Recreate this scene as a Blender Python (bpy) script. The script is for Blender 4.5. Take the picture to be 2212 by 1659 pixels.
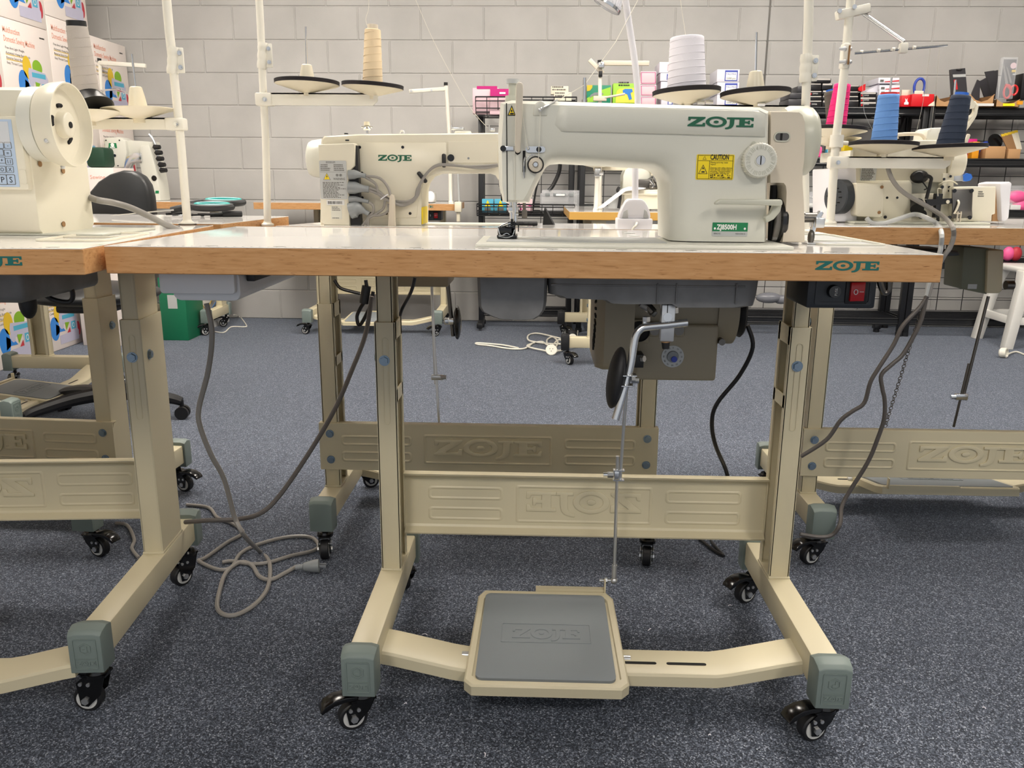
import bpy, bmesh, math, random
from mathutils import Vector, Matrix
random.seed(7)
PI = math.pi
scene = bpy.context.scene
COL = scene.collection
for o in list(bpy.data.objects):
    bpy.data.objects.remove(o, do_unlink=True)

# ------------------------------------------------------------------ camera
IW, IH, FPX = 2212.0, 1659.0, 1785.547
PITCH, YAW, ROLL = .2403, -.0297, .0077
CAM = Vector((.0289, -1.1911, .93))
_f = Vector((math.sin(YAW)*math.cos(PITCH), math.cos(YAW)*math.cos(PITCH), -math.sin(PITCH)))
_r0 = Vector((math.cos(YAW), -math.sin(YAW), 0)); _u0 = _r0.cross(_f)
_r = _r0*math.cos(ROLL) + _u0*math.sin(ROLL)
_u = -_r0*math.sin(ROLL) + _u0*math.cos(ROLL)
cam_data = bpy.data.cameras.new('camera')
cam = bpy.data.objects.new('camera', cam_data); COL.objects.link(cam)
cam.matrix_world = Matrix(((_r.x, _u.x, -_f.x, CAM.x), (_r.y, _u.y, -_f.y, CAM.y), (_r.z, _u.z, -_f.z, CAM.z), (0, 0, 0, 1)))
cam_data.sensor_fit = 'HORIZONTAL'; cam_data.sensor_width = 36.0
cam_data.lens = FPX/IW*36.0
cam_data.clip_start = .05; cam_data.clip_end = 60
scene.camera = cam

def at(px, py, X=None, Y=None, Z=None):
    """world point seen at photo pixel (px, py) at a known depth plane"""
    d = _f + _r*((px-IW/2)/FPX) - _u*((py-829.5)/FPX)
    if Y is not None: t = (Y-CAM.y)/d.y
    elif Z is not None: t = (Z-CAM.z)/d.z
    else: t = (X-CAM.x)/d.x
    return CAM + d*t

# ------------------------------------------------------------------ world, exposure
scene.view_settings.view_transform = 'Standard'
scene.view_settings.look = 'None'
scene.view_settings.gamma = 1.0
scene.view_settings.use_curve_mapping = False
scene.view_settings.exposure = 0.0
world = bpy.data.worlds.new('world'); scene.world = world
world.use_nodes = True
wb = world.node_tree.nodes['Background']
wb.inputs[0].default_value = (.93, .96, 1.0, 1); wb.inputs[1].default_value = .62
try:
    scene.cycles.use_denoising = True
    scene.cycles.max_bounces = 7; scene.cycles.diffuse_bounces = 4; scene.cycles.glossy_bounces = 4
    scene.cycles.transmission_bounces = 5; scene.cycles.transparent_max_bounces = 8
    scene.cycles.caustics_reflective = False; scene.cycles.caustics_refractive = False
    scene.cycles.sample_clamp_indirect = 6
except Exception:
    pass

# ------------------------------------------------------------------ materials
def lin(c):
    if isinstance(c, str):
        c = tuple(int(c[i:i+2], 16) for i in (0, 2, 4))
    return tuple((v/255/12.92 if v/255 <= .04045 else ((v/255+.055)/1.055)**2.4) for v in c) + (1,)

M = {}
def mat(name, col, rough=.5, metal=0, bump=0, bscale=200, spec=.5, alpha=1, trans=0, coat=0, emit=None, estr=0, mottle=0, mscale=30, col2=None):
    m = bpy.data.materials.new(name); m.use_nodes = True
    nt = m.node_tree; b = nt.nodes['Principled BSDF']
    b.inputs['Base Color'].default_value = lin(col)
    b.inputs['Roughness'].default_value = rough
    b.inputs['Metallic'].default_value = metal
    b.inputs['Specular IOR Level'].default_value = spec
    if coat: b.inputs['Coat Weight'].default_value = coat; b.inputs['Coat Roughness'].default_value = .08
    if trans: b.inputs['Transmission Weight'].default_value = trans
    if alpha < 1: b.inputs['Alpha'].default_value = alpha
    if emit:
        b.inputs['Emission Color'].default_value = lin(emit); b.inputs['Emission Strength'].default_value = estr
    tc = None
    if bump or mottle:
        tc = nt.nodes.new('ShaderNodeTexCoord')
    if bump:
        n = nt.nodes.new('ShaderNodeTexNoise'); n.inputs['Scale'].default_value = bscale; n.inputs['Detail'].default_value = 3
        bp = nt.nodes.new('ShaderNodeBump'); bp.inputs['Strength'].default_value = bump; bp.inputs['Distance'].default_value = .001
        nt.links.new(tc.outputs['Object'], n.inputs['Vector']); nt.links.new(n.outputs['Fac'], bp.inputs['Height'])
        nt.links.new(bp.outputs['Normal'], b.inputs['Normal'])
    if mottle:
        n = nt.nodes.new('ShaderNodeTexNoise'); n.inputs['Scale'].default_value = mscale; n.inputs['Detail'].default_value = 4
        r = nt.nodes.new('ShaderNodeValToRGB')
        c = Vector(lin(col)[:3]); c2 = Vector(lin(col2)[:3]) if col2 else c*(1-mottle)
        r.color_ramp.elements[0].position = .35; r.color_ramp.elements[1].position = .65
        r.color_ramp.elements[0].color = tuple(c2)+(1,); r.color_ramp.elements[1].color = tuple(c)+(1,)
        nt.links.new(tc.outputs['Object'], n.inputs['Vector']); nt.links.new(n.outputs['Fac'], r.inputs['Fac'])
        nt.links.new(r.outputs['Color'], b.inputs['Base Color'])
    M[name] = m
    return m

mat('machine_white', 'd3d2c7', .32, bump=.10, bscale=700)
mat('machine_ivory', 'ddd7c4', .32, bump=.06, bscale=500)
mat('cover_beige', 'cdc3b2', .38, bump=.04, bscale=500)
mat('wheel_grey', 'bcbcae', .35)
mat('frame_cream', 'd0c6a8', .38, bump=.02, bscale=600)
mat('pole_white', 'e6e2d6', .28)
mat('laminate', 'e6e3df', .06, spec=.6)
mat('cap_green', '77837f', .5, bump=.05)
mat('cap_black', '1b1c1f', .5)
mat('black_gloss', '0c0c0d', .18, spec=.6)
mat('black_plastic', '141416', .42)
mat('black_rubber', '17171a', .55)
mat('black_hole', '0a0908', .8)
mat('black_foam', '221e20', .95, bump=.5, bscale=900)
mat('caster_white', 'c9c9c6', .4)
mat('chrome', 'dcdee0', .16, .95)
mat('steel', 'd2d3d4', .3, .85)
mat('zinc_blue', '93a5b5', .28, .85)
mat('dark_steel', '6d6a66', .35, 1)
mat('gunmetal', '4a4c50', .42, .35, bump=.15, bscale=120, mottle=.35, mscale=14)
mat('pan_grey', '7d7d7d', .48, .2, bump=.2, bscale=90, mottle=.3, mscale=18)
mat('motor_olive', '968c77', .48, bump=.1, bscale=500)
mat('motor_green', '6f7260', .5)
mat('rubber_grey', '83898d', .62, bump=.12, bscale=500)
mat('switch_grey', '2d3238', .42)
mat('switch_red', 'c4141c', .22, spec=.6)
mat('print_green', '0d5c3f', .4)
mat('print_teal', '0c6660', .4)
mat('label_green', '117a49', .4)
mat('label_yellow', 'f0d30f', .4)
mat('label_white', 'dcdcda', .45)
mat('label_silver', 'b9bbba', .4)
mat('ink', '1f1e1c', .5)
mat('ink_soft', '66645f', .6)
mat('ink_white', 'f0f0ee', .5)
mat('plastic_white', 'e6e5ea', .3)
mat('plastic_frost', 'dcdde0', .3)
mat('plastic_clear', 'e8eaee', .12, alpha=.28)
mat('cable_grey', '8b8782', .38)
mat('cable_dark', '57524f', .42)
mat('cable_white', 'e3e0d4', .4)
mat('cable_black', '121214', .35)
mat('conn_grey', '85898b', .35)
mat('thread_white', 'e9e6ee', .85, bump=.5, bscale=900)
mat('thread_beige', 'e3cdaa', .85, bump=.5, bscale=900)
mat('thread_grey', 'b3aca6', .85, bump=.5, bscale=900)
mat('thread_pink', 'f0287c', .8, bump=.5, bscale=900)
mat('thread_dark', '5b5750', .85, bump=.5, bscale=900)
mat('thread_blue', '6a9adb', .8, bump=.5, bscale=900)
mat('thread_navy', '2c3648', .85, bump=.5, bscale=900)
mat('thread_line', 'd8d4c8', .8)
mat('plastic_red', 'd52a2a', .35)
mat('plastic_blue', '2f6fd6', .35)
mat('disc_cream', 'e2d9c2', .35)
mat('chair_black', '242526', .42, bump=.15, bscale=300)
mat('wire_black', '141416', .4)
mat('rack_black', '18191c', .35)
mat('carton_white', 'e6dcd6', .5)
mat('orange_ink', 'e39b83', .6)
mat('card_blue', '2f7fd0', .5)
mat('card_yellow', 'dcb928', .5)
mat('card_green', '7fae22', .5)
mat('card_red', 'b8323f', .5)
mat('card_lilac', 'b9b7cc', .5)
mat('card_teal', '4aa6c4', .5)
mat('box_pink', 'e3c3cb', .5)
mat('box_magenta', 'c01878', .45)
mat('box_white', 'e2e0ea', .5)
mat('box_blue', '3346a8', .5)
mat('box_green', '128464', .5)
mat('box_lime', '9bcf3c', .5)
mat('box_sun', 'f3d84a', .5)
mat('box_cream', 'e4dcc8', .55)
mat('box_red', 'd0141f', .4)
mat('box_black', '1c1a1c', .3)
mat('glint_pale', 'd6cfc8', .3, .3)  # pale tone for the glints painted on the black packs
mat('cardboard', 'b98f63', .75)
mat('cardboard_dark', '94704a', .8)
mat('card_dark', '3a393d', .3)
mat('bag_grey', '7e8088', .2, alpha=.75)
mat('pink_toy', 'f0609c', .4)
mat('blue_toy', '2a45a8', .45)
mat('orange_toy', 'e79a1e', .45)
mat('neon_yellow', 'f4ee12', .5)
mat('teal_grip', '1f9c98', .4)
mat('stool_white', 'e8e6e0', .35)
mat('black_cloth', '19191b', .9, bump=.6, bscale=500)
mat('screen_blue', 'b4c6dc', .25)
mat('key_grey', 'c9ccd0', .4)
mat('light_diffuser', 'ffffff', .5, emit='fff7ec', estr=27)
mat('honey_edge', 'cfa050', .4)
mat('green_box_dark', '0f6b4a', .5)
mat('deep_green', '123a26', .6)

def noise_ramp(name, stops, scale, rough, detail=2, bump=0, mapping=(1, 1, 1), sheen=0, bdist=.003, rough2=.5):
    m = bpy.data.materials.new(name); m.use_nodes = True
    nt = m.node_tree; b = nt.nodes['Principled BSDF']; b.inputs['Roughness'].default_value = rough
    tc = nt.nodes.new('ShaderNodeTexCoord'); mp = nt.nodes.new('ShaderNodeMapping'); mp.inputs['Scale'].default_value = mapping
    n = nt.nodes.new('ShaderNodeTexNoise'); n.inputs['Scale'].default_value = scale; n.inputs['Detail'].default_value = detail; n.inputs['Roughness'].default_value = rough2
    r = nt.nodes.new('ShaderNodeValToRGB'); e = r.color_ramp.elements
    e[0].position, e[0].color = stops[0][0], lin(stops[0][1]); e[1].position, e[1].color = stops[-1][0], lin(stops[-1][1])
    for p, c in stops[1:-1]:
        x = e.new(p); x.color = lin(c)
    L = nt.links.new
    L(tc.outputs['Object'], mp.inputs['Vector']); L(mp.outputs['Vector'], n.inputs['Vector']); L(n.outputs['Fac'], r.inputs['Fac']); L(r.outputs['Color'], b.inputs['Base Color'])
    if bump:
        bp = nt.nodes.new('ShaderNodeBump'); bp.inputs['Strength'].default_value = bump; bp.inputs['Distance'].default_value = bdist
        L(n.outputs['Fac'], bp.inputs['Height']); L(bp.outputs['Normal'], b.inputs['Normal'])
    if sheen:
        b.inputs['Sheen Weight'].default_value = sheen; b.inputs['Sheen Roughness'].default_value = .45; b.inputs['Sheen Tint'].default_value = lin('c4cfe4')
    b.inputs['Specular IOR Level'].default_value = .25
    M[name] = m
    return m
def carpet_mat():
    m = bpy.data.materials.new('carpet'); m.use_nodes = True
    nt = m.node_tree; b = nt.nodes['Principled BSDF']; L = nt.links.new
    b.inputs['Roughness'].default_value = .95; b.inputs['Specular IOR Level'].default_value = .2
    b.inputs['Sheen Weight'].default_value = .55; b.inputs['Sheen Roughness'].default_value = .45; b.inputs['Sheen Tint'].default_value = lin('c4cfe4')
    tc = nt.nodes.new('ShaderNodeTexCoord'); v = nt.nodes.new('ShaderNodeTexVoronoi'); v.inputs['Scale'].default_value = 430
    n = nt.nodes.new('ShaderNodeTexNoise'); n.inputs['Scale'].default_value = 300; n.inputs['Detail'].default_value = 4; n.inputs['Distortion'].default_value = 2
    sp = nt.nodes.new('ShaderNodeSeparateColor'); ad = nt.nodes.new('ShaderNodeMath'); ad.operation = 'MULTIPLY_ADD'; ad.inputs[1].default_value = .8; 
    r = nt.nodes.new('ShaderNodeValToRGB'); e = r.color_ramp.elements
    e[0].position, e[0].color = .35, lin('12141a'); e[1].position, e[1].color = 1.25/1.3, lin('c9ced8')
    for p, c in ((.6, '393e48'), (.8, '666d7b')): x = e.new(p); x.color = lin(c)
    nz = nt.nodes.new('ShaderNodeMath'); nz.operation = 'MULTIPLY'; nz.inputs[1].default_value = .62
    L(tc.outputs['Object'], v.inputs['Vector']); L(tc.outputs['Object'], n.inputs['Vector']); L(v.outputs['Color'], sp.inputs['Color'])
    L(n.outputs['Fac'], nz.inputs[0]); L(sp.outputs['Red'], ad.inputs[0]); ad.inputs[1].default_value = .55; L(nz.outputs['Value'], ad.inputs[2])
    L(ad.outputs['Value'], r.inputs['Fac']); L(r.outputs['Color'], b.inputs['Base Color'])
    M['carpet'] = m
carpet_mat()
noise_ramp('beech', [(.30, 'a87a4c'), (.42, 'bf8f5e'), (.6, 'c69767'), (.75, 'cda070')], 26, .42, detail=4, mapping=(1, 6, 9))
noise_ramp('wall_paint', [(.35, 'b0aeab'), (.65, 'bab8b5')], 3, .62, detail=4, bump=.0)
# fine pitting of the painted block faces
_nt = M['wall_paint'].node_tree
_n2 = _nt.nodes.new('ShaderNodeTexNoise'); _n2.inputs['Scale'].default_value = 260; _n2.inputs['Detail'].default_value = 4
_b2 = _nt.nodes.new('ShaderNodeBump'); _b2.inputs['Strength'].default_value = .35; _b2.inputs['Distance'].default_value = .002
_tc = _nt.nodes.new('ShaderNodeTexCoord')
_nt.links.new(_tc.outputs['Object'], _n2.inputs['Vector']); _nt.links.new(_n2.outputs['Fac'], _b2.inputs['Height']); _nt.links.new(_b2.outputs['Normal'], _nt.nodes['Principled BSDF'].inputs['Normal'])
mat('plain_wall', 'b4b0aa', .7)
mat('ceiling_white', 'd8d4cc', .8)
# dark flecks across the beech edging
_nt = M['beech'].node_tree
_tc = _nt.nodes.new('ShaderNodeTexCoord'); _mp = _nt.nodes.new('ShaderNodeMapping'); _mp.inputs['Scale'].default_value = (60, 60, 420)
_n2 = _nt.nodes.new('ShaderNodeTexNoise'); _n2.inputs['Scale'].default_value = 1; _n2.inputs['Detail'].default_value = 2
_rp = _nt.nodes.new('ShaderNodeValToRGB'); _rp.color_ramp.elements[0].position = .26; _rp.color_ramp.elements[0].color = (.55, .45, .38, 1); _rp.color_ramp.elements[1].position = .36; _rp.color_ramp.elements[1].color = (1, 1, 1, 1)
_mx = _nt.nodes.new('ShaderNodeMix'); _mx.data_type = 'RGBA'; _mx.blend_type = 'MULTIPLY'; _mx.inputs['Factor'].default_value = 1
_old = [l for l in _nt.links if l.to_socket.name == 'Base Color'][0]; _src = _old.from_socket
_nt.links.new(_tc.outputs['Object'], _mp.inputs['Vector']); _nt.links.new(_mp.outputs['Vector'], _n2.inputs['Vector']); _nt.links.new(_n2.outputs['Fac'], _rp.inputs['Fac'])
_nt.links.new(_src, _mx.inputs['A']); _nt.links.new(_rp.outputs['Color'], _mx.inputs['B']); _nt.links.new(_mx.outputs['Result'], _nt.nodes['Principled BSDF'].inputs['Base Color'])

# ------------------------------------------------------------------ mesh builder
ORG = {}
def org(o):
    while o is not None:
        if o.name in ORG: return ORG[o.name]
        o = o.parent
    return Vector((0, 0, 0))

def tag(o, label=None, cat=None, group=None, kind=None):
    if label: o['label'] = label
    if cat: o['category'] = cat
    if group: o['group'] = group
    if kind: o['kind'] = kind
    return o

def thing(name, label, cat, loc=(0, 0, 0), rotz=0, group=None):
    o = bpy.data.objects.new(name, None); COL.objects.link(o)
    o.empty_display_size = .05
    o.location = loc; o.rotation_euler = (0, 0, rotz)
    ORG[o.name] = Vector(loc)
    return tag(o, label, cat, group)

class B:
    def __init__(s): s.bm = bmesh.new()
    def _new(s, vs, fs):
        v = [s.bm.verts.new(p) for p in vs]
        out = []
        for f in fs:
            try: out.append(s.bm.faces.new([v[i] for i in f]))
            except ValueError: pass
        return v, out
    def merge(s, tmp, Mx=None):
        if Mx is not None: bmesh.ops.transform(tmp, matrix=Mx, verts=tmp.verts)
        mp = {v: s.bm.verts.new(v.co) for v in tmp.verts}
        for f in tmp.faces:
            try:
                nf = s.bm.faces.new([mp[v] for v in f.verts]); nf.smooth = f.smooth
            except ValueError: pass
        tmp.free()
    def box(s, c, size, bev=0, seg=2, R=None):
        t = bmesh.new(); bmesh.ops.create_cube(t, size=1)
        bmesh.ops.scale(t, vec=Vector(size), verts=t.verts)
        bev = min(bev, min(size)*.45)
        if bev > 0: bmesh.ops.bevel(t, geom=list(t.edges), offset=bev, segments=seg, affect='EDGES', profile=.5)
        Mx = Matrix.Translation(Vector(c))
        if R is not None: Mx = Mx @ R.to_4x4()
        s.merge(t, Mx); return s
    def bx(s, x0, x1, y0, y1, z0, z1, bev=0, seg=2):
        return s.box(((x0+x1)/2, (y0+y1)/2, (z0+z1)/2), (abs(x1-x0), abs(y1-y0), abs(z1-z0)), bev, seg)
    def cyl(s, a, b, r, r2=None, n=20):
        a, b = Vector(a), Vector(b); d = b-a
        if d.length < 1e-7: return s
        t = bmesh.new(); bmesh.ops.create_cone(t, cap_ends=True, segments=n, radius1=r, radius2=r if r2 is None else r2, depth=d.length)
        Mx = Matrix.Translation((a+b)/2) @ Vector((0, 0, 1)).rotation_difference(d.normalized()).to_matrix().to_4x4()
        s.merge(t, Mx); return s
    def sph(s, c, r, sc=(1, 1, 1), n=16, R=None):
        t = bmesh.new(); bmesh.ops.create_uvsphere(t, u_segments=n, v_segments=max(6, n//2), radius=r)
        bmesh.ops.scale(t, vec=Vector(sc), verts=t.verts)
        Mx = Matrix.Translation(Vector(c))
        if R is not None: Mx = Mx @ R.to_4x4()
        s.merge(t, Mx); return s
    def lathe(s, prof, o, axis=(0, 0, 1), n=36):
        o = Vector(o); q = Vector((0, 0, 1)).rotation_difference(Vector(axis).normalized()).to_matrix()
        rings = []
        for r, z in prof:
            if r < 1e-6: rings.append([s.bm.verts.new(o + q @ Vector((0, 0, z)))])
            else: rings.append([s.bm.verts.new(o + q @ Vector((r*math.cos(2*PI*i/n), r*math.sin(2*PI*i/n), z))) for i in range(n)])
        for A, Bq in zip(rings, rings[1:]):
            for i in range(n):
                j = (i+1) % n
                try:
                    if len(A) == 1 and len(Bq) == 1: continue
                    if len(A) == 1: s.bm.faces.new((A[0], Bq[j], Bq[i]))
                    elif len(Bq) == 1: s.bm.faces.new((A[i], A[j], Bq[0]))
                    else: s.bm.faces.new((A[i], A[j], Bq[j], Bq[i]))
                except ValueError: pass
        return s
    def tube(s, pts, r, n=10, sub=6, caps=True):
        P = [Vector(p) for p in pts]
        if sub > 1 and len(P) > 2:
            Q = []
            for i in range(len(P)-1):
                p0, p1, p2, p3 = P[max(i-1, 0)], P[i], P[i+1], P[min(i+2, len(P)-1)]
                for k in range(sub):
                    t = k/sub
                    Q.append(.5*((2*p1) + (p2-p0)*t + (2*p0-5*p1+4*p2-p3)*t*t + (3*p1-p0-3*p2+p3)*t**3))
            Q.append(P[-1]); P = Q
        T = [(P[min(i+1, len(P)-1)]-P[max(i-1, 0)]).normalized() for i in range(len(P))]
        up = Vector((0, 0, 1)) if abs(T[0].z) < .9 else Vector((1, 0, 0))
        nrm = (up - T[0]*up.dot(T[0])).normalized()
        rings = []
        for i, p in enumerate(P):
            if i:
                nrm = T[i-1].rotation_difference(T[i]) @ nrm
                nrm = (nrm - T[i]*nrm.dot(T[i])).normalized()
            bi = T[i].cross(nrm)
            rr = r(i/(len(P)-1)) if callable(r) else r
            rings.append([s.bm.verts.new(p + nrm*rr*math.cos(2*PI*k/n) + bi*rr*math.sin(2*PI*k/n)) for k in range(n)])
        for A, Bq in zip(rings, rings[1:]):
            for k in range(n):
                j = (k+1) % n; s.bm.faces.new((A[k], A[j], Bq[j], Bq[k]))
        if caps:
            s.bm.faces.new(rings[0][::-1]); s.bm.faces.new(rings[-1])
        return s
    def loft(s, loops, cap=True):
        R = [[s.bm.verts.new(Vector(p)) for p in L] for L in loops]
        n = len(R[0])
        for A, Bq in zip(R, R[1:]):
            for i in range(n):
                j = (i+1) % n
                try: s.bm.faces.new((A[i], A[j], Bq[j], Bq[i]))
                except ValueError: pass
        if cap:
            for L in (R[0][::-1], R[-1]):
                f = s.bm.faces.new(L); f.normal_update()
                bmesh.ops.triangulate(s.bm, faces=[f])
        return s
    def prism(s, poly, fn, d0, d1):
        """poly: 2D points, fn(u, v, d) -> 3D"""
        return s.loft([[fn(u, v, d0) for u, v in poly], [fn(u, v, d1) for u, v in poly]])
    def build(s, name, m, parent=None, smooth=32, local=False, wloc=None, label=None, bevel=0, bseg=2):
        bm = s.bm
        bmesh.ops.recalc_face_normals(bm, faces=bm.faces)
        o_off = Vector((0, 0, 0))
        if parent is None:
            if wloc is not None: o_off = Vector(wloc)
            elif bm.verts:
                xs = [v.co for v in bm.verts]
                o_off = Vector(((min(c.x for c in xs)+max(c.x for c in xs))/2, (min(c.y for c in xs)+max(c.y for c in xs))/2, min(c.z for c in xs)))
        elif not local: o_off = org(parent)
        if o_off.length: bmesh.ops.translate(bm, vec=-o_off, verts=bm.verts)
        if bevel:
            es = [e for e in bm.edges if len(e.link_faces) == 2 and e.calc_face_angle(0) > .5]
            bmesh.ops.bevel(bm, geom=es, offset=bevel, segments=bseg, affect='EDGES', profile=.5)
        if smooth:
            for f in bm.faces: f.smooth = True
            for e in bm.edges:
                if len(e.link_faces) == 2 and e.calc_face_angle(0) > math.radians(smooth): e.smooth = False
        me = bpy.data.meshes.new(name); bm.to_mesh(me); bm.free()
        me.materials.append(M[m] if isinstance(m, str) else m)
        o = bpy.data.objects.new(name, me); COL.objects.link(o)
        if parent is None:
            o.location = o_off; ORG[o.name] = o_off
        else: o.parent = parent
        if label: o['label'] = label
        return o

def kids(o): return [c for c in bpy.data.objects if c.parent == o]
def copy_tree(o, parent=None):
    c = o.copy(); COL.objects.link(c)
    if parent is not None: c.parent = parent
    elif o.name in ORG: ORG[c.name] = ORG[o.name]
    for ch in kids(o): copy_tree(ch, c)
    return c
def place(o, loc):
    o.location = loc; ORG[o.name] = Vector(loc); return o

def ell(cx, cy, rx, ry, n=28, a0=0, a1=2*PI):
    return [(cx+rx*math.cos(a0+(a1-a0)*i/n), cy+ry*math.sin(a0+(a1-a0)*i/n)) for i in range(n)]
def rrect(x0, y0, x1, y1, r, n=5):
    out = []
    for cx, cy, a in ((x1-r, y1-r, 0), (x0+r, y1-r, PI/2), (x0+r, y0+r, PI), (x1-r, y0+r, 3*PI/2)):
        out += [(cx+r*math.cos(a+PI/2*i/n), cy+r*math.sin(a+PI/2*i/n)) for i in range(n+1)]
    return out

# the wide slab-serif word mark of the machines: unit height, about 6.75 wide
LZ = [(.05, 1), (1.8, 1), (1.8, .86), (.75, .2), (1.5, .2), (1.58, .38), (1.8, .38), (1.8, 0), (0, 0), (0, .14), (1.02, .8), (.32, .8), (.26, .62), (.05, .62)]
LJ = [(4.0, 1), (5.0, 1), (5.0, .82), (4.78, .82), (4.76, .3), (4.68, .05), (4.5, -.12), (4.25, -.22), (3.9, -.26), (3.86, -.1), (4.1, -.05), (4.25, .05), (4.32, .25), (4.33, .82), (4.0, .82)]
LE = [(5.0, 1), (6.75, 1), (6.75, .64), (6.56, .64), (6.48, .82), (5.85, .82), (5.85, .6), (6.16, .6), (6.22, .7), (6.38, .7), (6.38, .3), (6.22, .3), (6.16, .42), (5.85, .42), (5.85, .18), (6.48, .18), (6.56, .36), (6.75, .36), (6.75, 0), (5.0, 0), (5.0, .18), (5.3, .18), (5.3, .82), (5.0, .82)]
def wordmark(b, fn, d0, d1):
    for L in (LZ, LJ, LE): b.prism(L, fn, d0, d1)
    n = 32
    o, i = ell(2.93, .5, 1.08, .57, n), ell(2.93, .5, .70, .36, n)
    # ring
    loops = []
    for P_, d in ((o, d0), (o, d1), (i, d1), (i, d0), (o, d0)): loops.append([fn(u, v, d) for u, v in P_])
    b.loft(loops, cap=False)
    b.prism(ell(2.93, .5, .26, .14, 16), fn, d0, d1)

def text(b, s_, fn, size, d0=0, d1=.0004, align='LEFT', bold=0, fit=None):
    """flat lettering: built-in font outlines turned into mesh and mapped through fn(u, v, d)"""
    cu = bpy.data.curves.new('txt', 'FONT'); cu.body = s_; cu.size = size; cu.align_x = align; cu.resolution_u = 2
    if bold: cu.offset = bold*size
    ob = bpy.data.objects.new('txt', cu); COL.objects.link(ob)
    dg = bpy.context.evaluated_depsgraph_get(); dg.update()
    me = ob.evaluated_get(dg).to_mesh()
    k = 1.0
    if fit and len(me.vertices): k = fit/max(1e-6, max(v.co.x for v in me.vertices))
    vs = [b.bm.verts.new(fn(v.co.x*k, v.co.y, d1)) for v in me.vertices]
    for p in me.polygons:
        try: b.bm.faces.new([vs[i] for i in p.vertices])
        except ValueError: pass
    ob.evaluated_get(dg).to_mesh_clear()
    bpy.data.objects.remove(ob, do_unlink=True); bpy.data.curves.remove(cu)
def scribble(b, fn, u0, v0, w, h, rows, d0, d1, seed=1, fill=.75):
    """rows of tiny unreadable print as short dashes"""
    rd = random.Random(seed)
    for r in range(rows):
        v = v0 + h - (r+.5)*h/rows; u = u0
        end = u0 + w*(rd.uniform(.6, 1.0))
        t = h/rows*.28
        while u < end:
            L = rd.uniform(.03, .13)*w
            e = min(u+L, end)
            b.prism([(u, v-t), (e, v-t), (e, v+t), (u, v+t)], fn, d0, d1)
            u = e + .025*w
# ------------------------------------------------------------------ room shell
WY = 4.404
XL, XR, YF, ZC = -3.0, 4.7, -3.6, 3.05
def struct(name, b, m, **k):
    return tag(b.build(name, m, **k), kind='structure')
struct('floor', B().bx(XL-.1, XR+.1, YF, WY+.1, -.06, 0), 'carpet', smooth=0, wloc=(0, 0, 0))
# painted concrete block wall: every block a chamfered pad on the wall plane
b = B(); b.bx(XL-.1, XR+.1, WY+.005, WY+.12, -.02, ZC+.1)
zo, g, ch = .1952, .0024, .004
for k in range(-1, 15):
    z0 = zo+.2*k; z1 = z0+.2
    xs = -1.533 + (0 if k % 2 == 0 else .2)
    i0 = int((XL-.2-xs)/.4)-1
    for i in range(i0, i0+22):
        x0 = xs+.4*i; x1 = x0+.4
        if x1 < XL-.05 or x0 > XR+.05: continue
        a = (x0+g, x1-g, max(z0+g, 0), z1-g)
        P0 = [(a[0], a[2]), (a[1], a[2]), (a[1], a[3]), (a[0], a[3])]
        P1 = [(a[0]+ch, a[2]+ch), (a[1]-ch, a[2]+ch), (a[1]-ch, a[3]-ch), (a[0]+ch, a[3]-ch)]
        v = [b.bm.verts.new((x, WY+.005, z)) for x, z in P0]+[b.bm.verts.new((x, WY, z)) for x, z in P1]
        b.bm.faces.new((v[4], v[5], v[6], v[7]))
        for q in range(4): b.bm.faces.new((v[q], v[(q+1) % 4], v[4+(q+1) % 4], v[4+q]))
struct('wall_back', b, 'wall_paint', smooth=0, wloc=(0, WY, 0))
xj = at(1657, 100, Y=WY).x
struct('trim_1', B().bx(xj-.006, xj+.006, WY-.001, WY+.004, 1.3, ZC), 'dark_steel', smooth=0)
struct('wall_left', B().bx(XL-.1, XL, YF, WY, 0, ZC), 'plain_wall', smooth=0)
struct('wall_right', B().bx(XR, XR+.1, YF, WY, 0, ZC), 'plain_wall', smooth=0)
struct('ceiling', B().bx(XL-.1, XR+.1, YF, WY, ZC, ZC+.1), 'ceiling_white', smooth=0)

def ceiling_light(x, y, label):
    t = thing('ceiling_light', label, 'ceiling light', (x, y, ZC-.06), 0, 'recessed panel lights overhead')
    b = B()
    for sx in (-1, 1): b.box((sx*.31, 0, .03), (.025, 1.245, .06), .003)
    for sy in (-1, 1): b.box((0, sy*.61, .03), (.62, .025, .06), .003)
    b.box((0, 0, .055), (.6, 1.2, .01)); b.build('frame', 'pole_white', t, local=True)
    B().box((0, 0, .028), (.594, 1.194, .008)).build('diffuser', 'light_diffuser', t, local=True)
    return t
for x, y, n in ((-.9, -2.7, 'panel light on the ceiling, nearest the camera on the left'), (2.0, -2.5, 'panel light on the ceiling, nearest the camera on the right'), (-1.6, .9, 'panel light on the ceiling above the left sewing table'), (1.4, .9, 'panel light on the ceiling above the right sewing table'),
             (-1.5, 2.3, 'panel light on the ceiling by the block wall on the left'), (.6, 2.3, 'panel light on the ceiling by the block wall in the middle'), (2.8, 2.3, 'panel light on the ceiling over the right wire rack')):
    ceiling_light(x, y, n)
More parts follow.
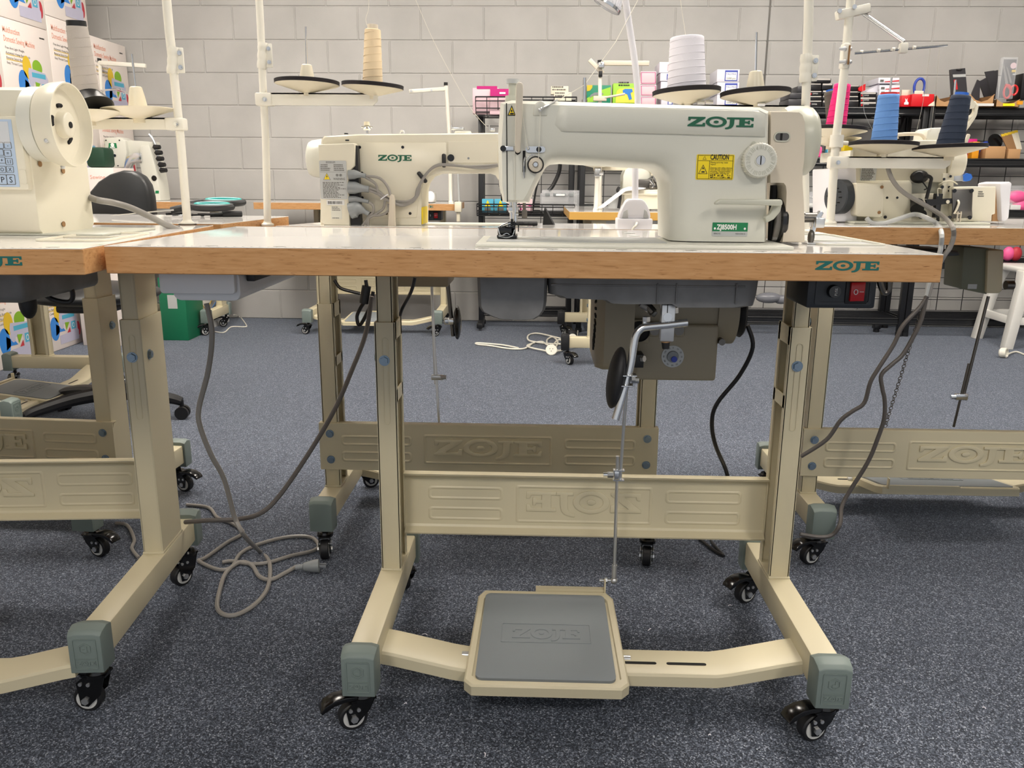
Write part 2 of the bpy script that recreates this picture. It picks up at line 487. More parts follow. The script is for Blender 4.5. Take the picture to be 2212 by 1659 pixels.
# ------------------------------------------------------------------ sewing table: local frame, operator side at y = 0 facing -y
def caster(parent, x, y, z, ang, lever=True, metal='black_gloss', yaw_sw=.02):
    """stem caster under (x, y, z); ang = direction the wheel trails"""
    R_ = Matrix.Rotation(ang, 3, 'Z'); O = Vector((x, y, 0))
    def T(p): return O + R_ @ Vector(p)
    b = B(); b.cyl(T((0, 0, z-.001)), T((0, 0, z-.012)), .008, n=6); b.cyl(T((0, 0, z-.012)), T((0, 0, z-.017)), .0165, .019, n=20)
    b.cyl(T((0, 0, z-.017)), T((0, 0, z-.024)), .0205, n=20)
    # fork cheeks
    r, off, wz = .025, .02, .025
    for s in (-1, 1):
        prof = [(-.018, z-.020), (.02, z-.022), (off+.014, z-.034), (off+.009, wz-.010), (off-.004, wz-.012), (-.008, wz+.012)]
        b.loft([[T((u, s*.0145, w)) for u, w in prof], [T((u, s*.0125, w)) for u, w in prof]])
    b.loft([[T((u, -.0145, w)) for u, w in ((-.02, z-.023), (.024, z-.023), (.024, z-.019), (-.02, z-.019))], [T((u, .0145, w)) for u, w in ((-.02, z-.023), (.024, z-.023), (.024, z-.019), (-.02, z-.019))]])
    c = b.build('caster', metal, parent, local=True)
    w = B(); ax = R_ @ Vector((0, 1, 0)); o = T((off, 0, wz))
    w.lathe([(.0001, -.009), (.019, -.009), (.019, -.0105), (.0225, -.0105), (.025, -.008), (.025, .008), (.0225, .0105), (.019, .0105), (.019, .009), (.0001, .009)], o, ax, 28)
    w.build('wheel', 'black_rubber', c, local=True)
    h = B()
    h.cyl(o-ax*.0112, o+ax*.0112, .0185, n=24)
    h.build('wheel_disc', 'caster_white', c, local=True)
    k = B()
    k.cyl(o-ax*.0185, o+ax*.0185, .0068, n=6); k.build('axle_bolt', 'steel', c, local=True)
    for u, w_ in ((.012, z-.037), (.026, z-.036)):
        k = B(); k.cyl(T((u, -.0165, w_)), T((u, .0165, w_)), .0034, n=12); k.build('rivet', 'steel', c, local=True)
    if lever:
        l = B(); P = [(.012, z-.020), (.035, z-.018), (.052, z-.021), (.068, z-.029), (.074, z-.032), (.077, z-.028), (.068, z-.017), (.052, z-.010), (.032, z-.009), (.012, z-.012)]
        l.loft([[T((u, -.0145, w)) for u, w in P], [T((u, .0145, w)) for u, w in P]])
        l.build('brake_lever', metal, c, local=True, bevel=.002)
    return c

def foot_part(parent, x, y0, y1, z0, z1, w, capm='cap_green', emblem=True, frame='frame_cream'):
    B().bx(x-w/2, x+w/2, y0, y1, z0, z1, .004).build('foot', frame, parent, local=True)
    for s, ye in ((-1, y0), (1, y1)):
        hw, za, zb = w/2+.006, z0-.012, z1+.016
        L = []
        for d, k, zt in ((.030*-s, 1.0, zb-.006), (.012*-s, 1.0, zb), (.016*s*.4, .97, zb-.004), (.022*s*.6, .93, zb-.010)):
            L.append([Vector((x-hw*k, ye+d, za)), Vector((x+hw*k, ye+d, za)), Vector((x+hw*k, ye+d, zt-.004)), Vector((x+hw*.55*k, ye+d, zt)), Vector((x-hw*.55*k, ye+d, zt)), Vector((x-hw*k, ye+d, zt-.004))])
        c = B().loft(L).build('foot_cap', capm, parent, local=True, bevel=.0018)
        if emblem and s == -1:
            e = B(); yy = ye-.0132; fn = lambda u, v, d: Vector((x+u, yy-d, (za+zb)/2-.004+v))
            o, i = rrect(-.020, -.030, .020, .028, .003, 3), rrect(-.0185, -.0285, .0185, .0265, .002, 3)
            e.loft([[fn(u, v, 0) for u, v in o], [fn(u, v, .0014) for u, v in o], [fn(u, v, .0014) for u, v in i], [fn(u, v, 0) for u, v in i]], cap=False)
            hx = lambda r: [(r*math.sin(PI/3*k), .009+r*math.cos(PI/3*k)) for k in range(6)]
            e.loft([[fn(u, v, 0) for u, v in hx(.0115)], [fn(u, v, .0014) for u, v in hx(.0115)], [fn(u, v, .0014) for u, v in hx(.009)], [fn(u, v, 0) for u, v in hx(.009)]], cap=False)
            e.prism([(-.004, .003), (.004, .003), (.004, .014), (.001, .014), (.001, .008), (-.004, .008)], fn, 0, .0013)
            e.prism([(-.018, -.0105), (.018, -.0105), (.018, -.0095), (-.018, -.0095)], fn, 0, .0012)
            wordmark(e, lambda u, v, d: fn(-.0155+u*.0046, -.022+v*.0075, d), 0, .0012)
            e.build('embossed_emblem', capm, c, local=True)

def bolt(parent, p, d, r=.0085, m='zinc_blue'):
    p, d = Vector(p), Vector(d).normalized()
    b = B(); b.cyl(p, p+d*.0015, r*1.25, n=18); b.cyl(p+d*.0015, p+d*.006, r, r*.93, n=6)
    b.cyl(p+d*.006, p+d*.0062, r*.5, n=12)
    t = d.orthogonal().normalized()
    b.box(p+d*.0063, (.0012, .0012, .0012))
    return b.build('bolt', m, parent, local=True)

def leg_part(parent, x, yf, yb, zf, zs, zt, inner, frame='frame_cream'):
    """telescopic channel leg: closed front, back and outer web, open towards the middle with cover bands"""
    w = .020
    b = B(); t = .0028
    def chan(x0, x1, y0, y1, z0, z1, lip):
        b.bx(x0, x1, y0, y0+t, z0, z1, .001); b.bx(x0, x1, y1-t, y1, z0, z1, .001)
        xo = x0 if inner > 0 else x1-t
        b.bx(xo, xo+t, y0, y1, z0, z1)
        xi = x1-t if inner > 0 else x0
        if lip: b.bx(xi, xi+t, y0, y0+lip, z0, z1); b.bx(xi, xi+t, y1-lip, y1, z0, z1)
        return xi
    xi = chan(x-w, x+w, yf, yb, zf, zs, .013)
    for za, zb in ((zs-.035, zs), (zs-.16, zs-.135)): b.bx(xi, xi+t, yf+.002, yb-.002, za, zb)
    s = b.build('leg', frame, parent, local=True)
    b = B(); chan(x-w+.0045, x+w-.0045, yf+.0045, yb-.0045, zs-.02, zt, .010); b.bx(x-w-.012, x+w+.012, yf-.02, yb+.02, zt-.004, zt)
    b.build('upper_leg', frame, s, local=True)
    # pressed rib down the front face of the sleeve
    b = B(); fn = lambda u, v, d: Vector((x+u, yf-d, v)); o, i = rrect(-.0065, zs-.205, .0065, zs-.03, .0065, 5), rrect(-.0048, zs-.2033, .0048, zs-.0317, .0048, 5)
    b.loft([[fn(u, v, 0) for u, v in o], [fn(u, v, .0013) for u, v in o], [fn(u, v, .0013) for u, v in i], [fn(u, v, 0) for u, v in i]], cap=False)
    b.build('pressed_rib', frame, s, local=True)
    B().bx(x-w-.002, x+w+.002, yf-.003, yb+.003, zf-.0005, zf+.0045, .002).build('weld_bead', frame, s, local=True)
    return s

def beam_part(parent, x0, x1, y, z0, z1, face, flip, lip, frame='frame_cream', eh=1.0):
    """pressed stretcher beam. face: -1/+1 side the stamping is raised on; lip: side the flanges turn to; flip mirrors the stamp"""
    b = B(); t = .0025
    b.bx(x0, x1, y-t/2, y+t/2, z0, z1)
    for zz, s in ((z1, 1), (z0, -1)):
        ya, yb2 = (y, y+lip*.020)
        b.bx(x0, x1, min(ya, yb2), max(ya, yb2), zz-.0013, zz+.0013, .0006)
        P = [(y+lip*.0005, zz-s*.016), (y+lip*.006, zz-s*.004), (y+lip*.020, zz), (y+lip*.020, zz-s*.002), (y+lip*.004, zz-s*.010)]
        b.loft([[Vector((x0, p[0], p[1])) for p in P], [Vector((x1, p[0], p[1])) for p in P]])
    o = b.build('stretcher_beam', frame, parent, local=True)
    yy = y+face*t/2; xc = (x0+x1)/2; L = x1-x0; zc = (z0+z1)/2; H = z1-z0
    sg = -1 if flip else 1
    fn = lambda u, v, d: Vector((xc+sg*u, yy+face*d, zc+v))
    e = B()
    def frame_(x_a, z_a, x_b, z_b, r, wd, h):
        O, I = rrect(x_a, z_a, x_b, z_b, r, 4), rrect(x_a+wd, z_a+wd, x_b-wd, z_b-wd, max(r-wd, .001), 4)
        mid = rrect(x_a+wd*.35, z_a+wd*.35, x_b-wd*.35, z_b-wd*.35, r, 4); mid2 = rrect(x_a+wd*.65, z_a+wd*.65, x_b-wd*.65, z_b-wd*.65, r, 4)
        e.loft([[fn(u, v, 0) for u, v in O], [fn(u, v, h) for u, v in mid], [fn(u, v, h) for u, v in mid2], [fn(u, v, 0) for u, v in I]], cap=False)
    cw = L*.19
    frame_(-cw, -H*.34, cw, H*.30, .005, .007, .0026*eh)
    for s in (-1, 1):
        for za, zb in ((H*.03, H*.26), (-H*.32, -H*.09)):
            a, c = sorted((s*(cw+L*.035), s*(L*.435))); frame_(a, za, c, zb, .008, .007, .0026*eh)
    sc = cw*2*.84/6.75; sv = H*.34
    wordmark(e, lambda u, v, d: fn((u-3.37)*sc, -H*.14+v*sv, d), 0, .0040*eh)
    e.build('pressed_lettering', frame, o, local=True, bevel=.0011)
    return o

def footbar_part(parent, x0, x1, y, z, zend, slots=True, frame='frame_cream'):
    """low treadle bar running between the feet, bent up at both ends, with lengthways slots"""
    w, h = .082, .026
    prof = [(-w/2, -h), (-w/2, -.006), (-w/2+.003, -.0015), (-w/2+.008, 0), (w/2-.008, 0), (w/2-.003, -.0015), (w/2, -.006), (w/2, -h)]
    xs = [(x0, zend), (x0+.022, zend-.004), (x0+.125, z+.004), (x0+.15, z), (x1-.15, z), (x1-.125, z+.004), (x1-.022, zend-.004), (x1, zend)]
    b = B(); b.loft([[Vector((xx, y+u, zz+v)) for u, v in prof] for xx, zz in xs], cap=True)
    o = b.build('treadle_bar', frame, parent, local=True)
    if slots:
        s = B(); n = 5; span = (x1-x0-.30)
        for k in range(n):
            a = x0+.155+span*k/n; c = a+span/n-.018
            s.prism(rrect(a, -.004, c, .004, .004, 4), lambda u, v, d: Vector((u, y-.008+v, z+d)), .0002, .0006)
        s.build('bar_slot', 'black_hole', o, local=True)
    return o

def treadle_part(parent, x0, x1, y0, z0, y1, z1, frame='frame_cream'):
    xc = (x0+x1)/2; W = x1-x0
    d = Vector((0, y1-y0, z1-z0)); Ln = d.length; d.normalize(); nrm = Vector((0, -d.z, d.y))
    fn = lambda u, v, h: Vector((xc, y0, z0)) + Vector((u, 0, 0)) + d*v + nrm*h
    b = B(); O = [(-W/2+.014, 0), (W/2-.014, 0), (W/2, .014), (W/2-.008, Ln-.02), (W/2-.02, Ln), (-W/2+.02, Ln), (-W/2+.008, Ln-.02), (-W/2, .014)]
    sh = lambda P, k: [(u*(1-k/W*2), Ln/2+(v-Ln/2)*(1-k/Ln*2)) for u, v in P]
    b.loft([[fn(u, v, -.022) for u, v in O], [fn(u, v, -.003) for u, v in O], [fn(u, v, 0) for u, v in sh(O, .003)], [fn(u, v, 0) for u, v in sh(O, .013)], [fn(u, v, -.004) for u, v in sh(O, .015)]])
    t = b.build('treadle', frame, parent, local=True)
    I = rrect(-W/2+.019, .018, W/2-.022, Ln-.014, .012, 5)
    I = [(u*(1-.035*(v/Ln)), v) for u, v in I]
    m = B(); m.loft([[fn(u, v, -.004) for u, v in I], [fn(u, v, .0015) for u, v in I], [fn(u, v, .0025) for u, v in sh(I, .003)]])
    m.build('rubber_mat', 'rubber_grey', t, local=True)
    e = B(); g = lambda u, v, h: fn(u, v+Ln*.5, .0024+h)
    O2, I2 = rrect(-.085, -.027, .085, .03, .003, 3), rrect(-.083, -.025, .083, .028, .002, 3)
    e.loft([[g(u, v, 0) for u, v in O2], [g(u, v, .0012) for u, v in O2], [g(u, v, .0012) for u, v in I2], [g(u, v, 0) for u, v in I2]], cap=False)
    wordmark(e, lambda u, v, h: g(-.064+u*.019, -.014+v*.03, h), 0, .0013)
    e.build('embossed_lettering', 'rubber_grey', t, local=True, bevel=.0004)
    p = B()
    for s in (-1, 1): p.cyl(fn(s*(W/2-.004), Ln*.33, -.012), fn(s*(W/2+.010), Ln*.33, -.012), .007, n=14)
    p.build('pivot_pin', 'steel', t, local=True)
    q = B(); q.loft([[fn(-.02, Ln+.001, -.006), fn(W*.42, Ln+.001, -.006), fn(W*.42, Ln+.012, -.006), fn(-.02, Ln+.012, -.006)], [fn(-.02, Ln+.001, .004), fn(W*.42, Ln+.001, .004), fn(W*.42, Ln+.012, .004), fn(-.02, Ln+.012, .004)]])
    q.box(fn(W*.42, Ln+.006, .010), (.003, .014, .028), .001)
    q.build('link_bracket', frame, t, local=True)
    return t

def pitman_part(parent, top, clamp, bot, off=.008):
    top, clamp, bot = Vector(top), Vector(clamp), Vector(bot)
    b = B(); b.cyl(clamp+(bot-clamp)*-.12+Vector((-off, 0, 0)), bot+Vector((0, 0, .02)), .0034, n=10)
    b.cyl(top, clamp-(top-clamp)*.10, .0034, n=10)
    o = b.build('pitman_rod', 'steel', parent, local=True)
    c = B(); c.box(clamp+Vector((-off/2, 0, 0)), (.022, .012, .002)); c.box(clamp+Vector((-off/2, 0, -.020)), (.022, .012, .002)); c.box(clamp+Vector((-off/2-.004, 0, -.010)), (.010, .012, .018), .002)
    c.cyl(clamp+Vector((-off/2-.010, 0, -.010)), clamp+Vector((-off/2-.022, 0, -.010)), .006, n=6); c.cyl(clamp+Vector((-off/2-.022, 0, -.010)), clamp+Vector((-off/2-.030, 0, -.010)), .0045, n=10)
    c.build('rod_clamp', 'chrome', o, local=True)
    e = B(); e.cyl(bot+Vector((0, 0, .035)), bot+Vector((0, 0, .006)), .0055, n=12); e.sph(bot, .0075, n=12); e.cyl(bot, bot+Vector((-.03, 0, 0)), .003, n=8); e.cyl(bot+Vector((-.014, 0, 0)), bot+Vector((-.019, 0, 0)), .0065, n=6)
    e.build('ball_joint', 'steel', o, local=True)
    return o

def switch_part(parent, x0, x1, y0, y1, z0, z1):
    b = B(); b.bx(x0, x1, y0, y1, z0, z1, .004)
    o = b.build('switch_box', 'switch_grey', parent, local=True)
    w = x1-x0; h = z1-z0; xc = (x0+x1)/2; zc = (z0+z1)/2
    r = B(); P = rrect(x0+.012, z0+.006, x1-.008, z1-.008, .003, 3); Q = rrect(x0+.018, z0+.010, x1-.012, z1-.012, .003, 3)
    f = lambda u, v, d: Vector((u, y0+d, v))
    r.loft([[f(u, v, 0) for u, v in P], [f(u, v, -.002) for u, v in P], [f(u, v, -.002) for u, v in Q], [f(u, v, -.0004) for u, v in Q]]); r.build('front_bezel', 'switch_grey', o, local=True)
    k = B(); k.cyl((xc-w*.13, y0-.0005, zc), (xc-w*.13, y0-.010, zc), h*.19, h*.17, n=24); k = k.build('fuse_holder', 'black_gloss', o, local=True)
    t = B(); text(t, 'FUSE', lambda u, v, d: Vector((xc-w*.13-v+.003, y0-.0103-d, zc+u-.006)), .0055); t.build('print_fuse', 'ink_white', k, local=True) if False else t.build('fuse_lettering', 'ink_white', o, local=True, smooth=0)
    B().bx(xc+w*.045, xc+w*.36, y0-.003, y0, zc-h*.36, zc+h*.36, .001).build('switch_frame', 'black_plastic', o, local=True)
    a, c = xc+w*.095, xc+w*.315
    s = B(); L = [(a, y0-.003), (a, y0-.010), ((a+c)/2, y0-.0055), (c, y0-.0045), (c, y0-.003)]
    s.loft([[Vector((p[0], p[1], zc-h*.27)) for p in L], [Vector((p[0], p[1], zc+h*.27)) for p in L]]); s.build('rocker_switch', 'switch_red', o, local=True, bevel=.0008)
    m = B(); xo = a+(c-a)*.34; yy = y0-.0086; O, I = ell(xo, zc, .0034, .0042, 18), ell(xo, zc, .0024, .0032, 18)
    m.loft([[Vector((u, yy, v)) for u, v in O], [Vector((u, yy-.0006, v)) for u, v in O], [Vector((u, yy-.0006, v)) for u, v in I], [Vector((u, yy, v)) for u, v in I]], cap=False)
    m.box((a+(c-a)*.76, y0-.0058, zc), (.0065, .0008, .0009)); m.build('switch_marks', 'ink_white', o, local=True)
    return o

def table(label, loc, rotz=0, W=1.2, D=.539, H=.835, T=.040, lx=(-.264, .531), group='white topped sewing tables with cream steel stands', leg_y=(.372, .452),
          foot=(.05, .575), beam=True, emboss_face=None, logo_x=.42, logo_side='front', tilt=0, treadle=None, pitman=None, switch=None, cast=None, capm='cap_green', sleeve=.665, ruler=True, name='sewing_table', lift=0, edge='beech', lever=(1, 1, 1, 1)):
    t = thing(name, label, 'sewing table', loc, rotz, group)
    tl = math.tan(tilt)
    b = B(); b.bx(-W/2, W/2, 0, D, H-T, H-.0012, .0012, 1)
    for v in b.bm.verts: v.co.z += (v.co.y)*tl
    top = b.build('tabletop', edge, t, local=True)
    b = B(); b.bx(-W/2+.0004, W/2-.0004, .0004, D-.0004, H-.0014, H, .0004, 1)
    for v in b.bm.verts: v.co.z += (v.co.y)*tl
    lam = b.build('laminate_surface', 'laminate', top, local=True)
    if logo_x is not None:
        e = B(); s = .0132
        if logo_side == 'front': fn = lambda u, v, d: Vector((logo_x+(u-3.37)*s, -d, H-.0195+(v-.4)*.0125+.001))
        wordmark(e, fn, .0001, .0005); e.build('printed_lettering', 'print_teal', top, local=True, smooth=0)
    if ruler:
        r = B(); n = int(W/.0125)
        for i in range(3, n-2):
            x = -W/2+i*.0125; r.box((x, .012, H+.0001), (.0016, .004, .0002))
            if i % 8 == 4: r.box((x, .022, H+.0001), (.016, .007, .0002))
        r.build('printed_ruler', 'ink_soft', top, local=True, smooth=0)
    zf0, zf1 = .090+lift, .146+lift
    for i, x in enumerate(lx):
        inner = 1 if i == 0 else -1
        l = leg_part(t, x, leg_y[0], leg_y[1], zf1, sleeve, H-T, inner)
        bolt(l, (x-.002, leg_y[0], sleeve-.075), (0, -1, 0)); bolt(l, (x-inner*.020, leg_y[0]+.03, sleeve-.075), (-inner, 0, 0))
        foot_part(t, x, foot[0], foot[1], zf0, zf1, .048, capm)
        bolt(t, (x, leg_y[1], .31), (0, 1, 0)); bolt(t, (x, leg_y[1], .235), (0, 1, 0))
    ca = cast or ((PI*.93, PI*1.2), (PI*.93, PI*1.1))
    for i, x in enumerate(lx):
        caster(t, x, foot[0]+.022, zf0-.012, ca[0][i], lever[i]); caster(t, x, foot[1]-.022, zf0-.012, ca[1][i], lever[2+i])
    if beam:
        if emboss_face == 'outer':   # beam on the far face of the legs, seen from behind
            o = beam_part(t, lx[0]-.028, lx[1]+.028, leg_y[1]+.008, .198, .322, 1, True, -1)
            for x in lx:
                for z in (.225, .295): bolt(o, (x, leg_y[1]+.0095, z), (0, 1, 0))
        else:
            beam_part(t, lx[0]+.020, lx[1]-.020, leg_y[1]-.008, .206, .338, -1, True, -1, eh=.6)
    bx0, bx1 = lx[0]+.022, lx[1]-.022
    fb = footbar_part(t, bx0, bx1, .165, .080, .112)
    if treadle: treadle_part(t, *treadle)
    if pitman: pitman_part(t, *pitman)
    if switch: switch_part(t, *switch)
    return t
# ------------------------------------------------------------------ front station
front = table('front sewing table with white top and beech edge, closest to the camera', (0, 0, 0), logo_x=.467,
      treadle=(-.090, .200, .078, .078, .362, .112), pitman=((.203, .345, .60), (.199, .36, .378), (.196, .375, .132)), switch=(.447, .553, .10, .21, .742, .796),
      cast=((PI*1.14, PI*1.1), (PI*.75, PI*1.15)))
# shallow white drawer slung under the left of the top
d = B(); yq = .06
Pd = lambda x0, z0, x1, z1, r: rrect(x0, z0, x1, z1, r, 5)
a0 = at(342, 597, Y=yq); a1 = at(508, 636, Y=yq)
O = Pd(a0.x, a1.z, a1.x, .793, .006)
d.loft([[Vector((u, yq, v)) for u, v in O], [Vector((u, yq+.012, v)) for u, v in O]])
I = Pd(a0.x+.015, a1.z-.012, a1.x+.004, .793, .012)
d.loft([[Vector((u, yq+.012, v)) for u, v in I], [Vector((u*1.0+.002, yq+.40, v+.004)) for u, v in I]])
dr = d.build('drawer', 'plastic_frost', front, bevel=.002)
b = B(); b.bx(a1.x+.008, a1.x+.022, yq+.03, yq+.38, .775, .796, .002); b.bx(a0.x-.004, a0.x+.008, yq+.03, yq+.38, .775, .796, .002); b.build('drawer_rail', 'black_plastic', dr)
# little hook plate and cable tray bracket near the left leg underside
b = B(); p = at(1905, 610, Y=.12); b.tube([at(1900, 606, Y=.14), at(1903, 618, Y=.14), at(1910, 632, Y=.14), at(1920, 626, Y=.14), at(1921, 608, Y=.14)], .005, 8); b.build('under_hook', 'dark_steel', front)
# cut-outs of the top: drawer bin and cable hole on the right, accessory holes behind the bed
b = B(); O = rrect(.475, .150, .585, .42, .02, 5); I = rrect(.482, .157, .578, .413, .015, 5)
fz = lambda u, v, d: Vector((u, v, .8352+d))
b.loft([[fz(u, v, 0) for u, v in O], [fz(u, v, .0025) for u, v in O], [fz(u, v, .0025) for u, v in I], [fz(u, v, 0) for u, v in I]], cap=False)
b.prism(rrect(.484, .24, .576, .25, .004, 3), fz, 0, .002); b.build('bin_rim', 'machine_white', front)
b = B(); b.prism(rrect(.486, .160, .574, .24, .01, 4), fz, .00005, .0004); b.prism(rrect(.486, .252, .574, .41, .01, 4), fz, .00005, .0004); b.build('bin_floor', 'label_silver', front, smooth=0)
b = B()
for px, py in ((1360, 503.5), (1370, 509)):
    c = at(px, py, Z=.835); b.prism(ell(c.x, c.y, .0105, .016, 24), fz, .0, .0005)
b.build('plugged_hole', 'label_silver', front, smooth=0)

# ---- front lockstitch machine
m1 = thing('sewing_machine', 'white lockstitch sewing machine with yellow caution label, on the front table', 'sewing machine', (.2, .13, .835))
FL = [(1089, 225), (1084, 300), (1085, 400), (1090, 432), (1130, 432), (1139, 418), (1166, 360), (1180, 330), (1200, 314), (1230, 308), (1300, 311), (1450, 322), (1476, 330), (1492, 350), (1498, 400), (1496, 524), (1651, 528), (1657, 246), (1640, 238), (1200, 227), (1110, 223)]
EL = [(1081, 222), (1076, 290), (1078, 400), (1086, 437), (1141, 437), (1151, 412), (1176, 360), (1182, 352), (1190, 347), (1212, 345), (1300, 350), (1407, 356), (1427, 363), (1440, 380), (1444, 400), (1444, 526), (1654, 529), (1660, 241), (1641, 232), (1200, 219), (1106, 217)]
yF, yE, yB = .112, .135, .245
mid = [(.25*f[0]+.75*e[0], .25*f[1]+.75*e[1]) for f, e in zip(FL, EL)]
def lp(P_, Y): return [at(x, y, Y=Y) for x, y in P_]
E0 = lp(EL, yE)
cx_ = sum(v.x for v in E0)/len(E0)
Bk = [Vector((v.x, yB, v.z)) for v in E0]
ins = lambda L, k, Y: [Vector((v.x, Y, v.z-k)) for v in L]
b = B(); b.loft([lp(FL, yF), lp(mid, yF+.010), E0, Bk, [Vector((v.x, yB+.012, v.z-.004)) for v in Bk]])
for v in b.bm.verts:
    if v.co.z < .842: v.co.z = .842
body = b.build('machine_body', 'machine_white', m1, smooth=50)
# raised spine along the upper arm and the rounded boss of the thread guide
b = B(); U_ = [(1205, 229), (1640, 239), (1655, 247), (1655, 296), (1500, 292), (1320, 287), (1210, 284), (1196, 270)]
g0 = lp(U_, yF+.001); c0 = sum(g0, Vector())/len(g0)
b.loft([g0, [v+Vector((0, -.003, 0))+(c0-v)*.03 for v in g0], [v+Vector((0, -.0045, 0))+(c0-v)*.10 for v in g0]]); b.build('arm_panel', 'machine_white', body, smooth=60)
bb = [(1151, 250), (1154, 228), (1159, 220), (1167, 217), (1175, 220), (1180, 229), (1183, 250)]
b = B(); b.loft([lp(bb, yF-.002), [Vector((v.x, yF+.05, v.z)) for v in lp(bb, yF-.002)]]); b.build('guide_boss', 'machine_white', body, smooth=60, bevel=.002)
# bed plate let into the table top
z_ = .836
b = B(); b.bx(-.064, .405, .046, .222, .8345, .8405, .0025); b.build('bed_plate', 'machine_white', m1)
b = B(); b.bx(-.05, .225, .085, .205, .8404, .8414, .0004); b.build('needle_plate', 'label_silver', m1)
b = B(); b.prism(ell(.018, .15, .03, .022, 24), lambda u, v, d: Vector((u, v, .8414+d)), 0, .0006); b.build('bobbin_slide', 'steel', m1)
# seam of the face plate
b = B(); p0, p1 = at(1094, 223, Y=yF), at(1096, 436, Y=yF)
b.loft([[p0+Vector((-.0007, -.0008, 0)), p0+Vector((.0007, -.0008, 0)), p1+Vector((.0007, -.0008, 0)), p1+Vector((-.0007, -.0008, 0))], [p0+Vector((-.0007, .004, 0)), p0+Vector((.0007, .004, 0)), p1+Vector((.0007, .004, 0)), p1+Vector((-.0007, .004, 0))]]); b.build('face_plate_seam', 'black_hole', body, smooth=0)
b = B()
for y_ in (1078, 1084):
    pass
q0, q1 = at(1080, 395, Y=.15), at(1087, 425, Y=.15)
b.bx(q0.x-.002, q0.x+.001, .15, .162, q0.z-.006, q0.z+.006, .001); b.bx(q1.x-.003, q1.x+.0015, .13, .142, q1.z-.006, q1.z+.006, .001); b.build('side_slot', 'black_hole', body)
# screws and thread guides
def disc_at(b, px, py, Y, r, h, n=24): 
    c = at(px, py, Y=Y); b.cyl(c, c+Vector((0, -h, 0)), r, n=n); return c
b = B(); disc_at(b, 1087, 321, yF, .0044, .003); disc_at(b, 1164, 323, yF, .0040, .004); b.build('black_screw', 'black_gloss', body)
b = B(); c = at(1100, 321, Y=yF); b.box(c+Vector((0, -.001, 0)), (.018, .002, .007), .0009); c = at(1161, 323, Y=yF); b.prism(rrect(-.018, -.0045, .012, .0045, .0044, 5), lambda u, v, d: c+Vector((u, -d, v)), 0, .002); b.sph(at(1141, 321, Y=yF)+Vector((0, -.004, 0)), .0025); b.build('thread_guide', 'chrome', body)
# tension assembly
c = at(1157, 356, Y=yF)
b = B(); b.lathe([(.0001, 0), (.0128, 0), (.0128, .004), (.0118, .006), (.0108, .006)], c, (0, -1, 0), 32); b.build('tension_ring', 'black_plastic', body)
b = B(); b.lathe([(.0001, .004), (.0105, .006), (.0105, .012), (.009, .016), (.0045, .017), (.0045, .015), (.0001, .015)], c, (0, -1, 0), 32); b.build('tension_knob', 'cover_beige', body)
b = B(); b.cyl(c+Vector((0, -.014, 0)), c+Vector((0, -.021, 0)), .0032, n=16); b.tube([c+Vector((-.004, -.006, .014)), c+Vector((-.010, -.008, .012)), c+Vector((-.013, -.008, .006))], .0005, 6); b.tube([c+Vector((.0, -.008, .014)), c+Vector((-.007, -.009, .0155))], .0005, 6, sub=1); b.build('tension_stud', 'chrome', body)
# take-up slot, lever, and the tall guard
b = B(); c = at(1132, 349, Y=yF); b.box(c+Vector((0, 0, 0)), (.0042, .002, .032), .0009); b.build('take_up_slot', 'black_hole', body)
b = B(); c2 = at(1132, 358, Y=yF); b.tube([c2+Vector((0, -.001, -.018)), c2+Vector((0, -.006, 0)), c2+Vector((.0005, -.004, .010)), c2+Vector((.0025, -.002, .013))], .0011, 8); b.build('take_up_spring', 'chrome', body)
gp = [(1115, 183), (1117, 178), (1121, 177), (1127, 178), (1130, 184), (1128, 250), (1124, 328), (1118, 331), (1113, 328), (1113, 250)]
b = B(); b.loft([lp(gp, .094), [Vector((v.x, .100, v.z)) for v in lp(gp, .094)]]); b.build('take_up_guard', 'cover_beige', body, bevel=.0018)
b = B(); g = lp([(1112, 326), (1113, 331), (1118, 335), (1124, 331), (1125, 326), (1118, 329)], yF-.0008); b.loft([g, [v+Vector((0, .003, 0)) for v in g]]); b.build('guard_slot', 'black_hole', body)
# presser screw on the head
c = at(1107, 219, Y=.165)
b = B(); b.cyl(c+Vector((0, 0, -.01)), c+Vector((0, 0, .008)), .0125, .011, n=24); b.cyl(c+Vector((0, 0, .008)), c+Vector((0, 0, .026)), .0062, n=20); b.build('presser_screw', 'wheel_grey', body)
b = B(); b.cyl(c+Vector((0, 0, .026)), c+Vector((0, 0, .0325)), .0098, n=28); b.build('screw_cap', 'label_silver', body)
# chrome pins for thread
b = B(); c = at(1262, 224, Y=.17); b.cyl(c, at(1262.5, 168, Y=.17), .0030, n=14); b.build('thread_pin', 'chrome', body)
b = B(); b.tube([at(1167, 238, Y=yF-.006), at(1172, 233, Y=yF-.010), at(1186, 226, Y=yF), at(1204, 216, Y=yF+.01)], .0016, 8); b.sph(at(1167, 238, Y=yF-.007), .0032); b.build('guide_hook', 'steel', body)
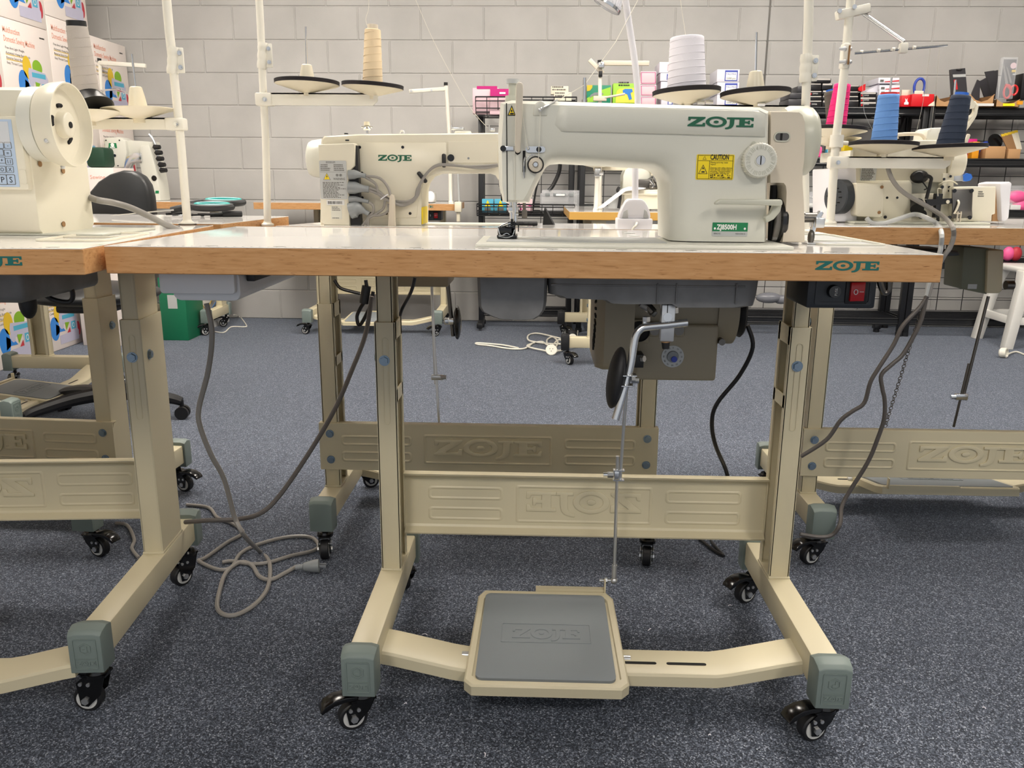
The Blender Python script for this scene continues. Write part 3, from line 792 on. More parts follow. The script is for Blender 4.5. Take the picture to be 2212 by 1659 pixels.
# needle bar, presser bar, foot
n0 = at(1111, 436, Y=.15); n1 = at(1108, 500, Y=.15)
b = B(); b.cyl(n0+Vector((0, 0, .01)), at(1113, 478, Y=.15), .0042, n=14); b.cyl(at(1113, 478, Y=.15), Vector((n1.x, .15, .852)), .0012, n=8); b.cyl(at(1104, 436, Y=.162), Vector((n1.x-.001, .162, .858)), .0036, n=14); b.box(at(1109, 452, Y=.155), (.016, .012, .010), .002); b.box(at(1101, 490, Y=.155), (.006, .010, .016), .001); b.cyl(at(1114, 462, Y=.146), at(1120, 462, Y=.146), .0025, n=8)
b.build('needle_bar', 'chrome', m1)
b = B(); c = Vector((n1.x-.009, .15, .8415)); b.bx(c.x-.016, c.x+.016, .133, .170, .842, .848, .002); b.bx(c.x-.015, c.x+.013, .140, .150, .848, .860, .002); b.bx(c.x+.006, c.x+.013, .140, .166, .848, .864, .001); b.cyl((c.x+.009, .150, .858), (c.x+.009, .150, .872), .004, n=12); b.build('presser_foot', 'black_gloss', m1)
b = B()
for k in range(3): b.tube([(c.x-.012+.004*k, .138, .8605), (c.x+.006, .134, .868-.004*k), (c.x+.017, .136, .864), (c.x+.018, .140, .853)], .0009, 6)
b.build('finger_guard', 'black_gloss', m1)
b = B(); b.tube([(c.x-.014, .1395, .858), (c.x-.010, .1385, .847), (c.x, .1375, .850), (c.x+.008, .1380, .846), (c.x+.012, .137, .856)], .0008, 6); b.tube([(c.x-.013, .131, .846), (c.x, .130, .844), (c.x+.01, .130, .847)], .0006, 6); b.build('foot_wire', 'chrome', m1)
# word mark
pA, pB = at(1485, 272.5, Y=yF-.004), at(1627, 275, Y=yF-.004)
sx = (pB.x-pA.x)/6.75; ph = at(1485, 252, Y=yF-.004)
b = B(); wordmark(b, lambda u, v, d: Vector((pA.x+u*sx, yF-.0042-d, pA.z+(pB.z-pA.z)*u/6.75+v*(ph.z-pA.z))), 0, .0005); b.build('printed_lettering', 'print_green', body, smooth=0)
# stitch length dial
c = at(1637, 347, Y=yF)
b = B(); N = 40; prof = []
for i in range(N*2): prof.append(.0262 if i % 2 else .0252)
lo = [[c+Vector((r*math.cos(PI*i/N), -h, r*math.sin(PI*i/N)))*1 for i, r in enumerate(prof)] for h in (.0, .012)]
top_ = [c+Vector((.0235*math.cos(PI*i/N), -.016, .0235*math.sin(PI*i/N))) for i in range(N*2)]
b.loft(lo+[top_]); b.lathe([(.0085, .0155), (.0085, .017), (.0001, .017)], c, (0, -1, 0), 28); b.build('stitch_dial', 'machine_white', body, smooth=28)
b = B(); b.lathe([(.0001, .0165), (.0072, .0172), (.0066, .0178), (.0001, .0178)], c, (0, -1, 0), 24); b.build('dial_screw', 'steel', body)
b = B(); b.box(c+Vector((0, -.0181, 0)), (.0014, .0008, .0125)); b.build('screw_slot', 'black_hole', body)
b = B()
for i, s_ in enumerate(['0', '1', '2', '3', '4', '5', '6', '7', '8']):
    a = -PI*.5-PI*2*i/9.0; ca, sa = math.cos(a-PI/2+PI), math.sin(a-PI/2+PI)
    ctr = c+Vector((.0185*math.cos(a), -.0161, .0185*math.sin(a)))
    tx, tz = -math.sin(a), math.cos(a)
    text(b, s_, lambda u, v, d, ctr=ctr, a=a: ctr+Vector((math.sin(a)*u+math.cos(a)*(v-.003), -d, -math.cos(a)*u+math.sin(a)*(v-.003))), .0085, d1=.0007, align='CENTER')
    am = a-PI/9
    for k in (-.12, .0, .12): b.box(c+Vector((.0190*math.cos(am+k), -.0161, .0190*math.sin(am+k))), (.0008, .0010, .006), R=Matrix.Rotation(-(am+k)+PI/2, 3, 'Y'))
b.build('dial_numbers', 'wheel_grey', body, smooth=0)
b = B(); disc_at(b, 1628, 309, yF-.003, .0028, .0008); b.build('oil_hole', 'wheel_grey', body)
# caution label
def flat(px0, py0, px1, py1, Y):
    a, c = at(px0, py1, Y=Y), at(px1, py0, Y=Y)
    return a.x, a.z, c.x, c.z
x0, z0, x1, z1 = flat(1502, 334, 1587, 388, yF)
yy = yF-.0004
b = B(); fn = lambda u, v, d: Vector((u, yy-d, v)); b.prism(rrect(x0, z0, x1, z1, .002, 3), fn, 0, .0004); cl = b.build('caution_label', 'label_yellow', body, smooth=0)
w, h = x1-x0, z1-z0
b = B(); g2 = lambda u, v, d: Vector((x0+u*w, yy-.0005-d, z0+v*h))
def ring(b, P_, fn, k, d=.0003):
    cx = sum(p[0] for p in P_)/len(P_); cy = sum(p[1] for p in P_)/len(P_)
    I_ = [(cx+(u-cx)*(1-k), cy+(v-cy)*(1-k)) for u, v in P_]
    b.loft([[fn(u, v, 0) for u, v in P_], [fn(u, v, d) for u, v in P_], [fn(u, v, d) for u, v in I_], [fn(u, v, 0) for u, v in I_]], cap=False)
def rect_(b, u0, v0, u1, v1, fn, d=.0003): b.prism([(u0, v0), (u1, v0), (u1, v1), (u0, v1)], fn, 0, d)
for r in ((.03, .03, .97, .045), (.03, .955, .97, .97), (.03, .03, .042, .97), (.958, .03, .97, .97), (.03, .75, .97, .762), (.345, .03, .355, .75)): rect_(b, *r, g2)
ring(b, [(.06, .23), (.31, .23), (.185, .60)], g2, .16); ring(b, [(.16, .80), (.26, .80), (.21, .93)], g2, .2)
b.prism(ell(.185, .45, .022, .035, 12), g2, 0, .0003); b.prism(ell(.19, .31, .05, .03, 12), g2, 0, .0003)
text(b, 'CAUTION', lambda u, v, d: Vector((x0+.36*w+u, yy-.0005-d, z0+.80*h+v)), .0105, d1=.0003, bold=.03, fit=.49*w)
for i, s_ in enumerate(['Moving parts may cause', 'injury.', '', 'Operate with safety devices.', 'Turn off main switch before', 'threading, changing bobbin', 'and needle, cleaning etc.']):
    if s_: text(b, s_, lambda u, v, d, i=i: Vector((x0+.375*w+u, yy-.0005-d, z0+.655*h-i*.072*h+v)), .0037, d1=.0003, fit=.58*w*len(s_)/28)
for r in range(2):
    for k in range(11):
        if r == 0 and k in (3, 8): continue
        rd = random.Random(k+r*20)
        for q in range(4):
            uu, vv = .375+.05*k+rd.uniform(0, .025), .065+(1-r)*.075+rd.uniform(0, .035)
            rect_(b, uu, vv, uu+rd.choice((.008, .03)), vv+rd.choice((.012, .04)), g2)
b.build('caution_print', 'ink', cl, smooth=0)
# triangular warning sticker on the head
b = B(); T3 = [at(1096, 250, Y=yF), at(1114.5, 250, Y=yF), at(1105.5, 227, Y=yF)]
yk = yF-.0004; cc = sum(T3, Vector())/3
tri = lambda k, y: [Vector((cc.x+(v.x-cc.x)*k, y, cc.z+(v.z-cc.z)*k)) for v in T3]
b.loft([tri(1, yk), tri(1, yk-.0003)]); ts = b.build('warning_sticker', 'ink', body, smooth=0)
b = B(); b.loft([tri(.70, yk-.0003), tri(.70, yk-.0006)]); b.build('sticker_field', 'label_yellow', ts, smooth=0)
b = B(); ff = lambda u, v, d: Vector((cc.x+u, yk-.0006-d, cc.z+v)); b.prism(ell(0, .0018, .0012, .0018, 10), ff, 0, .0002); b.prism(ell(.0005, -.0022, .0034, .0012, 12), ff, 0, .0002); b.build('sticker_print', 'ink', ts, smooth=0)
# model plate
x0, z0, x1, z1 = flat(1537, 481, 1616, 510, yF); w, h = x1-x0, z1-z0
b = B(); b.prism(rrect(x0, z0, x1, z1, .0015, 3), fn, 0, .0004); mp_ = b.build('model_plate', 'label_silver', body, smooth=0)
g3 = lambda u, v, d: Vector((x0+u*w, yy-.0005-d, z0+v*h))
b = B(); rect_(b, 0.005, .36, .995, .995, g3); b.build('plate_band', 'label_green', mp_, smooth=0)
b = B(); text(b, 'ZJ8500H', lambda u, v, d: Vector((x0+.13*w+u, yy-.0009-d, z0+.50*h+v)), .0105, d1=.0002, bold=.035, fit=.55*w)
for u in (.075, .915): b.prism(ell(u, .56, .030, .085, 16), lambda a_, c_, d: g3(a_, c_, d+.0004), 0, .0003)
b.build('plate_lettering', 'ink_white', mp_, smooth=0)
b = B(); text(b, 'SERIAL NO.', lambda u, v, d: Vector((x0+.05*w+u, yy-.0006-d, z0+.14*h+v)), .0032, d1=.0002, fit=.2*w); text(b, 'MADE IN CHINA  CE', lambda u, v, d: Vector((x0+.66*w+u, yy-.0006-d, z0+.14*h+v)), .0030, d1=.0002, fit=.27*w); b.build('plate_small_print', 'ink', mp_, smooth=0)
# reverse lever
b = B(); L1 = [(1545, 438), (1555, 430), (1690, 431), (1692, 440), (1688, 446), (1662, 444), (1556, 441), (1546, 443)]
g = lp(L1, yF-.030); b.loft([g, [v+Vector((0, .014, 0)) for v in g]])
L2 = [(1672, 442), (1690, 442), (1686, 458), (1672, 474), (1656, 482), (1652, 470), (1664, 462)]
g = lp(L2, yF-.018); b.loft([g, [v+Vector((0, .014, 0)) for v in g]]); b.build('reverse_lever', 'wheel_grey', m1, bevel=.0025)
# belt cover and handwheel
bc = [(1663, 240), (1700, 240), (1726, 241), (1734, 247), (1739, 262), (1740, 300), (1738, 345), (1734.5, 368), (1734.5, 395), (1737, 430), (1739, 470), (1739.5, 524), (1690, 524), (1697, 460), (1699, 415), (1697, 402), (1692, 395), (1662, 395)]
G0 = lp(bc, .138); ctr = sum(G0, Vector())/len(G0)
b = B(); b.loft([[v+Vector(((ctr.x-v.x)*.04, 0, (ctr.z-v.z)*.012)) for v in G0], [v+Vector((0, .006, 0)) for v in G0], [Vector((v.x, .26, v.z)) for v in G0]])
for v in b.bm.verts:
    if v.co.z < .8395: v.co.z = .8395
bcv = b.build('belt_cover', 'cover_beige', m1, smooth=45)
c = at(1681, 295.5, Y=.137); O, I = rrect(-.0125, -.0075, .0125, .0075, .0072, 6), rrect(-.0105, -.0055, .0105, .0055, .0053, 6)
b = B(); f4 = lambda u, v, d: Vector((c.x+u+.006, .1375-d, c.z+v)); b.loft([[f4(u, v, 0) for u, v in O], [f4(u, v, .0012) for u, v in O], [f4(u, v, .0012) for u, v in I], [f4(u, v, -.0) for u, v in I]], cap=False); b.build('oil_window_rim', 'wheel_grey', bcv)
b = B(); b.prism(I, f4, -.0002, .0003); b.build('oil_window', 'dark_steel', bcv, smooth=0)
b = B(); b.prism([(-.003, -.0052), (.0005, -.0052), (.0005, .0052), (-.003, .0052)], f4, .0003, .0006); b.build('window_bar', 'black_hole', bcv, smooth=0)
c = at(1728, 306, Y=.203)
b = B(); b.lathe([(.0001, -.03), (.050, -.03), (.0545, -.022), (.0545, .002), (.052, .012), (.045, .019), (.030, .0225), (.0001, .0235)], c, (1, 0, 0), 48); b.build('hand_wheel', 'wheel_grey', m1)
b = B(); b.tube([at(1672, 400, Y=.19), at(1668, 470, Y=.19), at(1666, 523, Y=.19)], .006, 6, sub=1); b.build('drive_belt', 'black_rubber', m1)
b = B(); c = at(1682, 478, Y=.17); b.lathe([(.0001, -.005), (.034, -.006), (.036, -.003), (.036, .003), (.034, .006), (.0001, .005)], c, (1, 0, .0), 32); b.build('belt_pulley', 'black_gloss', m1)
# bobbin winder at the right of the machine
bw = thing('bobbin_winder', 'small steel bobbin winder on the front table, right of the machine', 'bobbin winder', (.49, .18, .835))
b = B(); p = Vector((.487, .182, .835)); b.bx(.462, .510, .168, .200, .835, .838, .001); b.build('base_plate', 'steel', bw)
b = B(); g = lp([(1748, 521), (1757, 521), (1763, 495), (1770, 478), (1780, 460), (1772, 455), (1762, 470), (1753, 500)], .182); b.loft([g, [v+Vector((0, .012, 0)) for v in g]]); b.build('winder_arm', 'chrome', bw, bevel=.001)
b = B(); a = at(1763, 479, Y=.18); b.box(at(1770, 481, Y=.182), (.015, .012, .016), .002); b.build('tension_block', 'steel', bw)
b = B(); q = at(1752, 470, Y=.19); b.cyl(q+Vector((-.012, 0, .0)), q+Vector((.008, 0, .0)), .008, n=20); b.cyl(q+Vector((-.018, 0, 0)), q+Vector((-.012, 0, 0)), .0105, n=20); b.build('winder_wheel', 'dark_steel', bw)
b = B(); q = at(1752, 512, Y=.178); b.sph(q, .009, (.6, .8, 1.3)); b.build('trip_latch', 'dark_steel', bw)
# needle thread
th = B(); th.tube([at(1482, 84, Y=.5), at(1470, 0, Y=.5), at(1465, -60, Y=.5)], .0006, 5)
th.tube([at(1378, 0, Y=.36), at(1330, 90, Y=.25), at(1263, 183, Y=.168), at(1210, 214, Y=.125), at(1168, 237, Y=yF-.0075)], .0006, 5, sub=1)
th.tube([at(1167, 238, Y=yF-.0075), at(1165, 300, Y=yF-.008), at(1163, 345, Y=yF-.010)], .0006, 5, sub=1)
th.tube([at(1141, 322, Y=yF-.006), at(1128, 245, Y=yF-.01), at(1120, 215, Y=yF-.004)], .0006, 5, sub=1)
th.tube([at(1117, 240, Y=yF-.004), at(1112, 322, Y=yF-.004), at(1113, 430, Y=yF-.001), at(1109, 478, Y=.146)], .0006, 5, sub=1)
tag(th.build('needle_thread', 'thread_line', wloc=(.0, .15, .9)), 'white thread running down the front of the nearest sewing machine', 'thread')

# ---- oil pan slung under the machine and knee lifter
pan = thing('oil_pan', 'dark grey cast oil pan with knee lifter under the front table', 'oil pan', (.15, .1, .72))
Yp = .055
P1 = [(1030, 606), (1183, 606), (1181, 650), (1178, 668), (1170, 680), (1155, 689), (1130, 691), (1080, 689), (1060, 682), (1040, 672), (1033, 660)]
P2 = [(1183, 606), (1640, 609), (1634, 640), (1628, 660), (1600, 664), (1470, 664), (1455, 656), (1340, 656), (1312, 654), (1300, 646), (1205, 642), (1195, 636), (1184, 634)]
b = B()
for P_, dep in ((P1, .20), (P2, .24)):
    g = lp(P_, Yp+.012); c0 = sum(g, Vector())/len(g)
    top = .795
    for v in g:
        if v.z > .775: v.z = top
    sh_ = lambda k, Y: [Vector((v.x+(c0.x-v.x)*k, Y, v.z if v.z > top-.001 else v.z+(c0.z-v.z)*k)) for v in g]
    b.loft([sh_(.10, Yp), sh_(.03, Yp+.005), sh_(0, Yp+.016), sh_(.0, Yp+dep-.02), sh_(.12, Yp+dep)])
po = b.build('pan_body', 'pan_grey', pan, smooth=45)
b = B()
for px in (1420, 1461, 1590): a, c = at(px, 609, Y=Yp+.003), at(px-2, 658, Y=Yp+.003); b.box((a+c)/2, (.002, .012, (a.z-c.z)*.9), .0008)
a = at(1190, 616, Y=Yp+.002); c = at(1610, 618, Y=Yp+.002); b.box((a+c)/2, (c.x-a.x, .006, .003), .001); b.build('cast_rib', 'pan_grey', po)
lf_ = thing('knee_lifter', 'bent chrome knee lifter rod with black oval pad under the front table', 'knee lifter', (.2, .09, .72))
kb = B(); kb.box(at(1441, 696, Y=.082), (.021, .020, .058), .002); kb.box(at(1441, 660, Y=.09), (.021, .02, .01), .001); kl = kb.build('clamp_block', 'steel', lf_)
b = B(); c = at(1442, 685, Y=.0715); b.cyl(c, c+Vector((0, -.002, 0)), .0068, n=24); b.build('clamp_bolt', 'chrome', kl)
b = B(); b.box(at(1442, 668, Y=.0716), (.0012, .001, .024)); b.box(at(1442, 696, Y=.0716), (.0012, .001, .006)); b.build('clamp_slit', 'black_hole', kl)
b = B(); b.cyl(at(1441, 721, Y=.082), at(1441, 731, Y=.082), .0095, n=6); b.cyl(at(1441, 716, Y=.082), at(1441, 722, Y=.082), .006, n=12); b.build('clamp_nut', 'chrome', kl)
b = B(); b.cyl(at(1438, 731, Y=.082), at(1438, 739, Y=.082), .0072, n=16); b.build('stop_collar', 'cardboard', kl); b = B(); b.cyl(at(1438, 739, Y=.082), at(1438, 753, Y=.082), .0066, .0055, n=16); b.build('rubber_stop', 'black_rubber', kl)
b = B(); b.tube([at(1485, 697, Y=.075), at(1440, 702, Y=.075), at(1400, 706, Y=.075), at(1384, 711, Y=.075), at(1372, 730, Y=.073), at(1362, 790, Y=.07), at(1346, 850, Y=.066), at(1329, 906, Y=.06)], .0062, 14, sub=5); rod = b.build('lifter_rod', 'chrome', lf_)
b = B(); c = at(1333, 815, Y=.075); c2 = at(1319, 816, Y=.075)
ang = math.atan2(14, 118)
Rm = Matrix.Rotation(math.radians(8), 3, 'Y')
b.sph(at(1331, 816, Y=.088), .05, (.28, .75, 1), 28, R=Rm); b.build('knee_pad', 'black_rubber', lf_)
b = B(); 
for px, py in ((1358, 810), (1354, 832)): q = at(px, py, Y=.064); b.box(q, (.024, .018, .0022), .0008)
b.box(at(1368, 821, Y=.062), (.0025, .016, .018)); b.cyl(at(1366, 822, Y=.056), at(1380, 822, Y=.056), .0045, n=6); b.cyl(at(1364, 820, Y=.054), at(1372, 820, Y=.054), .006, n=6); b.build('pad_clip', 'chrome', rod)
b = B(); b.cyl(at(1385, 646, Y=.10), at(1412, 676, Y=.085), .007, n=10); b.box(at(1400, 668, Y=.09), (.030, .010, .010), .002, R=Matrix.Rotation(.6, 3, 'Y')); b.build('lift_crank', 'dark_steel', kl)
b = B(); b.cyl(at(1396, 684, Y=.08), at(1396, 694, Y=.08), .0065, n=6); b.cyl(at(1394, 694, Y=.08), at(1392, 702, Y=.08), .004, n=8); b.cyl(at(1458, 664, Y=.08), at(1458, 676, Y=.08), .0055, n=6); b.build('stop_screw', 'chrome', kl)

# ---- motor
mo = thing('clutch_motor', 'olive grey sewing motor with speed dial under the front table', 'motor', (.27, .35, .6))
Ym = .30
b = B(); a, c = at(1290, 640, Y=Ym), at(1365, 794, Y=Ym)
R1 = rrect(.232, c.z, .470, .79, .028, 6)  # end housing seen side on: y,z
b.loft([[Vector((a.x, Ym+.075+(u-.351)*.80, v*.98+.012)) for u, v in R1], [Vector((a.x+.012, Ym+.075+(u-.351)*1.0, v)) for u, v in R1], [Vector((c.x-.004, Ym+.075+(u-.351)*1.0, v)) for u, v in R1]])
mb = b.build('motor_end', 'motor_olive', mo, smooth=50)
b = B()
for k in range(14):
    an = PI*(.15+.7*k/13)
    q = Vector((a.x+.004, Ym+.075-.085*math.sin(an)*.78, .70+.075*math.cos(an))); b.box(q, (.014, .005, .022), .001, R=Matrix.Rotation(an, 3, 'X'))
b.build('cooling_slot', 'black_hole', mb)
b = B(); c0 = at(1365, 690, Y=Ym); c1 = at(1590, 690, Y=Ym)
b.cyl(Vector((c0.x-.01, Ym+.075, .703)), Vector((c1.x, Ym+.075, .703)), .066, n=36); b.cyl(Vector((c1.x-.03, Ym+.075, .703)), Vector((c1.x+.008, Ym+.075, .703)), .07, n=36); b.bx(c0.x+.02, c1.x-.02, Ym+.03, Ym+.12, .75, .796, .004)
b.build('motor_barrel', 'motor_olive', mo)
a, c = at(1374, 742, Y=Ym+.005), at(1546, 824, Y=Ym+.005)
b = B(); zt = at(1400, 700, Y=Ym+.005).z
b.bx(a.x, c.x, Ym+.005, Ym+.135, c.z, zt, .006, 3); cb = b.build('control_box', 'motor_olive', mo)
b = B(); q0, q1 = at(1362, 690, Y=Ym-.001), at(1402, 742, Y=Ym-.001); b.bx(q0.x, q1.x, Ym-.001, Ym+.03, q1.z, q0.z, .003); b.build('switch_plate', 'motor_olive', mo)
b = B(); q = at(1381, 716, Y=Ym-.0015); b.lathe([(.0001, 0), (.016, 0), (.019, .002), (.019, -.002)], q, (0, -1, 0), 28); b.build('shaft_opening', 'black_hole', mo)
b = B(); q0 = at(1413, 712, Y=Ym+.004); q1 = at(1465, 712, Y=Ym+.004); b.bx(q0.x-.01, q1.x+.012, Ym-.001, Ym+.02, q0.z-.013, q0.z+.013, .004); b.build('lever_bracket', 'motor_olive', mo)
b = B()
for q in (q0, q1): b = B(); b.cyl(q+Vector((0, -.001, 0)), q+Vector((0, -.010, 0)), .009, n=20); b.build('bracket_bolt', 'dark_steel', mo)
b = B(); q = at(1453, 770, Y=Ym+.0045); b.cyl(q, q+Vector((0, -.001, 0)), .0205, n=36); dl = b.build('speed_dial', 'label_silver', cb)
b = B(); b.cyl(q+Vector((0, -.001, 0)), q+Vector((0, -.005, 0)), .011, .010, n=24); b.build('dial_collar', 'conn_grey', cb)
b = B(); b.cyl(q+Vector((.002, -.005, -.004)), q+Vector((.002, -.008, -.004)), .0055, n=20); b.build('dial_knob', 'box_blue', cb)
b = B()
for k in range(12):
    an = 2*PI*k/12; text(b, str((k*10) % 120), lambda u, v, d, an=an: q+Vector((math.sin(an)*.0165+math.cos(an)*u+math.sin(an)*(v-.0015), -.0011-d, math.cos(an)*.0165-math.sin(an)*u+math.cos(an)*(v-.0015))), .0042, d1=.0002, align='CENTER')
b.build('dial_print', 'ink', cb, smooth=0)
q = at(1613, 690, Y=Ym+.02); 
b = B(); b.lathe([(.0001, -.016), (.046, -.016), (.050, -.012), (.044, 0), (.050, .012), (.046, .016), (.0001, .016)], Vector((q.x-.012, Ym+.075, .695)), (1, 0, 0), 40); b.build('motor_pulley', 'black_plastic', mo)
b = B(); q = at(1382, 778, Y=Ym-.02); b.bx(q.x-.014, q.x+.006, Ym-.03, Ym+.01, q.z-.012, q.z+.012, .001); b.build('lever_arm', 'black_plastic', mo)
b = B(); b.cyl(at(1386, 775, Y=Ym-.03), at(1392, 775, Y=Ym-.034), .006, n=6); b.build('lever_bolt', 'steel', mo)
b = B(); disc_at(b, 1350, 716, Ym+.0, .006, .003); disc_at(b, 1555, 735, Ym+.02, .006, .02); b.build('cover_screw', 'dark_steel', mo)
c = B(); c.tube([at(1615, 703, Y=.36), at(1626, 750, Y=.36), at(1598, 810, Y=.37), at(1550, 870, Y=.38), at(1538, 910, Y=.39), at(1545, 960, Y=.41), at(1570, 1022, Y=.47), at(1572, 1070, Y=.52), at(1540, 1130, Y=.60)] + [at(1525, 1152, Z=.006), at(1546, 1182, Z=.006), at(1563, 1200, Z=.006), at(1540, 1187, Z=.006), at(1497, 1153, Z=.006), at(1470, 1135, Z=.006)], .0042, 10); tag(c.build('power_cable', 'cable_black'), 'black power cable dropping from the motor pulley end under the front table', 'cable')
# ------------------------------------------------------------------ other sewing tables
second = table('sewing table back to back with the front one, lamp and middle machine on it', (.015, 1.294, 0), PI, lx=(-.300, .515), emboss_face='outer', H=.811, tilt=math.atan(.026), logo_x=None, ruler=False, sleeve=.63,
      treadle=(-.10, .20, .078, .078, .362, .112), cast=((PI*.9, PI*1.1), (PI*.45, PI*.55)), lever=(1, 1, 0, 0))
right_t = table('sewing table at the right edge with heavy walking machine on it', (1.245, 1.309, 0), PI, lx=(-.30, .503), emboss_face='outer', logo_x=None, ruler=False, treadle=(-.13, .28, .075, .078, .33, .125), cast=((PI*.9, PI*1.1), (PI*.5, PI*.12)))
left_t = table('sewing table on the left carrying the machine with the key panel', (-1.2017, -.1023, 0), math.radians(5), W=1.2, D=.62, T=.037, lx=(-.34, .472), leg_y=(.455, .570), foot=(.136, .67), logo_x=.472, sleeve=.66, lift=.016,
      treadle=(-.14, .15, .13, .078, .415, .112), cast=((PI*1.0, PI*.98), (PI*.75, PI*1.3)), group='white topped sewing tables with cream steel stands')
rear_l = table('sewing table back to back with the left one, scissors on its top', (-1.210, 1.085, 0), PI-.06, W=1.14, D=.42, lx=(-.145, .50), leg_y=(.18, .26), foot=(-.115, .385), logo_x=None, ruler=False, emboss_face='outer', treadle=None, sleeve=.64)
far_m = table('far sewing table against the block wall behind the middle machine', (-1.053, 3.75, 0), 0, H=.800, lx=(-.33, .475), logo_x=.42, ruler=False, treadle=(-.13, .17, .078, .078, .362, .10), switch=(.40, .50, .08, .2, .70, .758), beam=True)
far_l = table('short far sewing table in the left corner behind the black chair', (-2.235, 3.68, 0), 0, W=.62, H=.800, lx=(-.20, .25), foot=(.05, .40), leg_y=(.28, .35), logo_x=.24, ruler=False, beam=False)
ov_t = table('honey coloured table with rounded edge carrying the overlocker by the shelving', (.745, 3.52, 0), PI/2, edge='honey_edge', W=1.0, D=.562, H=.786, lx=(-.455, .36), logo_x=None, ruler=False, beam=False, capm='cap_black', cast=((PI*.2, PI*.2), (PI*1.2, PI*1.2)))
side_l = table('sewing table turned sideways behind the left one, its grey treadle showing', (-1.80, 2.02, 0), PI/2, W=1.0, H=.80, lx=(-.40, .40), logo_x=None, ruler=False, beam=False, treadle=(-.13, .12, .078, .078, .362, .11))
# motor/control box slung under the far middle table
for tb, x, y, z, nm, lb in ((second, .30, .28, .70, 'control_motor', 'olive motor box hanging under the second table'),):
    b = B(); p = at(862, 615, Y=1.05)
    b.bx(p.x-.02, p.x+.14, 1.0, 1.16, .655, .79, .006); b.cyl((p.x+.13, 1.08, .73), (p.x+.17, 1.08, .73), .04, n=24)
    tag(b.build('control_motor', 'motor_olive'), 'olive motor box hanging under the second table behind the left leg', 'motor')

# ------------------------------------------------------------------ thread stands and cones
def disc(parent, px0, px1, py, Y, tilt=(0, 0), foam=True):
    a, c = at(px0, py, Y=Y), at(px1, py, Y=Y); o = (a+c)/2; R_ = (c.x-a.x)/2
    ax = Vector((tilt[0], tilt[1], 1)).normalized()
    b = B(); b.lathe([(.0001, -.026), (.012, -.026), (.012, -.018), (R_*.5, -.011), (R_-.002, -.001), (R_, .0), (R_, .0015), (.0001, .0015)], o, ax, 48)
    d = b.build('spool_disc', 'disc_cream', parent, smooth=40)
    if foam:
        b = B(); b.lathe([(.0001, .0015), (R_+.0008, .0005), (R_+.0012, .0085), (R_-.001, .0095), (.0001, .0095)], o, ax, 48); b.build('foam_pad', 'black_foam', d)
    return o, ax, R_
def spool_post(parent, o, ax, h, pin=True):
    b = B(); b.lathe([(.0185, .0066), (.0155, .026), (.0120, .043), (.0100, .045), (.0001, .045)], o, ax, 24); p = b.build('spool_holder', 'disc_cream', parent)
    b = B()
    for k in (-1.1, .3, 1.6): b.box(o+ax*.018+Vector((math.cos(k-1.2)*.0135, math.sin(k-1.2)*.0135, 0)), (.003, .003, .012))
    b.build('holder_slot', 'cardboard_dark', p)
    if pin:
        b = B(); b.cyl(o+ax*.03, o+ax*h, .0023, n=10); b.build('spool_pin', 'chrome', parent)
def cone(label, base, top, r0, r1, m, core=None, core_r=None, core_h=.007, foot=None, group='cones of sewing thread'):
    base, top = Vector(base), Vector(top); d = top-base; L = d.length; ax = d.normalized()
    t = thing('thread_cone', label, 'thread cone', base, 0, group)
    n = 14; pr = [(.0001, 0)]
    for i in range(n+1):
        k = i/n; pr.append((r0+(r1-r0)*k+.0006*math.sin(k*34)*(.4 if 0 < i < n else 0), L*k))
    pr += [(r1-.002, L+.0015), (.0001, L+.0015)]
    b = B(); b.lathe(pr, base, ax, 40); th_ = b.build('thread_winding', m, t, smooth=50)
    # spiral ridges of the wound thread
    b = B(); pts = []
    for i in range(70):
        k = .04+.92*i/69; a = i*.62; rr = r0+(r1-r0)*k+.0003
        q = Vector((0, 0, 1)).rotation_difference(ax); pts.append(base+q @ Vector((rr*math.cos(a), rr*math.sin(a), L*k)))
    b.tube(pts, .0006, 5, sub=3); b.build('top_strand', m, th_)
    if core:
        b = B(); cr = core_r or r1*.72; b.lathe([(.0001, L), (cr, L), (cr*.98, L+core_h), (cr*.8, L+core_h), (cr*.8, L+.001), (.0001, L+.001)], base, ax, 28); b.build('cone_core', core, t)
    return t
def joint(parent, px, y0, y1, Y, r=.0105, side=1, n=3):
    a, c = at(px[0], y1, Y=Y), at(px[1], y0, Y=Y)
    b = B(); d = c-a
    L = d.length; pr = [(.0001, 0), (r, 0)]
    for i in range(24):
        k = i/23; pr.append((r+.0011*abs(math.sin(k*PI*n)), L*k))
    pr += [(r, L), (.0001, L)]
    b.lathe(pr, a, d, 24)
    m_ = (a+c)/2+Vector((side*r*1.45, -.001, 0)); b.box(m_, (r*1.5, .004, L*.92), .0016)
    j = b.build('pole_joint', 'pole_white', parent)
    b = B()
    for k in (-.26, .26): q = m_+Vector((side*.001, -.002, L*k)); b.cyl(q, q+Vector((0, -.003, 0)), .0046, n=16); b.cyl(q+Vector((0, -.003, 0)), q+Vector((0, -.005, 0)), .0026, n=8)
    b.build('joint_screw', 'chrome', j)
def pole(parent, pts, Y, r, base=True, bz=None):
    P_ = [at(x, y, Y=Y) for x, y in pts]
    if bz is not None: P_[0].z = bz
    b = B()
    for p, q in zip(P_, P_[1:]): b.cyl(p, q, r, n=18)
    o = b.build('pole', 'pole_white', parent)
    if base:
        b = B(); b.lathe([(.0001, 0), (.0155, 0), (.0155, .004), (r+.002, .007), (r+.0005, .010), (.0001, .010)], P_[0], (0, 0, 1), 28); b.build('base_flange', 'pole_white', parent)
    return P_
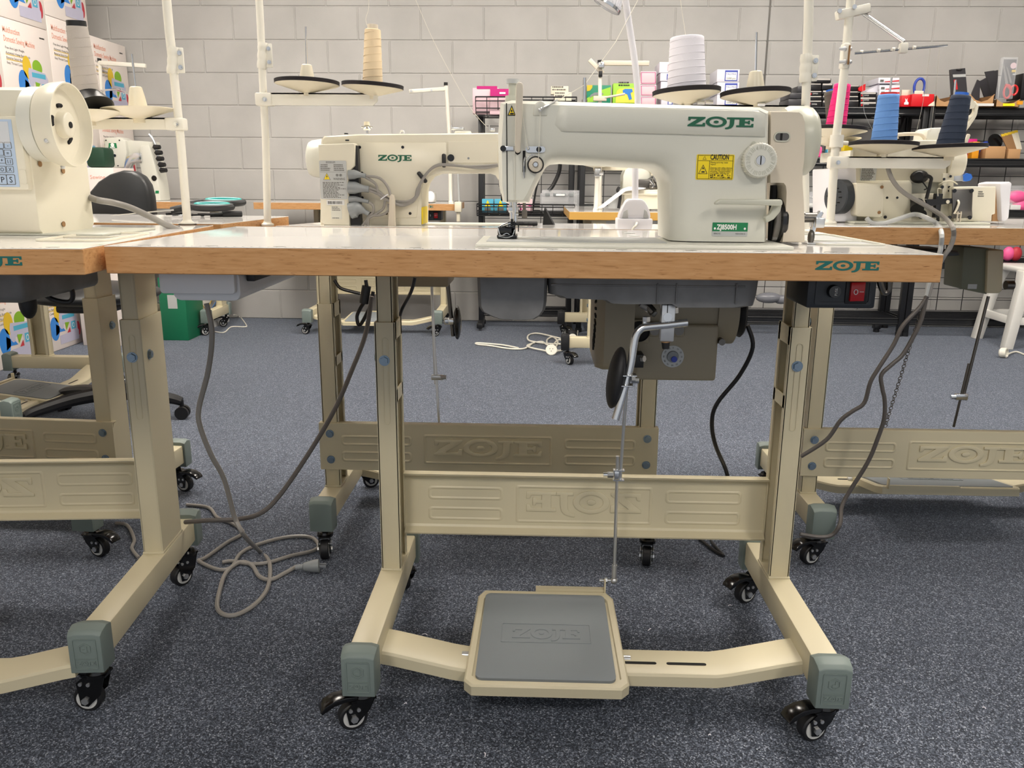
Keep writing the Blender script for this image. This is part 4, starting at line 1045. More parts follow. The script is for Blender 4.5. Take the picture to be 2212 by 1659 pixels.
def clamp_arm(parent, x0, x1, xe, y0, y1, Y, screw=(0, 0), t=.0035, dz=0):
    a, c, e = at(x0, y1, Y=Y), at(x1, y0, Y=Y), at(xe, y0, Y=Y)
    h = c.z-a.z
    b = B(); b.bx(a.x, c.x, Y-.014, Y+.014, a.z, c.z, .004); cl = b.build('arm_clamp', 'pole_white', parent)
    b = B(); s = 1 if e.x > c.x else -1
    xa = c.x if s > 0 else a.x
    L = [(xa-s*.004, 0), (e.x-s*.012, 0), (e.x, h*.35), (e.x, h*.95), (xa-s*.004, h*.95)]
    b.loft([[Vector((u, Y-.011, a.z+.001+v+dz*(u-xa))) for u, v in L], [Vector((u, Y-.011+t, a.z+.001+v+dz*(u-xa))) for u, v in L]])
    L2 = [(xa-s*.004, h*.95-.003), (e.x, h*.95-.003), (e.x, h*.95), (xa-s*.004, h*.95)]
    b.loft([[Vector((u, Y-.011, a.z+.001+v+dz*(u-xa))) for u, v in L2], [Vector((u, Y+.012, a.z+.001+v+dz*(u-xa))) for u, v in L2]])
    b.build('cross_arm', 'pole_white', parent)
    b = B(); q = at((x0+x1)/2, (y0+y1)/2, Y=Y-.014); b.cyl(q, q+Vector((0, -.003, 0)), .005, n=16); b.cyl(q+Vector((0, -.003, 0)), q+Vector((0, -.006, 0)), .003, n=8); b.build('clamp_screw', 'chrome', cl)

# stand on the second table with beige cone
zt2 = .820
ts = thing('thread_stand', 'white thread stand with empty left disc and beige cone on right disc', 'thread stand', at(578, 487, Y=.86), 0, 'thread stands')
pole(ts, [(578, 487), (574, 300), (566, 145)], .86, .0088, bz=.8195); pole(ts, [(567, 150), (563, 60), (558, -30)], .86, .0086, base=False)
joint(ts, (566, 568), 92, 148, .86, .0108, 1)
clamp_arm(ts, 555, 590, 817, 201, 229, .86)
o, ax, R_ = disc(ts, 596, 731, 183, .86, (.02, .02)); spool_post(ts, o, ax, .128)
o2, ax2, _ = disc(ts, 740, 870, 190, .86, (.06, -.01)); spool_post(ts, o2, ax2, .03, False)
for q in ((665, 203), (806, 208)): b = B(); b.cyl(at(*q, Y=.86), at(q[0], q[1]+13, Y=.86), .006, n=12); b.build('disc_nut', 'pole_white', ts)
cone('beige thread cone on the disc above the middle machine', o2+ax2*.0066, at(805, 65, Y=.86), .0235, .0185, 'thread_beige', 'cover_beige', .0125, .012)
b = B(); b.tube([at(793, 55, Y=.86), at(790, 40, Y=.86), at(796, 20, Y=.86), at(797, -10, Y=.86)], .0006, 5); tag(b.build('loose_thread', 'thread_line'), 'thread rising from the beige cone', 'thread')
b = B(); b.tube([at(896, -5, Y=.92), at(935, 85, Y=.93), at(985, 180, Y=.95), at(1020, 238, Y=.97), at(1052, 275, Y=.98)], .0006, 5); tag(b.build('loose_thread', 'thread_line'), 'thread slanting down to the top of the middle machine head', 'thread')

# stand on the front table with white cone, behind the arm
ts = thing('thread_stand', 'white thread stand holding the big white cone behind the front machine', 'thread stand', (.545, .505, .835), 0, 'thread stands')
Yr = .505
pole(ts, [(1740, 495), (1738, 300), (1742, 180)], Yr, .0083, bz=.8352); pole(ts, [(1742, 180), (1746, 60), (1748, -30)], Yr, .0088, base=False)
joint(ts, (1739, 1742), 117, 178, Yr, .0105, 1)
clamp_arm(ts, 1728, 1746, 1470, 229, 244, Yr)
o, ax, R_ = disc(ts, 1411, 1555, 204, Yr, (-.06, .02)); spool_post(ts, o, ax, .03, False)
o2, ax2, _ = disc(ts, 1558, 1705, 207, Yr, (-.05, .03)); spool_post(ts, o2, ax2, .115)
for q in ((1636, 225), (1506, 222), (1524, 221)): b = B(); p = at(*q, Y=Yr-.02); b.cyl(p, p+Vector((.014, 0, 0)), .004, n=10); b.build('disc_nut', 'chrome', ts)
cone('large white thread cone on the disc above the front machine', o+ax*.0066, at(1484, 82, Y=Yr), .0372, .0318, 'thread_white', 'thread_white', .02, .001)

# stand on the left table with grey cone
Yl = .585
ts = thing('thread_stand', 'white thread stand on the left table holding the tall grey cone', 'thread stand', at(405, 483, Y=Yl), 0, 'thread stands')
pole(ts, [(405, 484), (390, 300), (375, 155)], Yl, .0086, bz=.8352); pole(ts, [(376, 160), (366, 70), (357, -30)], Yl, .0090, base=False)
b = B(); b.lathe([(.0001, .0), (.0185, .0), (.0185, .0015), (.0001, .0015)], at(405, 484, Y=Yl)*1, (0, 0, 1), 28)
for v in b.bm.verts: v.co.z = .8352 if v.co.z < at(405, 484, Y=Yl).z+.0008 else .8367
b.build('base_washer', 'black_rubber', ts)
joint(ts, (372, 376), 101, 160, Yl, .0105, 1)
clamp_arm(ts, 362, 400, 150, 255, 282, Yl)
o, ax, R_ = disc(ts, 225, 373, 237, Yl-.01, (-.03, .01), False); spool_post(ts, o, ax, .108)
o2, ax2, _ = disc(ts, 120, 262, 243, Yl-.05, (-.02, .01), False); 
cb0 = o2+ax2*.0066; 
t = cone('tall pale grey thread cone with black caps above the left machine', at(187, 204, Y=Yl-.04), at(166, 58, Y=Yl-.05), .0250, .0195, 'thread_grey', 'black_plastic', .0185, .011)
b = B(); q0 = at(187, 205, Y=Yl-.04); q1 = Vector((o2.x+.01, o2.y, o2.z+.007)); b.cyl(q1, q0, .042, .0245, n=36); b.build('cone_foot', 'black_plastic', t)

# four cone stand on the right table
Y3 = .885
ts = thing('thread_stand', 'four disc thread stand on the right table with guide rods on top', 'thread stand', (.742, Y3, .835), 0, 'thread stands')
pole(ts, [(1793, 485), (1806, 300), (1825, 145)], Y3, .0098, bz=.8352); pole(ts, [(1825, 148), (1832, 60), (1841, -30)], Y3, .0098, base=False)
b = B(); a, c = at(1817, 148, Y=Y3-.009), at(1836, 93, Y=Y3-.009)
b.bx(a.x, c.x, Y3-.016, Y3+.012, a.z, c.z, .004, 3); j = b.build('pole_joint', 'pole_white', ts)
b = B(); b.bx((a.x+c.x)/2+.003, (a.x+c.x)/2+.007, Y3-.0175, Y3-.0155, a.z+.008, c.z-.006); b.build('joint_slit', 'cardboard_dark', j)
b = B()
for py in (106, 134): q = at(1824, py, Y=Y3-.016); b.cyl(q+Vector((-.012, 0, 0)), q+Vector((.002, -.004, 0)), .004, n=12); b.sph(q+Vector((0, -.001, 0)), .0055); b.sph(at(1836, py, Y=Y3-.01), .005)
b.build('joint_screw', 'steel', j)
b = B(); b.box(at(1842, 26, Y=Y3), (.075, .024, .020), .003, R=Matrix.Rotation(-.22, 3, 'Y')); gb = b.build('guide_block', 'pole_white', ts)
for q in ((1813, 24), (1845, 15)): b = B(); q = at(*q, Y=Y3-.013); b.cyl(q, q+Vector((0, -.004, 0)), .005, n=18); b.build('block_screw', 'chrome', gb)
b = B(); b.cyl(at(1866, 30, Y=Y3), at(1953, 90, Y=Y3-.05), .0045, n=12); b.cyl(at(1846, 115, Y=Y3-.06), at(2046, 98, Y=Y3-.04), .0028, n=10); b.build('guide_rod', 'chrome', ts)
b = B(); b.box(at(1951, 104, Y=Y3-.05), (.018, .016, .022), .003); b.build('rod_block', 'pole_white', ts)
b = B()
for px in (1861, 1898, 1930, 1975): q = at(px, 113.5-(px-1846)*.085, Y=Y3-.058); b.cyl(q+Vector((-.003, 0, 0)), q+Vector((.003, 0, 0)), .0038, n=10)
b.build('guide_collar', 'pole_white', ts)
a, c = at(1795, 320, Y=Y3), at(1819, 294, Y=Y3)
b = B(); b.lathe([(.0001, 0), (.0155, 0), (.0155, .028), (.0001, .028)], at(1806, 318, Y=Y3), (0, 0, 1), 28); b.cyl(at(1820, 308, Y=Y3), at(1832, 308, Y=Y3), .0035, n=8); b.build('pole_collar', 'pole_white', ts)
clamp_arm(ts, 1788, 1832, 2050, 338, 364, Y3)
oA, axA, _ = disc(ts, 1837, 1979, 316, Y3, (.02, .02)); oB, axB, _ = disc(ts, 1977, 2125, 322, Y3-.01, (-.03, .02))
oC, axC, _ = disc(ts, 1738, 1870, 283, Y3+.13, (.03, .02)); oD, axD, _ = disc(ts, 1735, 1857, 300, Y3+.20, (.0, .02), False)
for o, ax, h in ((oA, axA, .155), (oB, axB, .155)): spool_post(ts, o, ax, h)
for o, ax in ((oC, axC), (oD, axD)): spool_post(ts, o, ax, .05, False)
b = B(); b.bx(oD.x-.012, oC.x+.012, Y3+.02, Y3+.24, oD.z-.06, oD.z-.035, .002); b.cyl(oC+Vector((0, 0, -.026)), Vector((oC.x, oC.y, oD.z-.036)), .006, n=10); b.cyl(oD+Vector((0, 0, -.026)), Vector((oD.x, oD.y, oD.z-.036)), .006, n=10); b.build('rear_arm', 'pole_white', ts)
cone('light blue thread cone with red core at the right', oA+axA*.0066, at(1920, 206, Y=Y3), .0295, .0235, 'thread_blue', 'plastic_red', .0195, .006)
cone('navy thread cone with blue core leaning at far right', oB+axB*.0066, at(2076, 208, Y=Y3-.01), .0305, .0215, 'thread_navy', 'plastic_blue', .0155, .008)
cone('hot pink thread cone behind the right thread stand pole', oC+axC*.0066, at(1820, 183, Y=Y3+.13), .0250, .0195, 'thread_pink', None)
cone('dark grey thread cone left of the pink cone', oD+axD*.0066+Vector((.016, .0, 0)), at(1796, 198, Y=Y3+.205), .0245, .0185, 'thread_dark', 'plastic_blue', .013, .006)
for p in ([(2010, 285), (2016, 240), (2022, 190), (2030, 100)], [(1980, 284), (1992, 230), (2000, 180), (2010, 102)], [(1885, 281), (1872, 255), (1865, 225), (1862, 114)]):
    b = B(); b.tube([at(x, y, Y=Y3+.10-.04*i) for i, (x, y) in enumerate(p)], .0005, 5); tag(b.build('loose_thread', 'thread_line'), {2010: 'rightmost fine thread hanging above the right machine', 1980: 'fine thread hanging between the blue and navy cones', 1885: 'fine thread curving down behind the blue cone'}[p[0][0]], 'thread')

# ------------------------------------------------------------------ middle machine seen from behind
m2 = thing('sewing_machine', 'white direct drive sewing machine seen from the back with cables, behind the front table', 'sewing machine', (-.3, .95, .815))
Y2 = .905
S2 = [(694, 302), (700, 294), (769, 290), (1000, 288), (1132, 286), (1146, 292), (1149, 305), (1149, 425), (1138, 434), (1092, 434), (1084, 426), (1080, 392), (1072, 379), (1058, 374), (944, 374), (926, 381), (915, 396), (911, 412), (910, 489), (770, 489), (692, 488)]
E2 = lp(S2, Y2+.006); c0 = sum(E2, Vector())/len(E2)
b = B(); b.loft([[Vector((v.x+(c0.x-v.x)*.012, Y2, v.z+(c0.z-v.z)*.03)) for v in E2], E2, [Vector((v.x, Y2+.12, v.z)) for v in E2], [Vector((v.x+(c0.x-v.x)*.02, Y2+.13, v.z+(c0.z-v.z)*.04)) for v in E2]])
for v in b.bm.verts:
    if v.co.z < .818: v.co.z = .818
mb2 = b.build('machine_body', 'machine_ivory', m2, smooth=50)
def plate_px(P_, Y, t=.0025, k=.03):
    g = lp(P_, Y); c = sum(g, Vector())/len(g)
    return [g, [v+Vector((0, -t*.6, 0)) for v in g], [v+(c-v)*k*.4+Vector((0, -t, 0)) for v in g]]
b = B(); b.loft(plate_px([(772, 308), (963, 308), (965, 312), (965, 352), (1074, 352), (1074, 312), (1074, 306), (1140, 306), (1140, 304), (772, 304)], Y2-.0005, .001)) if False else b.loft(plate_px([(772, 308), (962, 308), (965, 312), (965, 352), (930, 372), (914, 395), (906, 412), (900, 470), (772, 472)], Y2-.0003)); b.build('rear_cover', 'machine_ivory', mb2, smooth=50)
b = B(); b.loft(plate_px([(968, 306), (1075, 306), (1075, 352), (968, 352)], Y2-.0003)); b.build('arm_cover', 'machine_ivory', mb2, smooth=50)
b = B()
for px, py, r in ((777, 318, .0036), (870, 318, .0036), (782, 374, .0036), (783, 427, .0032), (801, 461, .0034), (835, 461, .0034), (886, 461, .0036), (974, 341, .0085)): disc_at(b, px, py, Y2-.0025, r, .0015)
b.build('black_screw', 'black_gloss', mb2)
b = B(); disc_at(b, 1012, 342, Y2-.002, .0028, .001); b.build('oil_plug', 'conn_grey', mb2)
pA, pB, ph = at(817, 347, Y=Y2-.003), at(889, 347.5, Y=Y2-.003), at(817, 334.5, Y=Y2-.003); sx = (pB.x-pA.x)/6.75
b = B(); wordmark(b, lambda u, v, d: Vector((pA.x+u*sx, Y2-.0031-d, pA.z+(pB.z-pA.z)*u/6.75+v*(ph.z-pA.z))), 0, .0005); b.build('printed_lettering', 'print_green', mb2, smooth=0)
# control box and motor cap at the left end
CB = [(688, 312), (765, 309), (767, 312), (766, 358), (753, 372), (756, 488), (702, 487), (694, 478)]
Yc = .868
g = lp(CB, Yc+.004); c0 = sum(g, Vector())/len(g)
b = B(); b.loft([[v+(c0-v)*.02+Vector((0, -.004, 0)) for v in g], g, [Vector((v.x, Y2+.05, v.z)) for v in g]])
for v in b.bm.verts:
    if v.co.z < .8205: v.co.z = .8205
cbx = b.build('control_box', 'machine_ivory', m2, smooth=45)
b = B(); g = lp([(766, 312), (772, 316), (779, 478), (779, 487), (756, 487), (753, 372), (766, 358)], Yc+.012); b.loft([g, [v+Vector((0, .03, 0)) for v in g]]); b.build('socket_panel', 'black_plastic', cbx)
q = at(692, 343, Y=.955)
b = B(); b.lathe([(.0001, .0305), (.030, .0300), (.040, .026), (.0445, .018), (.0475, .0), (.0495, -.012), (.0495, -.03), (.0001, -.03)], q, (-1, 0, .02), 44); b.build('motor_cap', 'machine_white', m2)
x0, z0, x1, z1 = flat(693, 347, 748, 430, Yc-.0005)
yy2 = Yc-.0007
f2 = lambda u, v, d: Vector((u, yy2-d, v))
b = B(); b.prism(rrect(x0, z0, x1, z1, .003, 3), f2, 0, .0003); lb = b.build('warning_label', 'label_silver', cbx, smooth=0)
w, h = x1-x0, z1-z0; g5 = lambda u, v, d: Vector((x0+u*w, yy2-.0004-d, z0+v*h))
b = B(); ring(b, [(.13, .50), (.40, .50), (.265, .68)], g5, .12); text(b, 'WARNING', lambda u, v, d: Vector((x0+.50*w+u, yy2-.0004-d, z0+.50*h+v)), .0072, d1=.0002, bold=.02, fit=.43*w)
for k in range(2):
    for q_ in ((0, 0, .09, .012), (0, .035, .09, .047), (.0, .0, .015, .05), (.075, 0, .09, .05), (.035, -.01, .05, .06)): rect_(b, .60+.13*k+q_[0], .60+q_[1], .60+.13*k+q_[2], .60+q_[3], g5)
rect_(b, .03, .705, .97, .71, g5); scribble(b, g5, .25, .93, .5, .05, 2, 0, .0002, 3); scribble(b, g5, .05, .73, .38, .18, 4, 0, .0002, 4); scribble(b, g5, .53, .73, .4, .18, 4, 0, .0002, 5); scribble(b, g5, .10, .03, .85, .42, 13, 0, .0002, 6); b.build('label_print', 'ink_soft', lb, smooth=0)
b = B(); b.loft([[g5(*p, .0002) for p in ((.16, .515), (.37, .515), (.265, .66))], [g5(*p, .0004) for p in ((.16, .515), (.37, .515), (.265, .66))]]); b.build('label_triangle', 'label_yellow', lb, smooth=0)
b = B(); b.prism([(.275, .645), (.235, .58), (.265, .585), (.25, .53), (.30, .60), (.27, .595)], lambda u, v, d: g5(u, v, d+.0004), 0, .0002); b.build('label_bolt', 'ink', lb, smooth=0)
x0, z0, x1, z1 = flat(706, 432, 744, 443, Yc-.0005); b = B(); b.prism([(x0, z0), (x1, z0), (x1, z1), (x0, z1)], f2, 0, .0003); bl = b.build('barcode_label', 'label_white', cbx, smooth=0)
b = B(); rd = random.Random(5); u = x0+.003
while u < x1-.005:
    ww = rd.choice((.0004, .0008, .0012)); b.prism([(u, z0+.0025), (u+ww, z0+.0025), (u+ww, z1-.003), (u, z1-.003)], lambda a_, c_, d: f2(a_, c_, d+.0003), 0, .0002); u += ww+rd.choice((.0005, .0009))
b.build('barcode_print', 'ink', bl, smooth=0)
x0, z0, x1, z1 = flat(716, 445, 738, 473, Yc-.0005); w, h = x1-x0, z1-z0; b = B(); b.prism([(x0, z0), (x1, z0), (x1, z1), (x0, z1)], f2, 0, .0003); sl = b.build('serial_label', 'machine_white', cbx, smooth=0)
b = B(); scribble(b, lambda u, v, d: Vector((x0+u*w, yy2-.0004-d, z0+v*h)), .1, .62, .8, .35, 3, 0, .0002, 8); scribble(b, lambda u, v, d: Vector((x0+u*w, yy2-.0004-d, z0+v*h)), .1, .02, .8, .12, 1, 0, .0002, 9); b.build('serial_print', 'ink_soft', sl, smooth=0)
b = B(); q = at(750, 303, Y=Y2-.001); b.box(q, (.009, .002, .003)); q = at(748, 289, Y=Y2+.03); b.box(q, (.008, .01, .003)); b.build('cover_catch', 'black_gloss', mb2)
# plugs and the loom of grey cables
Yp2 = Yc+.004
for k, (pts, rs) in enumerate((([(753, 378), (770, 377), (790, 380)], (.0115, .0055)), ([(753, 405), (772, 406), (797, 409)], (.0150, .0080)), ([(754, 431), (772, 431), (796, 436)], (.0080, .0045)), ([(756, 456), (775, 452), (797, 462)], (.0195, .0060)))):
    b = B(); P_ = [at(x, y, Y=Yp2-.006) for x, y in pts]; b.tube(P_, lambda t_, rs=rs: rs[0] if t_ < .40 else rs[0]+(rs[1]-rs[0])*min(1, (t_-.40)/.35), 14, sub=8); b.build('cable_plug', 'conn_grey', cbx)
cabs = [[(790, 380), (820, 385), (838, 405), (846, 430), (850, 445)], [(797, 406), (815, 412), (832, 425), (850, 434), (880, 435), (898, 425), (906, 400), (924, 372), (945, 358), (975, 357), (1020, 360), (1076, 356)],
        [(797, 411), (818, 420), (835, 432), (860, 440), (888, 436), (903, 420), (909, 396), (926, 370), (948, 356), (990, 358), (1040, 363), (1076, 358)], [(790, 383), (812, 398), (818, 420), (845, 436), (870, 444), (895, 432), (902, 408), (914, 390)],
        [(797, 437), (806, 445), (806, 458), (795, 470), (790, 486)], [(797, 463), (796, 475), (795, 489)], [(838, 440), (838, 455), (825, 464), (800, 468), (782, 488)], [(832, 430), (828, 450), (815, 460), (799, 470)]]
for i, c in enumerate(cabs):
    b = B(); b.tube([at(x, y, Y=Yp2-.004 + (.0 if x < 850 else .02)) for x, y in c], .0034 if i < 5 else .0030, 8); b.build('machine_cable', 'cable_grey', m2)
b = B(); q = at(824, 428, Y=Yp2-.012); b.tube([at(822, 431, Y=Yp2-.012), at(830, 425, Y=Yp2-.012), at(838, 420, Y=Yp2-.012)], .0014, 6); b.build('cable_tie', 'plastic_white', m2)
for px, py, a in ((959, 347, 0), (912, 383, -.7)):
    b = B(); q = at(px, py, Y=Y2-.012); b.box(q, (.010, .012, .033), .004, R=Matrix.Rotation(a, 3, 'Y')); c_ = b.build('cable_clip', 'black_plastic', m2)
b = B(); g = lp([(841, 424), (845, 419), (850, 421), (852, 430), (854, 489), (838, 489)], .862); b.loft([g, [v+Vector((0, .014, 0)) for v in g]])
for v in b.bm.verts:
    if v.co.z < .821: v.co.z = .821
b.box(at(846, 489, Y=.868), (.018, .02, .004), .001); tag(b.build('cable_post', 'cover_beige', bevel=.0015), 'short beige plastic post standing on the second table before the machine', 'post')
b = B(); q = at(793, 289, Y=Y2+.05); b.cyl(q, q+Vector((0, 0, .012)), .003, n=12); b.lathe([(.0001, .008), (.008, .008), (.010, .012), (.006, .016), (.005, .02), (.0001, .02)], q, (0, 0, 1), 24); b.cyl(q+Vector((-.014, 0, .016)), q+Vector((.014, 0, .016)), .002, n=8); bwd = b.build('bobbin_winder', 'chrome', m2)
b = B(); b.cyl(q+Vector((0, 0, .02)), q+Vector((0, 0, .029)), .008, .0065, n=24); b.build('winder_knob', 'disc_cream', bwd)
b = B(); q = at(863, 288, Y=Y2+.06); b.tube([q, q+Vector((.004, 0, .006)), q+Vector((.010, 0, .005)), q+Vector((.012, 0, 0))], .002, 8); q = at(985, 285, Y=Y2+.05); b.cyl(q+Vector((-.012, 0, .004)), q+Vector((-.012, 0, .016)), .002, n=8); b.box(q+Vector((.004, 0, .008)), (.032, .012, .008), .003); q = at(1057, 284, Y=Y2+.05); b.cyl(q, q+Vector((0, 0, .016)), .0016, n=8); b.box(q+Vector((.008, 0, .004)), (.012, .008, .008), .002); b.build('top_guide', 'steel', mb2)
b = B(); b.lathe([(.0001, 0), (.022, 0), (.020, .006), (.0001, .006)], at(1000, 289, Y=Y2+.05), (0, 0, 1), 28); b.build('winder_base', 'machine_white', mb2)
x0, z0, x1, z1 = flat(903, 448, 911, 488, Y2-.003); b = B(); b.bx(x1-.002, x1+.0008, Y2+.004, Y2+.10, z0+.004, z1, .0003); b.build('side_sticker', 'label_yellow', mb2)
b = B(); b.cyl(at(1132, 428, Y=.985), at(1133, 462, Y=.985), .0042, n=12); b.box(at(1133, 463, Y=.985), (.014, .010, .022), .001); b.cyl(at(1128, 462, Y=.99), at(1120, 462, Y=.99), .0022, n=8); b.bx(at(1133, 470, Y=.985).x-.01, at(1133, 470, Y=.985).x+.01, .975, 1.0, .8175, .826, .001); b.build('needle_bar', 'dark_steel', m2)
b = B(); xl, xr = at(698, 485, Y=.93).x, at(910, 485, Y=.93).x; b.bx(xl-.03, xr+.27, .905, 1.10, .8125, .8205, .002); b.build('bed_plate', 'machine_white', m2)
# black cloth under the needle
b = B(); q = at(1140, 484, Y=1.0)
for i in range(5): b.box(q+Vector((.012*i-.03, 0, .0015)), (.016, .09, .007), .003)
tag(b.build('cloth_scrap', 'black_cloth', smooth=50), 'black folded cloth scrap under the needle of the middle machine', 'cloth')
b = B(); g = [at(1176, 448, Y=1.06), at(1196, 486, Y=1.06), at(1172, 486, Y=1.06)]; b.loft([g, [v+Vector((.004, .012, 0)) for v in g]]); tag(b.build('cloth_corner', 'black_cloth', smooth=0), 'black cloth corner standing up behind the needle of the middle machine', 'cloth')

# ------------------------------------------------------------------ white clip lamp on the second table
lm = thing('desk_lamp', 'white gooseneck lamp clamped behind the front machine', 'lamp', at(1372, 497, Y=.80))
YL = .80
b = B(); xl, xr = at(1334, 480, Y=YL).x, at(1406, 480, Y=YL).x; zb = .812; zs_ = at(1370, 471, Y=YL).z
b.bx(xl-.003, xr, YL-.03, YL+.03, zb+.010, zs_, .003); lbse = b.build('clamp_base', 'plastic_white', lm)
b = B(); b.bx(xl-.001, xr-.002, YL-.031, YL+.028, zb-.012, zb+.012, .002); b.build('clamp_jaw', 'plastic_white', lm)
ds = [(1336, 472), (1339, 462), (1346, 446), (1352, 436), (1358, 430), (1387, 430), (1394, 436), (1400, 446), (1405, 462), (1406, 472)]
g = lp(ds, YL-.026); b = B(); b.loft([[v+Vector((0, .0, 0)) for v in g], [v+Vector((0, .012, 0)) for v in g], [v+Vector((0, .045, 0)) for v in g]]); b.build('clamp_housing', 'plastic_white', lm, bevel=.004)
b = B()
for P_ in ([(1344, 471), (1347, 457), (1356, 452), (1357, 471)], [(1390, 471), (1392, 452), (1398, 457), (1402, 471)]):
    g = lp(P_, YL-.0285); b = B(); b.loft([g, [v+Vector((0, .004, 0)) for v in g]]); b.build('housing_panel', 'label_silver', lm, bevel=.001)
q = at(1375, 481, Y=YL-.031); b = B(); b.lathe([(.0001, 0), (.0075, 0), (.0075, .003), (.0055, .004), (.0001, .004)], q, (0, -1, 0), 24); b.build('cord_grommet', 'plastic_white', lm)
b = B(); b.tube([q+Vector((0, -.003, 0)), q+Vector((-.003, -.012, -.006)), q+Vector((-.010, -.016, -.014)), q+Vector((-.014, -.02, -.03))], .0026, 8); b.build('lamp_cord', 'cable_white', lm)
b = B(); b.tube([at(1372, 432, Y=YL), at(1373, 330, Y=YL), at(1378, 224, Y=YL), at(1372, 140, Y=YL), at(1357, 40, Y=YL), at(1347, -25, Y=YL-.02), at(1340, -60, Y=YL-.05), at(1325, -50, Y=YL-.08), at(1316, -22, Y=YL-.09)], .0075, 16); b.build('gooseneck', 'plastic_white', lm)
hd = (at(1326, -14, Y=YL-.09)); dn = (at(1308, 18, Y=YL-.09)-hd).normalized()
b = B(); b.lathe([(.0001, -.022), (.012, -.022), (.016, -.012), (.029, .022), (.0305, .026), (.029, .026), (.0001, .024)], hd, dn, 36); sh = b.build('lamp_head', 'plastic_white', lm)
b = B(); q = Vector((0, 0, 1)).rotation_difference(dn)
for k in range(24):
    a = 2*PI*k/24; p0, p1 = hd+q @ Vector((.0165*math.cos(a), .0165*math.sin(a), -.011)), hd+q @ Vector((.0292*math.cos(a), .0292*math.sin(a), .021)); b.cyl(p0, p1, .0013, n=5)
b.build('head_rib', 'plastic_white', sh)
b = B(); b.lathe([(.0295, .024), (.032, .024), (.032, .030), (.0295, .030), (.0295, .024)], hd, dn, 36); b.build('head_rim', 'chrome', sh)

# ------------------------------------------------------------------ heavy machine on the right table, seen from behind
m3 = thing('sewing_machine', 'cream heavy duty sewing machine seen from behind on the right table', 'sewing machine', (.95, 1.0, .835))
Ya = .975
def slab(P_, Y, dep, m, name, parent, bev=.004, zmin=.8355):
    g = lp(P_, Y); b = B(); b.loft([g, [v+Vector((0, dep, 0)) for v in g]])
    for v in b.bm.verts: v.co.z = max(v.co.z, zmin)
    return b.build(name, m, parent, bevel=bev, smooth=40)
slab([(1796, 364), (1850, 362), (1852, 480), (1796, 479)], Ya-.01, .15, 'plastic_white', 'motor_housing', m3)
q = at(1813, 425, Y=Ya-.005); axf = Vector((-.93, -.36, 0))
b = B(); b.lathe([(.0001, -.012), (.043, -.012), (.043, .010), (.040, .013), (.0001, .013)], q+Vector((.0, .0, 0)), axf, 36); fan = b.build('fan_cover', 'switch_grey', m3)
b = B(); qf = Vector((0, 0, 1)).rotation_difference(axf)
for k in range(10):
    a = 2*PI*k/10; b.box(q+axf*.0135+qf @ Vector((.022*math.cos(a), .022*math.sin(a), 0)), (.012, .004, .003), .001)
b.build('fan_slot', 'black_hole', fan)
slab([(1838, 306), (2040, 302), (2046, 312), (2046, 394), (1964, 394), (1850, 394), (1838, 380)], Ya+.01, .12, 'machine_ivory', 'machine_body', m3)
slab([(1850, 390), (1968, 390), (1971, 398), (1971, 480), (1850, 482)], Ya+.004, .12, 'machine_ivory', 'lower_body', m3)
slab([(2040, 374), (2062, 374), (2060, 406), (2058, 480), (1968, 480), (1968, 418), (2036, 418), (2036, 374)], Ya+.008, .11, 'machine_ivory', 'side_frame', m3, .002)
slab([(1964, 330), (2036, 330), (2036, 480), (1964, 480)], Ya+.03, .06, 'wheel_grey', 'mechanism_bay', m3, .001)
slab([(1848, 398), (1851, 395), (1908, 396), (1911, 400), (1908, 468), (1903, 471), (1852, 468), (1848, 464)], Ya-.045, .05, 'machine_ivory', 'junction_box', m3, .005)
b = B()
for px, py in ((1905, 404), (1899, 459)): disc_at(b, px, py, Ya-.0455, .0040, .001)
b.build('box_screw_hole', 'cardboard_dark', m3)
b = B()
for px, py, r in ((1916, 427, .003), (1938, 427, .003), (1912, 469, .004), (2053, 381, .0032), (2039, 387, .0032), (2035, 404, .0042), (2050, 404, .003), (2050, 412, .003)): disc_at(b, px, py, Ya+.004, r, .0012)
b.build('black_screw', 'black_gloss', m3)
b = B(); b.sph(at(1986, 382, Y=Ya+.01), .018, (1.3, .7, .9)); b.cyl(at(1985, 380, Y=Ya+.01), at(1985, 380, Y=Ya-.02), .010, n=16); b.tube([at(2000, 378, Y=Ya-.015), at(2011, 384, Y=Ya-.018), at(2010, 395, Y=Ya-.018), at(2001, 430, Y=Ya-.018)], .0042, 8); b.tube([at(1992, 392, Y=Ya), at(2002, 406, Y=Ya), at(1996, 410, Y=Ya)], .0016, 6); b.build('tension_release', 'black_plastic', m3)
b = B(); g = lp([(1971, 428), (1992, 430), (1996, 444), (1985, 452), (1972, 448)], Ya-.01); b.loft([g, [v+Vector((0, .03, 0)) for v in g]]); g = lp([(2000, 431), (2068, 428), (2074, 433), (2072, 438), (2040, 441), (2004, 446)], Ya-.02); b.loft([g, [v+Vector((0, .006, 0)) for v in g]]); b.box(at(2026, 425, Y=Ya-.012), (.018, .016, .016), .002); b.box(at(2023, 455, Y=Ya-.012), (.014, .016, .034), .002); b.cyl(at(2026, 468, Y=Ya-.012), at(2026, 478, Y=Ya-.012), .004, n=8); b.cyl(at(1981, 440, Y=Ya), at(1981, 452, Y=Ya-.02), .016, n=20); b.build('knee_lift_lever', 'black_plastic', m3)
b = B(); disc_at(b, 2047, 436, Ya-.021, .0044, .002); b.build('lever_button', 'machine_ivory', m3)
b = B(); disc_at(b, 1991, 463, Ya-.0, .011, .004); b.build('bore_hole', 'black_hole', m3)
